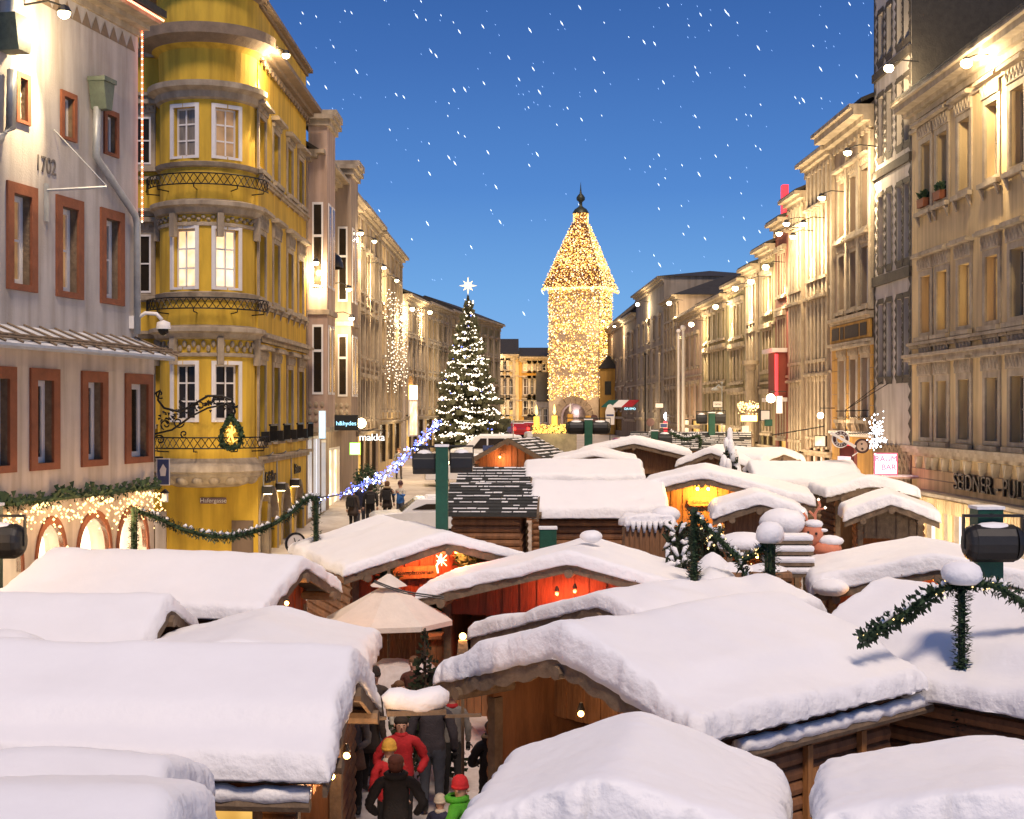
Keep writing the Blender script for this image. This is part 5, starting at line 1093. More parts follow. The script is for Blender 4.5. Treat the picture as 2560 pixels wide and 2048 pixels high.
# ------------------------------------------------------------------ market huts
def sn(x, y, z=0): return noise.noise(Vector((x, y, z)))
def snow_cap(w2, y0, y1, rz, s, T, res, seed, step=0, jit=.05, und=.03, rnd=.24, ridge_w=.25, wl=None):
    """thick snow slab lying over a pitched roof: half width w2, along y0..y1, ridge height rz, slope s"""
    def grid(a, b, n):
        m = (a + b) / 2; h = (b - a) / 2; out = []
        for i in range(n + 1):
            t = -1 + 2 * i / n; out.append(m + h * (math.copysign(1 - (1 - abs(t)) ** 1.6, t) if abs(t) < 1 else t))
        return out
    wl = wl or w2; xs = grid(-wl, w2, res); ysg = grid(y0, y1, res); mb = MB(); n = res + 1
    rp = random.Random(int(seed * 10)); pits = [(rp.uniform(-wl * .8, w2 * .8), rp.uniform(y0 + .4, y1 - .4), rp.uniform(.05, .09)) for _ in range(4)] if int(seed * 10) in (703, 555, 740) else []
    def roof(x): return rz - s * (math.sqrt(x * x + ridge_w ** 2 * .12))
    top = []
    for j, y in enumerate(ysg):
        for i, x in enumerate(xs):
            ex = min(w2 - x, x + wl); ey = min(y - y0, y1 - y); e = min(ex, ey)
            q = min(1, max(0, e) / rnd); q2 = min(1, max(0, max(ex, 0)) / rnd); q1 = min(1, max(0, ey) / rnd)
            t = T * (1 - (1 - q1) ** 3) ** .34 * (1 - (1 - q2) ** 3) ** .34
            t *= 1 + .25 * sn(x * .7 + seed, y * .7, 1)
            for pa, pb, pr_ in pits: t -= .09 * math.exp(-((x - pa) ** 2 + ((y - pb) * .7) ** 2) / pr_ ** 2)
            if step:
                st = abs(x) / (w2 if x > 0 else wl); t += .16 * (1 / (1 + math.exp(-(step + .02 * sn(y * .8, seed) - st) * 34))) - .06
            t += und * sn(x * 2.1 + seed * 3, y * 2.1, 5) * min(1, e / .15) + .012 * sn(x * 9 + seed, y * 9, 2) * q
            f = max(0, 1 - e / .3); jx = jit * sn(x * 3 + seed, y * 3, 8) * f + jit * .6 * sn(x * 9, y * 9 + seed, 4) * f; jy = jit * sn(x * 3, y * 3 + seed, 11) * f + jit * .6 * sn(x * 10 + seed, y * 10, 14) * f; f2 = max(0, 1 - e / .14) * (1 if e > .003 else .4); rg_ = .055 * sn(x * 14 + seed, y * 14, 21) * f2; jx += rg_ * (1 if ex < ey else .2); jy += rg_ * (1 if ey <= ex else .2); t += .05 * sn(x * 13, y * 13 + seed, 31) * f2
            top.append((x + jx, y + jy, roof(x) + max(.012, t)))
    bot = [(x + (top[j * n + i][0] - x) * .9, y + (top[j * n + i][1] - y) * .9, roof(x) - .01 - .05 * abs(sn(x * 5, y * 5 + seed, 3)) * (1 if min(w2 - x, x + wl, y - y0, y1 - y) < .1 else 0)) for j, y in enumerate(ysg) for i, x in enumerate(xs)]
    mb.v = top + bot; N = n * n
    for j in range(res):
        for i in range(res):
            a = j * n + i; mb.f.append((a, a + 1, a + n + 1, a + n)); mb.f.append((N + a, N + a + n, N + a + n + 1, N + a + 1)); mb.m += [0, 0]
    for i in range(res):
        for a, b in ((i, i + 1), (res * n + i + 1, res * n + i), ((i + 1) * n, i * n), (i * n + res, (i + 1) * n + res)): mb.f.append((a, N + a, N + b, b)); mb.m.append(0)
    return mb
def logs(mb, axis, fix, a, b, z0, z1, out, r=.09):
    n = max(2, int((z1 - z0) / (2 * r))); h = (z1 - z0) / n; prof = []
    for k in range(n):
        for t in range(4): an = math.pi * t / 4; prof.append((fix + out * r * .7 * math.sin(an), z0 + h * (k + .5 - .5 * math.cos(an))))
    prof += [(fix, z1), (fix - out * .08, z1), (fix - out * .08, z0)]
    mb.prism(prof, axis, a, b)
HUT = {}
FIT = {
 'A': (-3.68, 23.808, 3.738, -1.333, 1.753, .375, 4.9), 'B': (-5.048, 19.888, 3.58, -1.49, 1.336, .422, 7), 'C': (-6.0, 17.0, 3.50, -1.52, 1.25, .40, 3.0), 'D': (-1.80, 15.25, 3.54, -1.506, 1.583, .446, 8.5),
 'E': (-2.80, 11.087, 3.44, -1.614, 1.752, .30, 5.0), 'F': (-2.33, 9.22, 3.67, -1.604, 1.448, .24, 5.0), 'G': (-3.474, 17.362, 3.332, -.023, 1.57, .231, 3.059, 1.521), 'H': (-1.358, 28.398, 3.699, -.381, 2.184, .278, 5.0, 1.775),
 'I': (1.063, 25.2, 3.631, .198, 2.88, .256, 2.9, 2.45), 'J': (1.393, 21.0, 3.482, .941, 3.5, .276, 3.7, 1.2), 'K': (.592, 16.171, 3.618, .851, 2.327, .287, 4.3, 2.148), 'L': (.743, 10.211, 3.49, .189, 1.14, .314, 2.2, 1.274),
 'N': (3.629, 9.756, 3.531, .244, 1.393, .215, 1.7), 'O': (5.68, 20.7, 3.6, 2.44, 2.3, .33, 6), 'Q': (7.80, 24.9, 3.64, .19, 2.27, .225, 3.6), 'R': (9.975, 35.743, 4.126, .191, 1.178, .391, 2.6), 'R2': (10.5, 39.6, 4.356, .017, 1.32, .239, 2.6),
 'T': (5.302, 37.914, 4.659, .17, 1.728, .245, 4.0, 3.028), 'U': (6.13, 33.7, 4.24, .116, 1.12, .329, 2.6), 'V': (4.211, 38.172, 4.352, -1.542, 1.55, .441, 3.633), 'V2': (4.101, 43.667, 4.717, -1.556, 1.351, .34, 3.656), 'X': (4.855, 54.229, 5.219, .105, 2.261, .24, 4.4),
 'X2': (2.962, 48.975, 4.87, .074, 1.507, .201, 4.0), 'Y': (9.913, 49.98, 4.921, -.704, 1.202, .25, 3.029), 'Z': (11.137, 44.554, 4.664, -1.657, 1.145, .525, 3.46), 'Z2': (7.2, 49.0, 5.0, .35, 1.3, .4, 2.6), 'S1': (.773, 38.209, 4.256, -1.514, 2.182, .33, 2.5),
 'S2': (.622, 43.207, 4.499, -1.525, 1.30, .36, 2.3), 'S3': (-.155, 55.347, 5.173, .30, 1.9, .54, 4.0), 'S4': (10.9, 62, 5.34, -1.4, 1.9, .4, 5.5)}
def hut(key, label, T=.28, of=.45, ov=.35, boards='woodv', wall='wood', front='open', res=34, step=0, seed=1, snow=True, roofm='woodd', back=.25, barge='woodg', jit=.05, und=.03, wavy=False, rnd=.15, zopen=2.0, cat='market hut', name='market_hut', boards_inset=.02, group='snow covered market huts'):
    x, y, zr0, t, WL, slope, L = FIT[key][:7]; WR = FIT[key][7] if len(FIT[key]) > 7 else WL
    of = min(of, L * .2); back = min(back, L * .15); rdir = Vector((math.sin(t), math.cos(t), 0)); c = Vector((x, y, zr0)); g = zg(y)
    base = Vector((x, y, g)) + rdir * of
    r = empty(name, base, label, cat, -t, group)
    rz = zr0 - g - (T if snow else .05); l = L - of - back; wl, wr = WL - ov, WR - ov
    def zr(x): return rz - slope * abs(x)
    el, er = zr(wl), zr(wr); zopen = min(zopen, rz - .9)
    wb = MB(); zb_ = -.4
    logs(wb, 1, -wl, 0, l, zb_, el - .08, -1); logs(wb, 1, wr, 0, l, zb_, er - .08, 1); em = min(el, er) - .08
    logs(wb, 0, l, -wl, wr, zb_, em, 1)
    wb.add([(-wl, l, em), (wr, l, em), (wr, l, er - .08), (0, l, rz - .1), (-wl, l, el - .08)], [(0, 1, 2, 3, 4)])
    if front == 'closed': logs(wb, 0, 0, -wl, wr, zb_, zopen, -1)
    wb.build('log_wall', wall, r)
    gb = MB(); n = max(6, int((wl + wr) / .16)); bx = [-wl + (wl + wr) * i / n for i in range(n + 1)]; bx = sorted(bx + [0.0])
    for i, (a, b) in enumerate(zip(bx, bx[1:])):
        yy = boards_inset - .022 * (i % 2)
        if min(zr(a), zr(b)) - .1 <= zopen or b - a < .004: continue
        gb.add([(a, yy, zopen), (b, yy, zopen), (b, yy, zr(b) - .08), (a, yy, zr(a) - .08), (a, yy + .03, zopen), (b, yy + .03, zopen), (b, yy + .03, zr(b) - .08), (a, yy + .03, zr(a) - .08)], [(0, 1, 2, 3), (7, 6, 5, 4), (0, 4, 5, 1), (1, 5, 6, 2), (0, 3, 7, 4)])
    if gb.v: gb.build('gable_boards', boards, r)
    rb = MB()
    for sx, W2 in ((-1, WL), (1, WR)):
        rb.add([(0, -of, rz), (sx * W2, -of, rz - slope * W2), (sx * W2, l + back, rz - slope * W2), (0, l + back, rz), (0, -of, rz - .07), (sx * W2, -of, rz - .07 - slope * W2), (sx * W2, l + back, rz - .07 - slope * W2), (0, l + back, rz - .07)],
               [(0, 1, 2, 3), (7, 6, 5, 4), (0, 4, 5, 1), (1, 5, 6, 2), (2, 6, 7, 3)])
        if not snow:                     # courses of shingles with thin snow left on each step
            nc = max(5, int(W2 / .2))
            for k in range(nc):
                xa, xb = sx * W2 * k / nc, sx * W2 * (k + 1) / nc; rb.add([(xa, -of, zr(xa) + .004), (xb, -of, zr(xb) + .05), (xb, l + back, zr(xb) + .05), (xa, l + back, zr(xa) + .004), (xb, -of, zr(xb)), (xb, l + back, zr(xb))], [(0, 1, 2, 3), (1, 4, 5, 2)])
    rb.build('roof', roofm, r)
    if not snow:
        sb = MB(); rs_ = random.Random(seed)
        for sx, W2 in ((-1, WL), (1, WR)):
            nc = max(5, int(W2 / .2))
            for k in range(nc):
                xa, xb = sx * W2 * (k + .25) / nc, sx * W2 * (k + .98) / nc; y_ = -of
                while y_ < l + back - .05:
                    ln = min(rs_.uniform(.10, .45), l + back - y_)
                    if rs_.random() < (.86 if key != 'S1' else .45): f = rs_.uniform(.3, 1); xm = xa + (xb - xa) * (1 - f); h_ = lambda q: zr(q) + .05 * (abs(q) / W2 * nc - k) + .012; sb.add([(xm, y_, h_(xm)), (xb, y_, h_(xb)), (xb, y_ + ln, h_(xb)), (xm, y_ + ln, h_(xm)), (xb, y_, h_(xb) - .03), (xb, y_ + ln, h_(xb) - .03)], [(0, 1, 2, 3), (1, 4, 5, 2)])
                    y_ += ln + rs_.uniform(0, .05)
        sb.build('snow_dusting', 'snow', r)
    for sx, W2 in ((-1, WL), (1, WR)):
        bb = MB(); nseg = 26 if wavy else 1; P0 = []
        for k in range(nseg + 1):
            xx = sx * (W2 + .03) * k / nseg; dz = .20 + (.06 * abs(math.sin(k * math.pi / 4.3)) if wavy else 0); P0.append((xx, rz - slope * abs(xx) + .02, dz))
        for (xx, z, dz), (x2, z2, dz2) in zip(P0, P0[1:]):
            bb.add([(xx, -of - .05, z), (x2, -of - .05, z2), (x2, -of - .05, z2 - dz2), (xx, -of - .05, z - dz), (xx, -of - .003, z), (x2, -of - .003, z2), (x2, -of - .003, z2 - dz2), (xx, -of - .003, z - dz)], [(0, 1, 2, 3), (7, 6, 5, 4), (0, 4, 5, 1), (3, 2, 6, 7), (1, 5, 6, 2)])
        bb.build('bargeboard', barge, r)
    for xx in (0, -wl + .1, wr - .1): MB().tube([(xx, -of - .12, zr(xx) - .20), (xx, .3, zr(xx) - .20)], .085, 8).build('purlin', 'woodg', r)
    if front == 'open':
        for xx in (-wl + .06, wr - .06): MB().box(xx - .07, xx + .07, -.02, .12, -.3, min(zr(xx) - .1, 2.4)).build('corner_post', 'woodg', r)
        cb = MB().box(-wl + .15, wr - .15, -.1, .5, .92, .98); w = wl + wr; n = int(w / .15)
        for i in range(n): xx = -wl + .15 + (w - .3) * i / n; cb.box(xx + .005, xx + (w - .3) / n - .005, .02 - .01 * (i % 2), .05, -.3, .918)
        cb.build('counter', wall, r)
    if snow:
        sb = snow_cap(WR + .06, -of - .08, l + back + .05, rz + .004, slope, T, res, seed * 3.7, step, jit, und, rnd, wl=WL + .06); sb.build('snow_cover', 'snow', r, True)
    w = wl + wr; e = min(el, er)
    HUT[key] = (r, rz, e, zr, (wl, wr), l, of)
    return r
def hut_lamp(key, xs, z=None, e=30, col=(1, .42, .12), m='lampo', inset=-.18, lab=None, rad=.04):
    r, rz, e_, zr, w, l, of = HUT[key]
    for x in xs:
        zz = z or zr(x) - .55
        o = MB().ball((x, inset, zz), rad, n=8, m=6); lo_ = o.build('gable_lamp', m, r, True); MB().lathe([(.02, .14), (.05, .05)], 8, (x, inset, zz)).build('socket', 'black', lo_)
        point(r, (x, inset - .06, zz - .02), e, col, .06)
def wood_door(key, side, y0, y1, z1=1.9):
    r, rz, e_, zr, w, l, of = HUT[key]; x = side * (w[(side + 1) // 2] + .075); d = MB(); n = int((y1 - y0) / .13)
    for i in range(n): a = y0 + (y1 - y0) * i / n; d.box(min(x, x + side * .03), max(x, x + side * .03) + .006 * (i % 2), a + .004, a + (y1 - y0) / n - .004, -.3, z1)
    for y in (y0 - .1, y1): d.box(x - .02, x + .06, y, y + .1, -.3, z1 + .3)
    x2 = x + side * .035
    for z in (.3, 1.4): d.box(min(x2, x2 + .03), max(x2, x2 + .03), y0 + .02, y1 - .02, z, z + .14)
    p = Vector((x2 + side * .015, (y0 + y1) / 2, .92)); d.obox(p, ((0, (y1 - y0) * .8, .96), (1, 0, 0), (0, -.96, (y1 - y0) * .8)), .62, .012, .06)
    d.build('door', 'woodo', r)
def px2(x, y): return x * 1.18738, y * 1.18738
# left side --------------------------------------------------------------------------------
hut('A', 'long hut roof just below the white arcade with a lit gable by the parasol', T=0.24, seed=1, boards='woodr', res=44, of=.5)
hut('B', 'hut with a dark gable and slatted lit front between two long snow roofs', T=0.24, seed=2, boards='woodo', res=40)
hut('C', 'hut of which only a rounded snowy roof end shows behind the broadest roof', T=0.34, seed=3, res=30, rnd=.4)
hut('D', 'long hut with the broadest smooth snow roof and a dark gable facing the alley people', T=0.31, seed=4, res=64, und=.02, of=.35, wavy=False, step=.70)
hut('E', 'hut with rounded snowy ridge end sandwiched between a broad roof and a lower one', T=0.32, seed=5, res=48, rnd=.26, und=.02, of=.2)
hut('F', 'lowest hut roof in front of all with rounded snow and a dark gable', T=0.32, seed=6, res=48, rnd=.26, und=.02, of=.2)
hut('G', 'hut with plain peaked snow roof just before the parasol', T=0.3, seed=7, res=40, rnd=.22, front='closed')
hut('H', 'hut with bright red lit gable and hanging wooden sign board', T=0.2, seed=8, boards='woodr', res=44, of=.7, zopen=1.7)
# centre -----------------------------------------------------------------------------------
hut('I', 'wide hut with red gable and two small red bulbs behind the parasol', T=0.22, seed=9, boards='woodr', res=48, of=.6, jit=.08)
hut('J', 'hut with wavy snow roof squeezed between the biggest hut and the red gable', T=0.26, seed=10, res=48, und=.06)
hut('K', 'biggest hut with wide snow roof, scalloped gable boards and a plank door', T=0.31, seed=11, res=72, of=.55, ov=.35, wavy=True, barge='woodg', und=.025, step=.70, boards_inset=1.1)
wood_door('K', 1, 1.75, 2.75)
hut('L', 'small hut with smooth peaked snow roof in front of the scalloped gable', T=0.32, seed=12, res=72, rnd=.2, und=.015, of=.2, ov=.3)
hut('N', 'front hut with smooth pinkish snow roof before the plank door of the biggest hut', T=0.32, seed=13, res=64, rnd=.2, und=.015, of=.2, ov=.3)
hut('O', 'broad snowy hut roof with the T shaped fir post standing before it', T=0.32, seed=14, res=60, jit=.09, step=.70)
hut('Q', 'wide hut with orange lit gable behind the T shaped fir post', T=0.30, seed=15, boards='woodr', res=52, of=.6)
hut('R', 'lower front half of the stepped pair of hut roofs with a board gable', T=0.32, seed=16, res=34, boards='woodg')
hut('R2', 'taller rear half of the stepped pair of hut roofs below the pink sign', T=0.3, seed=36, res=30, boards='woodg')
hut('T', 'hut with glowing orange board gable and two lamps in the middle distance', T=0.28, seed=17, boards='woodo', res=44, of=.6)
hut('U', 'small hut with brown board gable overlapping the glowing orange hut', T=0.3, seed=18, res=36, rnd=.3)
hut('V', 'boxy hut with long smooth snow roof above the plank box and green post', T=0.3, seed=19, res=40, front='closed')
hut('V2', 'boxy hut whose snow roof shows just above the other boxy hut', T=0.28, seed=20, res=34, front='closed')
hut('X', 'distant hut with low wide gable at the back of the snowy roofs', T=0.26, seed=21, res=34)
hut('X2', 'distant hut with a tiny dark gable above the two boxy huts', T=0.24, seed=22, res=34)
hut('Y', 'distant hut with a small gable just behind the snowy spruce', T=0.26, seed=23, res=34)
hut('Z', 'long low hut with smooth snow roof before the pink bar sign', T=0.28, seed=24, res=40, front='closed', wall='woodg')
hut('Z2', 'distant hut roof hidden by the snowy spruce', T=0.24, seed=25, res=26)
# dark shingled huts without thick snow
hut('S1', 'log hut with dark snow dusted shingle roof behind the tall green post', seed=26, snow=False, roofm='shingle', front='closed', group='shingle roofed market huts')
hut('S2', 'dark shingle hut with a lightly snowed roof behind the log hut', seed=27, snow=False, roofm='shingle', front='closed', group='shingle roofed market huts')
hut('S3', 'far hut with open lit gable and shingle roof near the white van', seed=28, snow=False, roofm='shingle', boards='woodo', group='shingle roofed market huts')
hut('S4', 'far low hut with pale shingle roof behind the thin garland', seed=29, snow=False, roofm='shingle', front='closed', wall='woodo', group='shingle roofed market huts')
hut_lamp('A', (-.2,), e=22, inset=-.3); hut_lamp('B', (0,), e=30, inset=-.3); hut_lamp('H', (-.35, .3), z=2.8, e=70, col=(1, .25, .07), m='bulbr', inset=-.4); hut_lamp('I', (-.28, .06), e=26, col=(1, .25, .1), m='bulbr', inset=-.3)
hut_lamp('T', (-.14, .16), z=3.1, e=130, col=(1, .5, .1), inset=-.35, rad=.05); hut_lamp('Q', (-.1, -.45), e=40, col=(1, .42, .08), inset=-.35); hut_lamp('S3', (-.4,), e=40, col=(1, .4, .2), inset=-.3); hut_lamp('K', (-.6, .5), z=2.35, e=13, col=(1, .58, .3), inset=.35); hut_lamp('U', (0,), z=1.8, e=40, inset=.4); hut_lamp('J', (-1.2,), z=1.9, e=22, inset=-.1)
hut_lamp('D', (-.4, .5), z=2.2, e=24, col=(1, .6, .32), inset=-.2)
hut_lamp('R', (0,), z=2.0, e=22, col=(1, .6, .35), inset=.5)  # interior lamp added to brighten the dark timber
# sign boards, wreaths and window details on the huts
def board_sign(key, label, x, z, wd, h, s, ts, m='woodo', tm='text'):
    r = HUT[key][0]; g = empty('wooden_sign', r.matrix_basis @ Vector((x, -.07, z)), label, 'sign', r.rotation_euler.z)
    c = h * .3; MB().prism([(-wd / 2 + c, -h / 2), (wd / 2 - c, -h / 2), (wd / 2, -h / 2 + c), (wd / 2, h / 2 - c), (wd / 2 - c, h / 2), (-wd / 2 + c, h / 2), (-wd / 2, h / 2 - c), (-wd / 2, -h / 2 + c)], 1, -.03, .03).build('board', m, g)
    text('lettering', s, ts, tm, g, (0, -.036, 0), depth=.004)
board_sign('H', 'pale wooden board with carved dark lettering in the red lit gable', -.5, 2.36, 1.0, .26, 'Sternplatzdimen', .125)
board_sign('T', 'wide wooden board with lettering in the glowing orange gable', .0, 2.72, .85, .24, 'Glühwein', .15)
def puff(name, label, cat, key, x, y, z, rad, n, m1, lights=None, lm='bulbg', seed=1, sz=.07):
    r = HUT[key][0]; g = empty(name, r.matrix_basis @ Vector((x, y, z)), label, cat, r.rotation_euler.z); rr = random.Random(seed); b = MB(); l = MB()
    for i in range(n):
        v = Vector((rr.gauss(0, 1), rr.gauss(0, .6), rr.gauss(0, 1))).normalized() * rad * rr.uniform(.5, 1); q = Vector((rr.gauss(0, sz), rr.gauss(0, sz), rr.gauss(0, sz))); p = Vector((rr.gauss(0, sz), rr.gauss(0, sz), rr.gauss(0, sz))); b.add([v, v + q, v + p], [(0, 1, 2)])
    b.ball((0, 0, 0), rad * .7, rad * .5, rad * .7, 10, 6)
    b.build('fir_foliage', m1, g)
    for i in range(lights or 0): v = Vector((rr.gauss(0, 1), rr.gauss(0, .6), rr.gauss(0, 1))).normalized() * rad * 1.02; l.octa(v, .018)
    if lights: l.build('small_lights', lm, g)
    return g
puff('fir_bunch', 'lit fir bunch with small yellow lights hanging in the gable before the parasol', 'decoration', 'A', -.62, -.4, 2.35, .24, 240, 'fir', 90, 'bulb', 3)
puff('fir_bunch', 'dark round fir bush hanging in the red lit gable', 'decoration', 'H', .62, -.3, 2.58, .26, 420, 'fir', 0, seed=4)
st_ = empty('light_star', HUT['H'][0].matrix_basis @ Vector((.0, -.35, 2.62)), 'white lit shooting star decoration in the red lit gable', 'decoration', HUT['H'][0].rotation_euler.z); b = MB()
for a in range(8): b.tube([(0, 0, 0), (.11 * math.cos(a * .785) * (1 + .5 * (a % 2)), 0, .11 * math.sin(a * .785) * (1 + .5 * (a % 2)))], .010, 4)
b.tube([(0, 0, .14), (-.05, 0, .02), (-.11, 0, -.1), (-.08, 0, -.26)], .02, 5); b.build('tube_light', 'bulbw', st_)
puff('fir_bunch', 'fir bunch with red lights at the end of the board in the red lit gable', 'decoration', 'H', -1.15, -.3, 2.3, .2, 200, 'fir', 10, 'bulbr', 5)
# lit stall front under the largest left roof
r = HUT['D'][0]; rzD, eD, wD = HUT['D'][1], HUT['D'][2], HUT['D'][4]
w_ = MB()
lw = MB().box(-wD[0] - .16, -wD[0] - .10, .35, 1.25, 1.3, 2.2, 0); lw.box(-wD[0] - .19, -wD[0] - .161, .31, .41, 1.2, 2.3, 1).box(-wD[0] - .19, -wD[0] - .161, 1.19, 1.29, 1.2, 2.3, 1).box(-wD[0] - .20, -wD[0] - .161, .42, 1.18, 2.2, 2.3, 1); lw.build('lit_window', ['lit3', 'woodo'], r)
def ledge_snow(key, side, y0, y1, drop=.28, out=.25):
    """snow lying on the gutter log under the eave"""
    r, rz, e, zr, w, l, of = HUT[key]; ww = w[(side + 1) // 2] + out; x = side * ww; z = zr(ww) - drop
    MB().tube([(x, y0, z - .08), (x, y1, z - .08)], .07, 8).build('eave_pole', 'woodg', r)
    pts = []; k = 24; mb = MB()
    mb.tube([(x + .02 * sn(i, 3), y0 + (y1 - y0) * i / k, z + .03 + .03 * sn(i * .7, 5)) for i in range(k + 1)], [.09 + .045 * sn(i * .9, 9) for i in range(k + 1)], 8); mb.build('eave_snow', 'snow', r, True)
ledge_snow('D', -1, -.2, 3.4); ledge_snow('K', 1, .2, 4.1)
# shutters on the dark log hut
r = HUT['S1'][0]; wS = HUT['S1'][4]; MB().box(-wS[0] - .13, -wS[0] - .09, 1.2, 2.2, 1.15, 1.9).build('shutter', 'woodo', r)
rr_ = MB()
# ------------------------------------------------------------------ fir garlands and posts
def fir_tube(mb, path, rad, dens=60, sz=.11, seed=1):
    rr = random.Random(seed); path = [Vector(p) for p in path]
    for p, q in zip(path, path[1:]):
        L = (q - p).length; t = (q - p).normalized(); up = Vector((0, 0, 1)) if abs(t.z) < .9 else Vector((1, 0, 0)); a = t.cross(up).normalized(); b = t.cross(a)
        for i in range(int(L * dens)):
            an = rr.random() * 6.283; o = (a * math.cos(an) + b * math.sin(an)); c = p + (q - p) * rr.random() + o * rad * rr.uniform(.2, .8)
            d = (o + t * rr.uniform(-.6, .9)).normalized() * sz * rr.uniform(.6, 1.4); s = t.cross(d).normalized() * sz * .28
            mb.add([c, c + d * .6 + s, c + d, c + d * .6 - s], [(0, 1, 2, 3)])
    mb.tube(path, rad * .55, 6); return mb
def snow_on(path, rad, seed=1, gap=.25, h=.05):
    rr = random.Random(seed); mb = MB(); path = [Vector(p) for p in path]
    for p, q in zip(path, path[1:]):
        if rr.random() < gap: continue
        mb.tube([p + Vector((0, 0, rad * .75)), (p + q) / 2 + Vector((0, 0, rad * .8 + h * rr.random())), q + Vector((0, 0, rad * .75))], [.02, rad * .55, .02], 6)
    return mb
def catmull(pts, n=6):
    pts = [Vector(p) for p in pts]; out = []; P_ = [pts[0]] + pts + [pts[-1]]
    for i in range(1, len(P_) - 2):
        for k in range(n):
            t = k / n; a, b, c, d = P_[i - 1:i + 3]; out.append(.5 * ((2 * b) + (c - a) * t + (2 * a - 5 * b + 4 * c - d) * t * t + (3 * b - a - 3 * c + d) * t ** 3))
    return out + [pts[-1]]
def garland(label, pts, rad, seed, lights=0, snow=True, dens=240, sz=.1):
    path = catmull(pts); b = Vector(path[0]); loc = [p - b for p in path]
    g = empty('fir_garland', b, label, 'garland', 0, 'fir garlands over the market'); fir_tube(MB(), loc, rad, dens, sz, seed).build('fir_foliage', 'fir', g)
    if snow: s = snow_on(loc, rad, seed); s.build('snow', 'snow', g, True)
    if lights:
        l = MB(); rr = random.Random(seed)
        for i in range(lights): p = rr.choice(loc); l.octa(p + Vector((rr.gauss(0, rad * .6), rr.gauss(0, rad * .6), rr.gauss(0, rad * .6))), .014)
        l.build('small_lights', 'bulb', g)
    return g
def fir_post(label, px, ptop, d, rad, cap=None, zbot=None, capz=1.0, seed=1, dens=300):
    top = P(px, ptop, d); zb_ = zg(d) - .2 if zbot is None else zbot
    g = empty('fir_post', (top.x, d, zb_), label, 'fir post', 0, 'fir wrapped posts'); H = top.z - zb_
    MB().tube([(0, 0, 0), (0, 0, H)], rad * .5, 8).build('pole', 'woodg', g)
    fir_tube(MB(), [(0, 0, max(0, H - 2.2)), (0, 0, H)], rad, dens, .09, seed).build('fir_foliage', 'fir', g)
    if cap:
        c = MB(); n = 18; k_ = cap * capz; c.lathe([(.01, -.02), (cap * .7, -.05), (cap * .97, .05 * k_), (cap, .4 * k_), (cap * .88, .72 * k_), (cap * .55, .94 * k_), (.01, k_)], n, (0, 0, H)); c.v = [(x * (1 + .12 * sn(x * 4 + seed, y * 4, z * 3)), y * (1 + .1 * sn(x * 4, y * 4 + seed, z * 3)), z) for x, y, z in c.v]; c.build('snow_cap', 'snow', g, True)
    return g
dA = 30
fir_post('fir wrapped post at the sagging garland end before the white arcade', 335, 1268, dA, .13, seed=2)
fir_post('fir wrapped post at the sagging garland end by the white lit shop', 790, 1240, 31.5, .12, seed=3)
garland('long sagging fir garland with snow in front of the yellow house', [P(335, 1275, dA), P(400, 1298, dA), P(470, 1328, dA), P(560, 1343, 30.5), P(650, 1325, 31), P(720, 1288, 31.2), P(770, 1245, 31.5), P(792, 1250, 31.5)], .085, 4)
fir_post('slim fir wrapped post with ragged snow top beside the snowy stage', 1735, 1272, 24.5, .13, seed=5, dens=480); fir_post('thick green fir post with a round snow cap in the middle of the market', 1925, 1350, 24, .18, .25, capz=1.3, seed=6, dens=560)
garland('short fir garland with tiny lights sagging between the two middle posts', [P(1735, 1285, 24.5), P(1790, 1340, 24.3), P(1850, 1395, 24.2), P(1890, 1385, 24.1), P(1925, 1350, 24)], .09, 7, 40)
garland('fir garland hanging down slanting below the short one', [P(1848, 1400, 24.2), P(1865, 1440, 24), P(1910, 1480, 23.8)], .06, 8)
dT = 17.6
fir_post('T shaped fir post with a big snow cap before the broad hut roof', 2404, 1450, dT, .085, .26, capz=.95, seed=9, dens=460)
garland('fir garland running from the T shaped post down to the biggest hut roof', [P(2404, 1462, dT), P(2340, 1480, dT), P(2260, 1535, 17.2), P(2150, 1600, 16.8)], .075, 10, 30); garland('fir garland running from the T shaped post away from the biggest hut', [P(2404, 1462, dT), P(2470, 1462, dT), P(2530, 1488, dT), P(2640, 1560, dT)], .075, 11, 20)
garland('thin dark fir garland on poles in front of the far shingle roof', [P(1676, 1082, 58), P(1710, 1098, 58), P(1748, 1092, 58), P(1750, 1120, 58)], .12, 12, 0, True, 160, .14)
# blue fairy light rope
pts = catmull([P(790, 1245, 31.5), P(850, 1236, 34), P(905, 1212, 37), P(960, 1188, 41), P(1010, 1145, 48), P(1060, 1093, 60), P(1096, 1060, 74)], 26); b0 = Vector(pts[0]); bl = MB(); rr = random.Random(2)
for i, p in enumerate(pts):
    k = .4 + 1.6 * i / len(pts)
    for q in range(3 if i > 30 else 1): bl.octa(p - b0 + Vector((rr.gauss(0, .06), rr.gauss(0, .06), rr.gauss(0, .075))) * k, rr.uniform(.014, .03) * k, 0 if rr.random() < .78 else 1)
g = empty('light_rope', b0, 'rope of blue and white fairy lights rising from the garland towards the Christmas tree', 'light rope'); bl.build('fairy_lights', ['bulbb', 'lampw'], g); MB().tube([p - b0 for p in pts], .02, 4).build('cable', 'black', g)
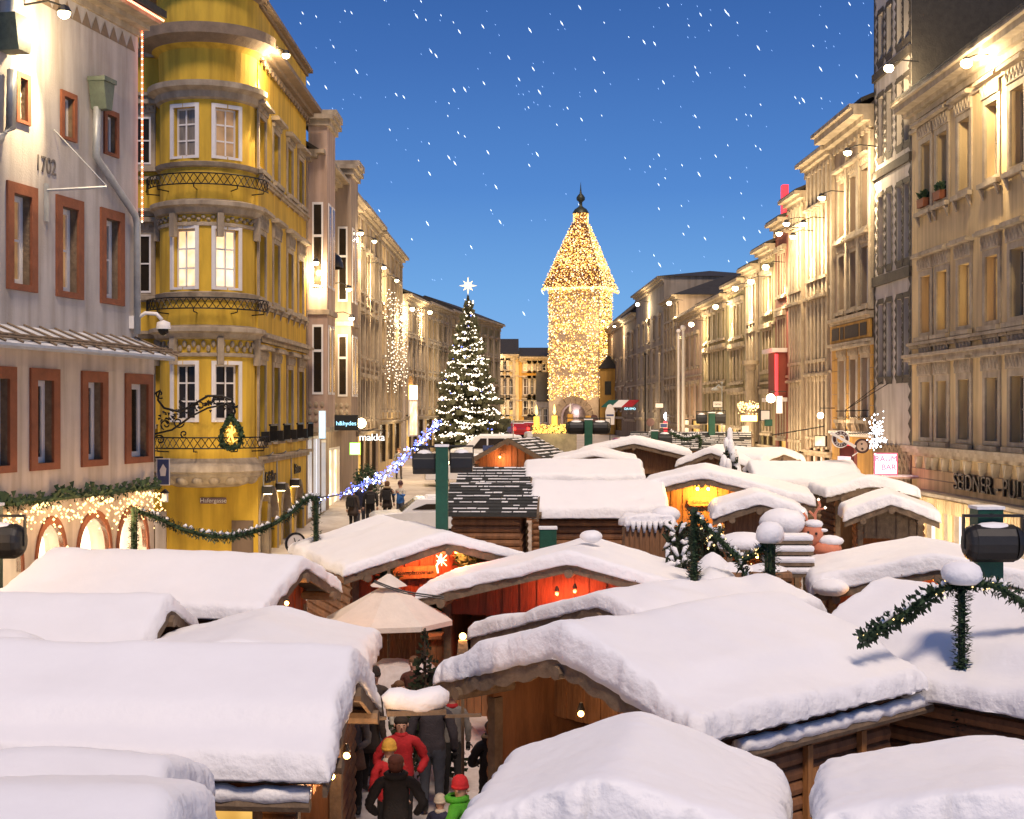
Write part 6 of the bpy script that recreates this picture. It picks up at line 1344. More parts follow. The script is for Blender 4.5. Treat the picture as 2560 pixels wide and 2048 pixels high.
# ------------------------------------------------------------------ green posts with black flood lights
def green_post(label, px, pt, d, wm, pb=None, heads=(), sc=1.0, depth=None):
    top = P(px, pt, d); z0 = zg(d) - .2; g = empty('lighting_post', (top.x, d, z0), label, 'lighting post', 0, 'green lighting posts'); H = top.z - z0
    MB().box(-wm / 2, wm / 2, -wm / 2, wm / 2, 0, H).build('post', 'green', g, bevel=.01); MB().box(-wm / 2 - .02, wm / 2 + .02, -wm / 2 - .02, wm / 2 + .02, H, H + .05).build('snow', 'snow', g)
    for (hx, hz, hy, s, sn_) in heads:
        b = MB(); big_ = s > 1.05; wv = (.84 if big_ else .62) * s; hh = (.40 if big_ else .46) * s
        if big_:
            pr_ = [(hh * .62 * math.cos(t_ * math.pi / 7), hh * .70 * math.sin(t_ * math.pi / 7)) for t_ in range(14)]; b.prism(pr_, 0, hx - wv * .36, hx + wv * .36)
            for sx in (-1, 1): b.lathe([(hh * .66, 0), (hh * .60, wv * .08), (hh * .42, wv * .14), (.005, wv * .14)], 14, (0, 0, 0)); b.v[-56:] = [(hx + sx * (wv * .36 + z), x, y) for x, y, z in b.v[-56:]]
        else: b.prism([(-hh * .5, -hh * .62), (hh * .3, -hh * .55), (hh * .55, -hh * .1), (hh * .5, hh * .4), (-hh * .3, hh * .62), (-hh * .62, hh * .3), (-hh * .66, -hh * .3)], 0, hx - wv / 2, hx + wv / 2)
        b.v = [(x, y + hy, z + H + hz) for x, y, z in b.v]; hd = b.build('flood_lamp', 'black', g, bevel=.025 * s)
        f = MB()
        for k in range(7): xx = hx - wv * .38 + wv * .76 * k / 6; f.box(xx - .008, xx + .008, hy + hh * .50, hy + hh * .7, H + hz - hh * .35, H + hz + hh * .35)
        for sx in (-1, 1): f.box(hx + sx * (wv / 2 + .012) - .012, hx + sx * (wv / 2 + .012) + .012, hy - .05 * s, hy + .05 * s, H + hz - hh * .2, H + hz + hh * .95)
        f.box(hx - wv / 2 - .02, hx + wv / 2 + .02, hy - .04 * s, hy + .04 * s, H + hz + hh * .95, H + hz + hh * 1.05); f.tube([(hx, hy, H + hz + hh), (0, 0, H + hz + hh)], .03 * s, 6); f.build('yoke', 'black', g)
        if sn_: MB().lathe([(.01, .10), (.55, .085), (.9, .04), (1.0, -.04)], 14, (hx, hy - hh * .02, H + hz + hh * .55), 0, wv * .36, hh * .34).build('snow_layer', 'snow', g, True)
    return g
green_post('tall bright green square post standing before the dark shingled huts', 1105, 1117, 30, .27, heads=((-.40, -.38, .3, .82, 1), (.42, -.36, .3, .80, 1)))
green_post('green post with two black flood lamps before the tower archway', 1471, 1050, 62, .36, heads=((-.54, -.36, .2, 1.1, 1), (.54, -.36, .2, 1.1, 1)))
green_post('green post with two black flood lamps before the ochre house', 1779, 1033, 62, .28, heads=((-.42, -.28, .3, .75, 1), (.42, -.26, .3, .8, 1)))
green_post('green post end sticking up beside a black flood lamp behind the far hut', 1636, 1078, 60, .30, heads=((.46, -.4, .1, 1.0, 1),))
green_post('green post lower end showing below the boxy hut roof', 1370, 1322, 34, .42)
green_post('green topped lighting mast with a big black flood lamp before the beige house', 2466, 1272, 22.5, .42, heads=((.0, -.54, -.30, 1.12, 1),))
green_post('lighting mast with snow topped flood lamp in front of the white arcade', -20, 1265, 25, .3, heads=((.22, -.62, -.3, 1.15, 1),))
green_post('black flood lamp on a mast partly outside the picture beside the beige house', 2605, 1300, 22.5, .3, heads=((-.02, -.45, -.3, .8, 0),))
# ------------------------------------------------------------------ parasol
pd = 25.5; ap = P(972, 1440, pd); pg = zg(pd); pr = empty('parasol', (ap.x, pd, pg), 'open beige canvas parasol before the red lit gable hut', 'parasol', R(12)); H = ap.z - pg
cv = MB(); rad = 1.22; n = 8; vs = [(0, 0, H - .12)]
for k in range(n): a = 6.283 * (k + .5) / n; vs.append((rad * math.cos(a), rad * math.sin(a), H - .80))
m_ = [(.55 * rad * math.cos(6.283 * (k + .5) / n), .55 * rad * math.sin(6.283 * (k + .5) / n), H - .50) for k in range(n)]
vs += m_; cv.add(vs, [(0, 9 + k, 9 + (k + 1) % n) for k in range(n)] + [(9 + k, 1 + k, 1 + (k + 1) % n, 9 + (k + 1) % n) for k in range(n)])
for k in range(n): a, b = Vector(vs[1 + k]), Vector(vs[1 + (k + 1) % n]); cv.add([a, b, b - Vector((0, 0, .09)), a - Vector((0, 0, .09))], [(0, 1, 2, 3)])
cv.build('canopy', 'canvas', pr); tp = MB(); tp.add([(0, 0, H + .06)] + [(.36 * math.cos(6.283 * (k + .5) / n), .36 * math.sin(6.283 * (k + .5) / n), H - .18) for k in range(n)], [(0, 1 + k, 1 + (k + 1) % n) for k in range(n)]); tp.build('top_vent', 'canvas', pr)
MB().tube([(0, 0, 0), (0, 0, H + .16)], .028, 8).build('pole', 'woodg', pr); rb = MB()
for k in range(n): a = 6.283 * (k + .5) / n; rb.tube([(0, 0, H - .2), (rad * math.cos(a), rad * math.sin(a), H - .84)], .012, 4)
rb.build('ribs', 'woodg', pr)
# posters on the plank wall below the parasol
pw_ = empty('plank_screen', (P(960, 0, 26.6).x, 26.6, zg(26.6)), 'brown plank screen behind the parasol pole with papers pinned on it', 'screen', R(4)); b = MB()
for k in range(16): b.box(-.85 + k * .105, -.85 + k * .105 + .10, -.02 * (k % 2), .03, -.3, 2.0)
b.build('planks', 'woodv', pw_)
for lab, px, py, w_, h_, m1 in (('dark blue event poster with white heading pinned to the plank screen', 902, 1566, .22, .30, 'navy'), ('wider white paper notice pinned beneath the parasol', 993, 1546, .27, .15, 'paper'), ('narrower white paper notice pinned beneath the parasol', 1035, 1543, .2, .14, 'paper')):
    q = P(px, py, 26.5); p_ = empty('poster', q, lab, 'poster', R(4)); MB().box(-w_ / 2, w_ / 2, -.012, .0, -h_ / 2, h_ / 2).build('sheet', m1, p_)
    e = MB()
    if m1 == 'navy': e.box(-w_ * .4, w_ * .4, -.017, -.0125, h_ * .3, h_ * .38).box(-w_ * .3, w_ * .3, -.017, -.0125, h_ * .18, h_ * .24).box(-w_ * .4, 0, -.017, -.0125, -h_ * .4, 0); e.build('print', 'paper', p_); MB().box(-w_ / 2 - .012, w_ / 2 + .012, .0005, .01, -h_ / 2 - .012, h_ / 2 + .012).build('border', 'paper', p_)
    else:
        for k in range(4): e.box(-w_ * .4, w_ * .4 - .02 * k, -.015, -.0125, h_ * .3 - k * h_ * .18, h_ * .34 - k * h_ * .18)
        e.build('print', 'textg', p_)
cb_ = MB(); cb_.tube(catmull([P(936, 1452, 20), P(1010, 1478, 20), P(1110, 1492, 20)]), .012, 5); cb_.tube(catmull([P(936, 1456, 20), P(1010, 1483, 20), P(1110, 1497, 20)]), .010, 5); tag(cb_.build('power_cable', 'black'), 'two black cables strung across the beige parasol', 'cable')
# ------------------------------------------------------------------ small trees
t1 = empty('sparse_tree', (P(1062, 0, 22).x, 22, zg(22)), 'small sparse dark spruce standing in the alley between the huts', 'spruce'); spruce(t1, zpy(1570, 22) - zg(22), .62, 10, 5, dens=.55, droop=.1, bare=.15, ns=.12, z0=.15)
t2 = empty('snowy_spruce', (P(1836, 0, 42).x, 43, zg(43)), 'snow laden young spruce sticking up between the distant hut roofs', 'spruce'); h2 = zpy(1076, 43) - zg(43); spruce(t2, h2, .85, 12, 6, dens=.9, ns=.16, z0=.2)
b = MB(); rr = random.Random(3)
for k in range(26):
    t = rr.random(); a = rr.uniform(.3, 3.5) + math.pi; r_ = .62 * (1 - t) + .06; b.ball((r_ * math.cos(a) * .8, r_ * math.sin(a) * .8, h2 * (.35 + .63 * t)), .16 * (1.1 - .5 * t), .16 * (1.1 - .5 * t), .34 * (1.1 - .5 * t), 8, 5)
b.build('snow_load', 'snow', t2, True)
# ------------------------------------------------------------------ wooden lantern post, planter screen, stage details
lw_ = empty('lantern_post', (P(1157, 0, 19).x, 19, zg(19)), 'wooden tapered lantern box on a post with a glowing orange bulb on top', 'lantern'); zt_ = zpy(1600, 19) - zg(19)
MB().prism([(-.09, zt_ - .32), (.09, zt_ - .32), (.06, zt_), (-.06, zt_)], 1, -.08, .08).build('lantern_box', 'woodg', lw_); MB().tube([(0, 0, 0), (0, 0, zt_ - .32)], .025, 6).build('post', 'woodg', lw_); MB().ball((0, 0, zt_ + .05), .05).build('bulb', 'lampo', lw_, True); point(lw_, (0, -.1, zt_ + .1), 9, (1, .5, .15), .05)
ps_ = empty('palisade_box', (P(1620, 0, 31).x, 31, zg(31)), 'wooden plank box with a crenellated snow heap on top beside the boxy hut', 'planter'); zt_ = zpy(1322, 31) - zg(31); b = MB()
for k in range(10): b.box(-.56 + k * .114, -.56 + k * .114 + .108, -.35 - .015 * (k % 2), .35, 0, zt_ + (.10 if k % 2 else 0))
b.build('planks', 'woodv', ps_); sb = snow_cap(.6, -.42, .4, zt_ + .14, .05, .22, 26, 41, rnd=.2, jit=.10, und=.08); rr = random.Random(5)
for k in range(9): x = -.5 + k * .125; sb.tube([(x, -.40, zt_ + .2), (x, -.42, zt_ + .05 - rr.random() * .12)], [.07, .025], 6)
sb.build('snow_heap', 'snow', ps_, True); MB().ball((.40, 0, zt_ + .32), .34, .3, .2, 14, 8).build('snow_mound', 'snow', ps_, True)
def mound(label, px, py, d, rx, ry, rz_, name='snow_mound', m='snow', cat='snow mound'):
    c = P(px, py, d); b = MB(); b.ball((0, 0, 0), rx, ry, rz_, 18, 10); b.v = [(x * (1 + .15 * sn(x * 3 + px, y * 3)), y, z * (1 + .2 * sn(x * 4, y * 4 + px))) for x, y, z in b.v]
    o = b.build(name, m, None, True); o.location = c; return tag(o, label, cat)
# snow topped table, bench stack and crib in the middle yard
tb_ = empty('snowy_table', (P(1860, 0, 27.5).x, 27.5, zg(27.5)), 'round bar table under a thick snow pillow behind the short garland', 'table'); zt_ = zpy(1352, 27.5) - zg(27.5); MB().tube([(0, 0, 0), (0, 0, zt_ - .2)], .06, 8).lathe([(.01, zt_ - .2), (.5, zt_ - .2), (.5, zt_ - .14), (.01, zt_ - .14)], 14).build('table_frame', 'woodg', tb_); MB().ball((0, 0, zt_ - .06), .55, .5, .24, 16, 8).build('snow_pillow', 'snow', tb_, True)
bs_ = empty('bench_stack', (P(1975, 0, 27).x, 27, zg(27)), 'stack of snow covered benches beside the round capped fir post', 'benches'); z0_ = zpy(1440, 27) - zg(27)
for k in range(4): z = z0_ + k * .21; MB().box(-.5, .45, -.25 + .08 * k, .25 + .08 * k, z, z + .06).box(-.4, -.34, -.2 + .08 * k, .2 + .08 * k, z - .17 if k else 0, z).box(.3, .36, -.2 + .08 * k, .2 + .08 * k, z - .17 if k else 0, z).build('bench', 'woodg', bs_); MB().box(-.52, .47, -.27 + .08 * k, .27 + .08 * k, z + .062, z + .185).build('snow', 'snow', bs_, bevel=.045)
cr = empty('log_stage', (P(1850, 0, 25.8).x, 25.8, zg(25.8)), 'low log built stage under peaked snow heaps between the fir posts', 'stage'); zt_ = zpy(1425, 25.8) - zg(25.8); b = MB(); logs(b, 0, -.4, -.9, .9, 0, zt_, -1); b.box(-.9, .9, -.39, .8, 0, zt_); b.build('log_front', 'woodv', cr)
b = MB()
for x, h_, w_ in ((-.52, .34, .36), (-.1, .16, .42), (.5, .14, .42)): b.lathe([(w_, zt_ - .02), (w_ * .85, zt_ + h_ * .35), (w_ * .4, zt_ + h_ * .8), (.02, zt_ + h_)], 12, (x, 0, 0))
b.build('snow_heap', 'snow', cr, True)
mound('snow heap on the hut roof edge beside the slanting garland', 1790, 1462, 24.6, .40, .4, .30); mound('big round snow lump on the roof edge beside the benches', 2075, 1468, 25.2, .34, .4, .16); mound('long snow lump lying on the roof behind the plank box', 1478, 1341, 26.6, .22, .25, .12)
mound('snow hood over the small stall window beside the round capped fir post', 1958, 1306, 29, .5, .4, .30)
for i, (px, py, d, lb_) in enumerate(((1690, 1335, 29, 'bare snowy shrub beside the plank box'), (1790, 1330, 28, 'snowy shrub with amber lights behind the short garland'), (1700, 1400, 27, 'low snowy fir boughs at the foot of the slim fir post'))):
    g = empty('snowy_shrub', (P(px, 0, d).x, d, zg(d)), lb_, 'shrub'); zc = zpy(py, d) - zg(d); rr = random.Random(60 + i); f = MB(); s = MB(); l = MB()
    for k in range(20):
        p0 = Vector((rr.gauss(0, .12), rr.gauss(0, .1), zc - .5)); a = rr.random() * 6.28; tip = Vector((math.cos(a) * rr.uniform(.15, .4), math.sin(a) * .3, zc + rr.uniform(-.35, .25))); mid = (p0 + tip) / 2 + Vector((0, 0, .15)); f.tube([p0, mid, tip], [.03, .025, .01], 4); fir_tube(f, [mid, tip], .05, 60, .07, k)
        if rr.random() < .6: s.tube([mid + Vector((0, 0, .05)), (mid + tip) / 2 + Vector((0, 0, .08)), tip + Vector((0, 0, .03))], [.03, .055, .02], 5)
        if i == 1: l.octa(tip, .03)
    f.tube([(0, 0, 0), (0, 0, zc - .3)], .08, 6); f.build('branches', 'fir2', g); s.build('snow', 'snow', g, True)
    if l.v: l.build('small_lights', 'bulb', g)
# pink painted animal figure with antlers on the roof
fg_ = empty('animal_figure', P(2032, 1372, 29), 'peach painted wooden deer figure with antlers and snow on its head and back', 'figure', R(-20)); b = MB(); b.ball((0, 0, .32), .22, .2, .26, 14, 9); b.ball((-.14, -.08, .22), .12, .13, .09, 10, 7); b.ball((.28, .05, .02), .32, .22, .2, 12, 8); b.tube([(-.1, 0, .1), (-.3, -.05, .28), (-.42, -.05, .36)], [.07, .06, .05], 7); b.tube([(.2, 0, -.1), (.18, 0, -.5)], .06, 6).tube([(.42, 0, -.1), (.42, 0, -.5)], .06, 6); b.build('body', 'peach', fg_, True)
b = MB(); b.tube([(.05, 0, .5), (.05, 0, .75), (.15, 0, .92), (.12, 0, 1.02)], .03, 5).tube([(.05, 0, .68), (-.08, 0, .8)], .025, 5).tube([(.1, 0, .84), (.24, 0, .86)], .022, 5).tube([(-.1, 0, .5), (-.14, 0, .68), (-.2, 0, .76)], .028, 5); b.build('antlers', 'peach', fg_); MB().ball((.02, 0, .53), .2, .2, .10, 12, 6).ball((.35, .05, .18), .3, .22, .12, 12, 6).ball((.22, 0, .40), .1, .08, .04, 8, 5).build('snow', 'snow', fg_, True); e = MB().ball((-.07, -.19, .36), .03).ball((.1, -.19, .34), .03); e.build('eyes', 'eye', fg_)
for px, py, dx in ((0, 0, 0),): b = MB(); b.octa((.12, 0, 1.05), .035).octa((-.2, 0, .8), .035).octa((.26, 0, .88), .035); b.build('small_lights', 'bulbw', fg_)
# snow laden plank canopy between the two near huts
pc = empty('plank_canopy', (P(1040, 0, 16.6).x, 16.6, zg(16.6)), 'small plank canopy with a thick snow bolster bridging the alley between the near huts', 'canopy', R(8)); zt_ = zpy(1772, 16.6) - zg(16.6); MB().box(-.36, .36, -.12, .15, zt_ - .06, zt_).box(.36, .80, -.03, .03, zt_ - .12, zt_ - .085).box(-.80, -.36, -.03, .03, zt_ - .12, zt_ - .085).build('plank_frame', 'woodg', pc); b = MB(); b.tube([(-.40 + .1 * k, 0, zt_ + .09 + .03 * math.sin(k * 1.1) + .02 * k / 8) for k in range(9)], [.08, .14, .15, .14, .15, .16, .15, .14, .07], 10); b.build('snow_bolster', 'snow', pc, True)

# ------------------------------------------------------------------ signs and shop things on the right
rs_ = flat_sign('bar_sign', 'pink backlit box sign reading RAUM BAR at the foot of the zigzag house', 2214, 1160, 46.5, .78, .74, 'neonp', None, edge='neonl', rz=R(-6)); text('lettering', 'RAUM', .27, 'neonl', rs_, (.0, -.085, .17), depth=.004); text('lettering', 'BAR', .27, 'neonl', rs_, (.09, -.085, -.12), depth=.004); point(rs_, (0, -.6, -.1), 12, (1, .3, .45), .3)
aw_ = empty('door_awning', P(2232, 1192, 46.8), 'small flat awning jutting out below the pink bar sign', 'awning', R(-8)); MB().box(-.35, 1.1, -.5, .4, -.04, .02).build('awning_board', 'pinkish', aw_); MB().box(-.33, 1.08, -.48, .38, .021, .06).build('snow', 'snow', aw_)
rg = empty('round_sign', P(2101, 1098, 44), 'round ring sign lettered TABAK TRAFIK with a white bar across it', 'sign', R(0))
def disc(mb, r0, r1, y, mi=0, n=28):
    for k in range(n):
        a, b = 6.283 * k / n, 6.283 * (k + 1) / n; mb.add([(r0 * math.cos(a), y, r0 * math.sin(a)), (r1 * math.cos(a), y, r1 * math.sin(a)), (r1 * math.cos(b), y, r1 * math.sin(b)), (r0 * math.cos(b), y, r0 * math.sin(b)), (r0 * math.cos(a), y + .06, r0 * math.sin(a)), (r1 * math.cos(a), y + .06, r1 * math.sin(a)), (r1 * math.cos(b), y + .06, r1 * math.sin(b)), (r0 * math.cos(b), y + .06, r0 * math.sin(b))], [(0, 1, 2, 3), (4, 7, 6, 5), (1, 5, 6, 2), (0, 3, 7, 4)], mi)
    return mb
M['maroon'] = mat('maroon_enamel', (.07, .02, .02), .5, .2, 6)
disc(MB(), .14, .27, -.03).build('ring', 'maroon', rg); q = MB(); disc(q, .255, .285, -.045); disc(q, .125, .15, -.045); q.build('ring_edge', 'paper', rg); q = MB(); q.obox((.06, -.10, -.02), ((.86, 0, -.5), (.5, 0, .86), (0, 1, 0)), .46, .045, .03); q.build('cross_bar', 'paper', rg)
for w_, a0_, fl in (('TABAK', 150, 1), ('TRAFIK', 212, -1)):
    for i, c in enumerate(w_):
        a = R(a0_ - i * 30) if fl > 0 else R(a0_ + i * 23); t = text('letter', c, .11, 'paper', rg, (.205 * math.cos(a), -.04, .205 * math.sin(a)), (R(90), 0, 0), .004); t.rotation_euler = (R(90), -(a - math.pi / 2) if fl > 0 else -(a + math.pi / 2), 0)
rd = empty('round_sign', P(2155, 1115, 45.5), 'dark round emblem sign with pale centre beside the ring sign', 'sign'); disc(MB(), 0.001, .25, -.03).build('disc', 'maroon', rd); q = MB(); disc(q, .001, .18, -.04); q.build('disc_face', 'pinkish', rd); q = MB(); disc(q, .225, .245, -.04); q.octa((-.02, -.05, .07), .04).octa((0, -.05, -.1), .05).build('emblem', 'woodd', rd); MB().tube([(-.3, .1, -.34), (.35, .1, .1)], .02, 5).build('bracket', 'white', rd)
bw_ = empty('bar_window', P(2118, 1150, 47), 'red lit bar entrance with white wall box below the ring sign', 'bar entrance', R(-80)); MB().box(-.6, .6, -.02, .1, -1.2, .5).build('red_panel', 'brick_red', bw_); MB().box(-.35, .35, -.2, -.021, -.22, .12).build('wall_box', 'neonp', bw_); MB().box(-.6, .6, -.12, -.021, .5, .56).build('neon_tube', 'neonr', bw_)
ih = empty('icicle_light', P(2190, 1088, 46), 'cluster of pale blue icicle lights on the corner of the zigzag house', 'lights'); b = MB(); rr = random.Random(4)
for i in range(120): b.octa((rr.gauss(0, .16), rr.gauss(0, .1), rr.gauss(0, .28)), rr.uniform(.015, .035))
b.build('light_cluster', 'lampw', ih); MB().tube([(-.9, .1, .05), (0, 0, .1)], .015, 4).build('bracket', 'iron', ih)
hb = empty('iron_sign_bracket', P(2115, 1045, 49), 'black iron bracket frame with stays holding a lattice sign on the yellow storey', 'sign bracket'); b = MB(); b.tube([P(2090, 1028, 49) - P(2115, 1045, 49), P(2172, 1026, 49) - P(2115, 1045, 49)], .02, 5); b.tube([P(2114, 1085, 49) - P(2115, 1045, 49), P(2114, 1025, 49) - P(2115, 1045, 49), P(2205, 955, 49.2) - P(2115, 1045, 49)], .014, 4); b.tube([P(2114, 1025, 49) - P(2115, 1045, 49), P(2222, 958, 49.2) - P(2115, 1045, 49)], .014, 4)
for k in range(12):
    x = -.12 + k * .09; z = -.02
    b.tube([(x, 0, z), (x + .09, 0, z + .1)], .008, 3); b.tube([(x, 0, z + .1), (x + .09, 0, z)], .008, 3); b.tube([(x, 0, z - .58), (x + .09, 0, z - .48)], .008, 3); b.tube([(x, 0, z - .48), (x + .09, 0, z - .58)], .008, 3)
b.build('lattice', 'iron', hb)
flat_sign('round_hanging_sign', 'cream oval hanging sign with dark lettering on the ochre house', 1794, 1011, 78, .58, .38, 'paper', 'OPTIK', 'text', 0, .13, 'woodd')
flat_sign('hanging_sign', 'pale oval shop sign on a bracket at the tall grey house', 1648, 1014, 100, .62, .36, 'paper', None, edge='iron')
flat_sign('shop_sign', 'small glowing white and blue shop sign under the striped awning', 1575, 1022, 118, .9, .32, 'black', 'DA EMO', 'neonc', 0, .26)
flat_sign('lit_sign', 'yellow and white lit shop sign under a spray of small lights', 1872, 1046, 60, .72, .28, 'neonw', None, edge='bulbg'); flat_sign('round_clock_sign', 'round dark sign with pale disc beside the very bright lantern', 1912, 1039, 58, .42, .46, 'paper', None, edge='woodd', th=.2)
flat_sign('pharmacy_sign', 'small green shop sign below the round dark sign', 1921, 1057, 57, .32, .28, 'green', None, edge='green'); flat_sign('road_sign', 'small blue white square road sign near the candles', 1659, 1064, 90, .5, .3, 'navy', None, edge='paper')
flat_sign('street_lamp_box', 'bluish white lit shop box under the bright lantern by the red bay', 1948, 1012, 62, .28, .8, 'shop', None, edge='white'); flat_sign('lit_window_sign', 'white lit narrow shop window beside the yellow lit sign', 1863, 1098, 62, .3, 1.2, 'shopw', None, edge='white')
flat_sign('lit_window_sign', 'square warm lit shop window by the pilastered house', 2052, 1103, 54, .5, .45, 'shopw', None, edge='woodd', rz=R(-40))
sp_ = empty('light_spray', P(1871, 1018, 60), 'spray of warm fairy lights above the yellow lit sign', 'lights'); b = MB(); rr = random.Random(9)
for i in range(110): b.octa((rr.uniform(-.45, .45), rr.gauss(0, .15), rr.gauss(0, .15)), rr.uniform(.02, .045))
b.build('light_cluster', 'bulb', sp_)
bl_ = empty('wall_lantern', P(1927, 996, 60), 'very bright warm lantern near the red lit bay', 'lantern'); MB().ball((0, 0, 0), .2).build('globe', 'lamp', bl_, True); MB().tube([(.7, .1, .3), (0, 0, .3), (0, 0, .1)], .02, 5).build('bracket', 'iron', bl_); point(bl_, (0, -.5, -.2), 130, (1, .72, .45), .2)
bl_ = empty('wall_lantern', P(2051, 1039, 55), 'warm round lantern beside the yellow storey', 'lantern'); MB().ball((0, 0, 0), .13).build('globe', 'lamp', bl_, True); MB().tube([(.6, .1, .3), (0, 0, .3), (0, 0, .1)], .02, 5).build('bracket', 'iron', bl_); point(bl_, (.2, -.4, -.1), 70, (1, .72, .45), .2)
bl_ = empty('shop_lamp', P(1671, 1041, 108), 'white glowing shop lamp above the red door of the taupe house', 'lamp'); MB().ball((0, 0, 0), .38).build('globe', 'lampw', bl_, True); MB().box(-.35, .35, .1, .3, -1.6, -.4).build('red_door', 'neonr', bl_); point(bl_, (0, -.6, 0), 60, (.9, .95, 1), .3)
# flag poles and slim street lamps
def pole(label, px, pt, d, r_, m_, arm=None):
    g = empty('street_lamp' if arm else 'flag_pole', (P(px, 0, d).x, d, zg(d)), label, 'street lamp' if arm else 'flag pole'); H = zpy(pt, d) - zg(d); MB().tube([(0, 0, -.2), (0, 0, H)], [r_, r_ * .7], 8).build('pole', m_, g)
    MB().ball((0, 0, H), r_ * 1.6).build('finial', m_, g)
    if arm: MB().tube([(0, 0, H - .3), (arm * .5, 0, H - .1), (arm, 0, H - .3)], .05, 6).build('arm', m_, g); MB().lathe([(.02, .1), (.25, 0), (.2, -.08)], 10, (arm, 0, H - .35)).build('lamp_head', m_, g)
pole('thinner tall white flag pole of the pair before the pale house', 1696, 828, 96, .10, 'white'); pole('thicker tall white flag pole of the pair before the pale house', 1708, 820, 96, .13, 'white'); pole('slim dark flag pole next to the white pair', 1725, 866, 98, .07, 'iron')
pole('slim dark lamp pole before the tall grey house', 1613, 885, 104, .07, 'iron'); pole('slim pale pole before the tall grey house', 1648, 885, 104, .07, 'stone'); pole('curved arm street lamp before the ochre house', 1805, 958, 80, .05, 'zinc', -.4)
c_ = empty('stone_column', (P(1876, 0, 72).x, 72, zg(72)), 'pale stone column with ledged top standing before the greenish house', 'column'); H = zpy(902, 72) - zg(72); MB().lathe([(.26, 0), (.24, H * .92), (.3, H * .93), (.3, H * .96), (.46, H * .97), (.46, H)], 12).build('shaft', 'stone', c_)
rs2 = empty('no_entry_sign', P(1485, 1047, 100), 'round dark red road sign on a thin pole near the tower archway', 'road sign'); disc(MB(), .001, .3, -.03).build('disc', 'maroon', rs2); MB().tube([(0, .06, -2.6), (0, .06, .2)], .03, 5).build('pole', 'zinc', rs2)
rs2 = empty('no_entry_sign', P(1626, 1056, 100), 'round dark red road sign before the tall grey house', 'road sign'); disc(MB(), .001, .3, -.03).build('disc', 'maroon', rs2); MB().tube([(0, .06, -2.2), (0, .06, .2)], .03, 5).build('pole', 'zinc', rs2)
fl_ = empty('beach_flag', (P(1525, 0, 112).x, 112, zg(112)), 'white rounded advertising flag standing before the brown house', 'flag'); z1 = zpy(1010, 112) - zg(112); z0_ = zpy(1062, 112) - zg(112); MB().prism([(-.35, z0_), (.35, z0_), (.38, z1 - .6), (.2, z1 - .1), (0, z1), (-.2, z1 - .1), (-.38, z1 - .6)], 1, -.02, .02).build('cloth', 'paper', fl_); MB().tube([(0, .05, 0), (0, .05, z0_ + .1)], .04, 5).build('pole', 'iron', fl_); MB().box(-.3, .3, -.03, -.021, (z0_ + z1) / 2 - .15, (z0_ + z1) / 2 + .0).build('print', 'navy', fl_)
ta = empty('striped_awning', P(1560, 1010, 120), 'green white and red striped awning over the brown house shop', 'awning', R(-30)); b = MB()
for k in range(3): b.add([(-1.5 + k, 0, .35), (-.5 + k, 0, .35), (-.7 + k, -1.2, -.3), (-1.7 + k, -1.2, -.3), (-1.5 + k, 0, .3), (-.5 + k, 0, .3)], [(0, 1, 2, 3), (4, 5, 2, 3)], k)
b.build('awning_cloth', ['green', 'paper', 'red_cloth'], ta)
pole('thin road sign pole in front of the red tail lights', 1283, 1053, 84, .04, 'zinc')
# terrace items at the far left pavement and thin wires
MB_ = MB(); MB_.tube(catmull([P(1930, 1088, 52), P(1990, 1078, 52), P(2060, 1066, 52)]), .02, 4); tag(MB_.build('overhead_wire', 'iron'), 'thin wire spanning from the far hut to the house row', 'wire')
cl_ = empty('pavement_clock', P(738, 1358, 34), 'round black rimmed white clock face half hidden behind the roof below the yellow house', 'clock', R(30)); disc(MB(), .001, .24, -.03).build('face', 'paper', cl_); q = MB(); disc(q, .22, .27, -.04); q.build('rim', 'black', cl_); MB().tube([(0, -.05, 0), (.1, -.05, .08)], .012, 4).tube([(0, -.05, 0), (-.05, -.05, .14)], .012, 4).build('hands', 'black', cl_)

b = MB(); n = 22
for j in range(n + 1):
    for i in range(n + 1):
        x, y = -1.5 + 3 * i / n, -1.6 + 3.2 * j / n; e = max(0, 1 - math.hypot(x / 1.5, y / 1.6)); b.v.append((x, y, -.12 + 1.45 * min(1, e * 1.5) ** 1.3 + .10 * sn(x * 3, y * 3, 7) + .06 * sn(x * 8, y * 8, 2)))
for j in range(n):
    for i in range(n): a = j * (n + 1) + i; b.f.append((a, a + 1, a + n + 2, a + n + 1)); b.m.append(0)
o = b.build('snow_heap', 'trampled', None, True); o.location = (P(1010, 0, 24.9).x, 24.9, zg(24.9)); tag(o, 'rough heap of shovelled grey snow in the alley below the parasol', 'snow heap')
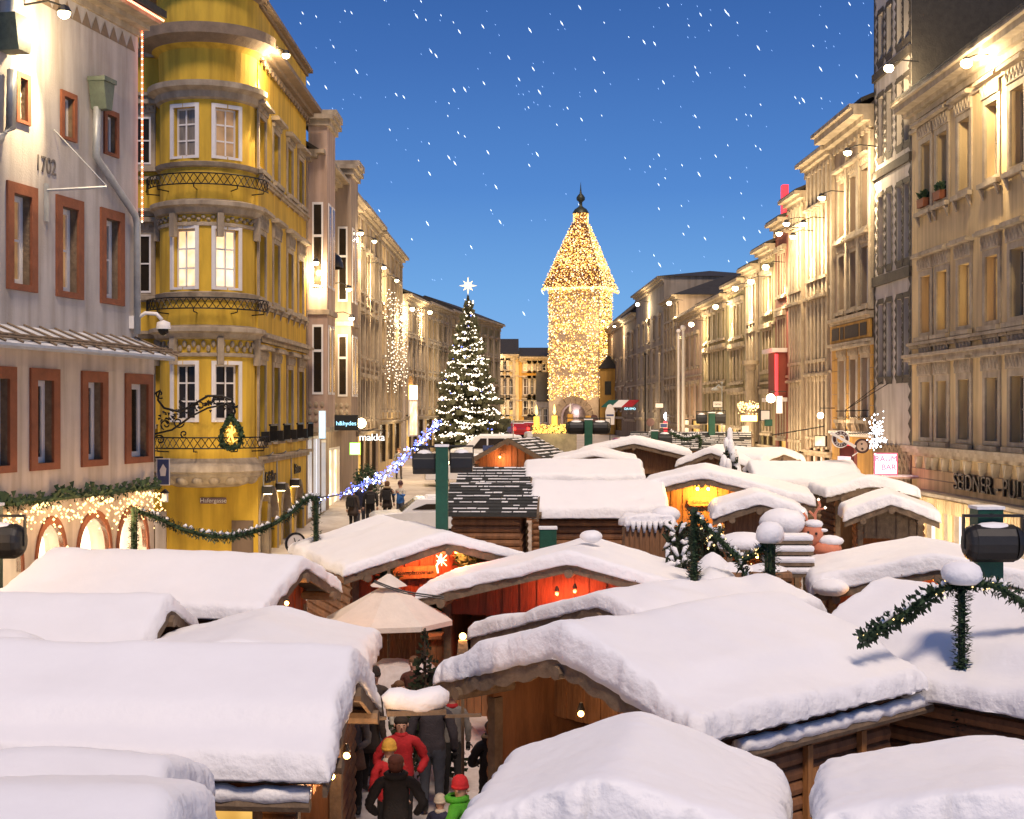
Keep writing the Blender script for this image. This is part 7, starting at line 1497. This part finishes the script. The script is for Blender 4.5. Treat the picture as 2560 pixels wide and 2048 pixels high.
# ------------------------------------------------------------------ people
def person(label, px, d, h=1.72, face=0, coat='black_cloth', legs='black_cloth', hat=None, hair='dark_hair', hood=None, arms='down', fem=False, long=0, skirt=None, scarf=None, bulk=1.0, lean=0, twist=0, split=None, gaz=None, tights=None, z=None, detail=True, fur=None, bag=None):
    r = empty('person', (P(px, 0, d).x, d, zg(d) if z is None else z), label, 'person', R(face)); k = h / 1.75; b = bulk
    V = []; E = []; RR = []
    def v(x, y, z, rad, par=None):
        V.append((x * k, y * k, z * k)); RR.append((rad[0] * k, rad[1] * k) if isinstance(rad, tuple) else (rad * k, rad * k))
        if par is not None: E.append((par, len(V) - 1))
        return len(V) - 1
    ly = lean
    pel = v(0, 0, .98, (.165 * b, .135 * b)); ab = v(0, ly * .2, 1.14, (.155 * b, .13 * b), pel); ch = v(0, ly * .5, 1.32, (.185 * b, .14 * b), ab); sh = v(0, ly * .8, 1.43, (.13 * b, .10), ch); ne = v(0, ly, 1.52, .058, sh)
    h1 = v(0, ly - .005, 1.58, .072, ne); h2 = v(0, ly - .01, 1.655, .095, h1); h3 = v(0, ly, 1.72, .068, h2)
    for s in (-1, 1):
        st = {'walk': s * .16}.get(arms, s * .02); hp = v(s * .09, 0, .90, .105 * (b if not fem else .95), pel); kn = v(s * .10, -st * .5 - .02, .50, .075, hp); an = v(s * .10, st * -.8, .11, .055, kn); v(s * .11, st * -.8 - .16, .045, .042, an)
        a = arms if not isinstance(arms, dict) else arms.get(s, 'down')
        so = v(s * .195 * b, ly * .8, 1.41, .075 * b, sh)
        if a == 'up': el = v(s * .26 * b, ly - .12, 1.20, .062 * b, so); wr = v(s * .14, ly - .32, 1.34, .046, el); tip = (s * .1, ly - .38, 1.4)
        elif a == 'front': el = v(s * .27 * b, ly - .06, 1.15, .062 * b, so); wr = v(s * .12, ly - .28, 1.10, .046, el); tip = (s * .05, ly - .33, 1.1)
        elif a == 'pocket': el = v(s * .33 * b, ly + .05, 1.14, .064 * b, so); wr = v(s * .22 * b, -.08, .97, .05, el); tip = (s * .19, -.1, .93)
        else: el = v(s * .26 * b, ly + .02, 1.14, .062 * b, so); wr = v(s * .27 * b, -.05, .90, .046, el); tip = (s * .27 * b, -.06, .80)
        # gloved hand: palm, four unequal fingers and a thumb
        hb = MB(); p0 = Vector(V[-1]); tp = Vector(tip) * k; dr = (tp - p0).normalized() if (tp - p0).length > 1e-4 else Vector((0, 0, -1)); sd = dr.cross(Vector((0, 1, .01))).normalized(); up = sd.cross(dr)
        hb.obox(p0 + dr * .05, (sd, up, dr), .036, .016, .045)
        for fi, (off_, ln) in enumerate(((-.028, .062), (-.010, .074), (.010, .070), (.028, .054))): q = p0 + dr * .092 + sd * off_; hb.tube([q, q + dr * ln * .55 - up * .008, q + dr * ln * .8 - up * .035], [.0095, .009, .007], 5)
        q = p0 + dr * .04 + sd * s * .036; hb.tube([q, q + sd * s * .03 + dr * .025, q + sd * s * .03 + dr * .055 - up * .01], [.012, .010, .008], 5)
        if a != 'pocket': hb.build('hand', 'black_cloth' if detail and coat != 'red_cloth' else 'skin', r, True)
    vs, fs = skin(V, E, RR, 2 if detail else 1)
    vs = [(x * (1 + q_), y * (1 + q_), z) for x, y, z in vs for q_ in ((.07 * sn(z * 22 + px, math.atan2(y, x) * 1.2, d) + .03 * sn(z * 60, px)) if z < 1.46 * k else 0,)]; m = MB(); m.v = list(vs); mats = [coat, legs, 'skin', 'black', split or coat, 'eye', 'lip', tights or legs]
    for f in fs:
        c = Vector((0, 0, 0))
        for i in f: c += Vector(vs[i])
        c /= len(f) * k; z_ = c.z; ax_ = abs(c.x)
        if z_ > 1.515: mi = 2
        elif z_ < .16: mi = 3
        elif z_ < .93 - long and ax_ < .2: mi = 1
        elif split and z_ > 1.28: mi = 4
        else: mi = 0
        m.f.append(f); m.m.append(mi)
    yf = (ly - .105) * k
    m.add(*(lambda o: (o.v, o.f))(MB().tube([(0, yf + .02 * k, 1.655 * k), (0, yf - .022 * k, 1.63 * k), (0, yf + .01 * k, 1.622 * k)], [.012 * k, .016 * k, .010 * k], 6)), 2)
    for s in (-1, 1): m.ball((s * .034 * k, yf + .004, 1.662 * k), .013 * k, .008 * k, .009 * k, 6, 4, 5); m.ball((s * .096 * k, ly * k + .0, 1.65 * k), .014 * k, .022 * k, .032 * k, 6, 4, 2)
    m.ball((0, yf + .012, 1.598 * k), .026 * k, .01 * k, .008 * k, 6, 4, 6)
    m.build('body', mats, r, True)
    if long or skirt:
        zt_, zb_ = 1.02, (.86 - long if not skirt else .72); q = MB(); q.lathe([(.175 * b, zt_), (.20 * b, (zt_ + zb_) / 2), (.225 * b, zb_), (.19 * b, zb_ + .01)], 14, (0, 0, 0), 0, k, k * .8); q.v = [(x, y, z * k if True else z) for x, y, z in q.v]; q.build('skirt' if skirt else 'coat_hem', skirt or coat, r, True)
    lyk = ly * k
    if hat:
        q = MB(); q.lathe([(.105, 1.675), (.113, 1.70), (.108, 1.75), (.085, 1.80), (.045, 1.83), (.005, 1.835)], 14, (0, lyk / k if k else 0, 0)); q.v = [((x) * k, (y) * k, z * k) for x, y, z in q.v]; hh = q.build('beanie', hat, r, True)
        q = MB(); q.lathe([(.108, 1.66), (.118, 1.668), (.118, 1.70), (.11, 1.705)], 14, (0, ly, 0)); q.v = [(x * k, y * k, z * k) for x, y, z in q.v]; q.build('beanie_brim', hat, hh, True)
    else:
        q = MB(); q.ball((0, ly + .02, 1.70), .108, .108, .085, 14, 8); q.ball((0, ly + .055, 1.64), .10, .07, .10, 12, 7)
        if fem: q.tube([(0, ly + .09, 1.70), (0, ly + .17, 1.66), (0, ly + .16, 1.52)], [.035, .042, .015], 7)
        q.v = [(x * k, y * k, z * k) for x, y, z in q.v]; q.build('hair', hair, r, True)
    if hood:
        q = MB(); q.lathe([(.075, 1.47), (.15, 1.49), (.165, 1.545), (.12, 1.575), (.09, 1.55)], 14, (0, ly + .045, 0)); q.v = [(x * k, y * k, z * k) for x, y, z in q.v]; q.build('hood', hood, r, True)
    if fur: q = MB(); q.lathe([(.12, 1.52), (.165, 1.555), (.12, 1.585)], 16, (0, ly + .03, 0)); q.v = [(x * k, y * k, (z + .02 * sn(x * 30, y * 30)) * k) for x, y, z in q.v]; q.build('fur_trim', fur, r, True)
    if scarf: q = MB(); q.lathe([(.062, 1.47), (.095, 1.48), (.10, 1.52), (.07, 1.55)], 12, (0, ly, 0)); q.v = [(x * k, y * k, z * k) for x, y, z in q.v]; q.build('scarf', scarf, r, True)
    if bag: q = MB(); q.box(-.16 * k, .16 * k, .13 * k, .28 * k, 1.02 * k, 1.42 * k); q.build('backpack', bag, r, bevel=.04)
    return r
# near alley
person('person in a short skirt and black tights standing under the broadest roof', 880, 20.6, 1.70, 0, 'grey_cloth', 'black_cloth', fem=True, hair='brown_hair', skirt='skirt_cloth', arms='front')
person('person in a dark coat in the shade beside the one in tights', 922, 21.5, 1.74, 150, 'brown_cloth', 'black_cloth', hat='black_cloth', long=.15)
person('person in a bright red jacket with a pulled up collar facing the camera', 1003, 19.5, 1.74, 8, 'red_cloth', 'black_cloth', hair='dark_hair', scarf='red_cloth', arms='pocket', bulk=1.1)
person('tall person in a dark quilted jacket seen from behind', 1080, 20.5, 1.92, 178, 'charcoal_cloth', 'jeans_cloth', hair='dark_hair', arms='down', bulk=1.15)
person('child in a red coat with a big yellow and white bobble hat', 973, 18.6, 1.60, 200, 'red_cloth', 'black_cloth', hat='yellow_cloth', scarf='cream_cloth')
person('person with reddish brown hair in a black jacket seen from behind', 990, 17.5, 1.72, 182, 'black_cloth', 'black_cloth', hair='rust_hair', arms='pocket', hood='black_cloth', bulk=1.12)
person('child in a bright green jacket and red beanie turned sideways', 1150, 16.6, 1.66, 70, 'green_cloth', 'navy_cloth', hat='red_cloth', hood='green_cloth', scarf='blue_cloth', arms='pocket', bulk=1.1)
person('person in a black coat with a fur trimmed hood at the open hut counter', 1228, 19.4, 1.70, 205, 'black_cloth', 'black_cloth', hair='dark_hair', hood='black_cloth', fur='fur', arms='front', bulk=1.1)
person('person with a dark cap inside the open biggest hut', 1300, 19.0, 1.66, 20, 'brown_cloth', 'black_cloth', hat='black_cloth', arms='front')
person('girl with a brown ponytail and pale scarf in the snowy alley', 1000, 22.6, 1.52, 60, 'cream_cloth', 'jeans_cloth', fem=True, hair='brown_hair', scarf='cream_cloth')
person('smiling person in a brown fur hat and dark jacket by the sparse spruce', 1082, 22.2, 1.72, -12, 'black_cloth', 'black_cloth', hat='brown_cloth', fur='fur')
person('small child in a fluffy white hat beside the green jacket', 1100, 17.4, 1.22, 150, 'navy_cloth', 'black_cloth', hat='cream_cloth', scarf='cream_cloth')
person('person in a brown coat and dark cap between the tights and the red jacket', 935, 22.5, 1.74, 20, 'brown_cloth', 'jeans_cloth', hat='dark_hair')
person('person in a rust coat at the far end of the near alley', 1035, 23.6, 1.70, -20, 'rust_hair', 'black_cloth', hair='brown_hair')
person('person in a grey coat with a knitted cream hat in the near alley', 1130, 21.3, 1.70, 190, 'grey_cloth', 'black_cloth', hat='cream_cloth', scarf='red_cloth')
# pavement in the middle distance
person('person in a long dark brown coat in the pavement group', 882, 52, 1.66, 160, 'brown_cloth', 'black_cloth', hair='dark_hair', long=.2, detail=False, bag='black_cloth')
person('person in a blue hat and dark jacket behind the pavement group', 902, 53, 1.74, 10, 'navy_cloth', 'jeans_cloth', hat='navy_cloth', detail=False)
person('person in black with a backpack in the middle of the pavement group', 926, 52.5, 1.74, 190, 'black_cloth', 'black_cloth', hair='dark_hair', bag='black_cloth', detail=False)
person('person in a hooded dark grey parka standing apart on the pavement', 968, 54, 1.72, 175, 'brown_cloth', 'black_cloth', hood='fur', long=.15, hair='brown_hair', detail=False, bag='black_cloth')
person('person in a blue and white ski jacket with a dark red beanie on the pavement', 1001, 54, 1.70, -30, 'blue_cloth', 'jeans_cloth', hat='maroon', split='cream_cloth', detail=False, arms='up')
person('person in a light brown coat farther up the pavement', 997, 76, 1.72, 20, 'grey_cloth', 'brown_cloth', hair='brown_hair', arms='walk', detail=False)
person('dark walking person near the lit hotel entrance', 1045, 88, 1.74, 30, 'black_cloth', 'black_cloth', arms='walk', detail=False)
person('dark blue walking person beside the blue light rope', 1064, 86, 1.72, -20, 'navy_cloth', 'black_cloth', arms='walk', detail=False)
# shoppers under the small hut roofs at the right
for i, (px, d, lab, c) in enumerate(((2188, 36.2, 'dim person in grey under the stepped hut roof', 'grey_cloth'), (2240, 36.2, 'dim person in black under the stepped hut roof', 'black_cloth'), (1800, 32.5, 'person in brown at the amber lit stall beside the brown gable', 'brown_cloth'), (1842, 33, 'person in black at the amber lit stall under the brown gable', 'black_cloth'))): person(lab, px, d, 1.72, 180 + i * 25, c, 'black_cloth', hair='dark_hair', detail=False)
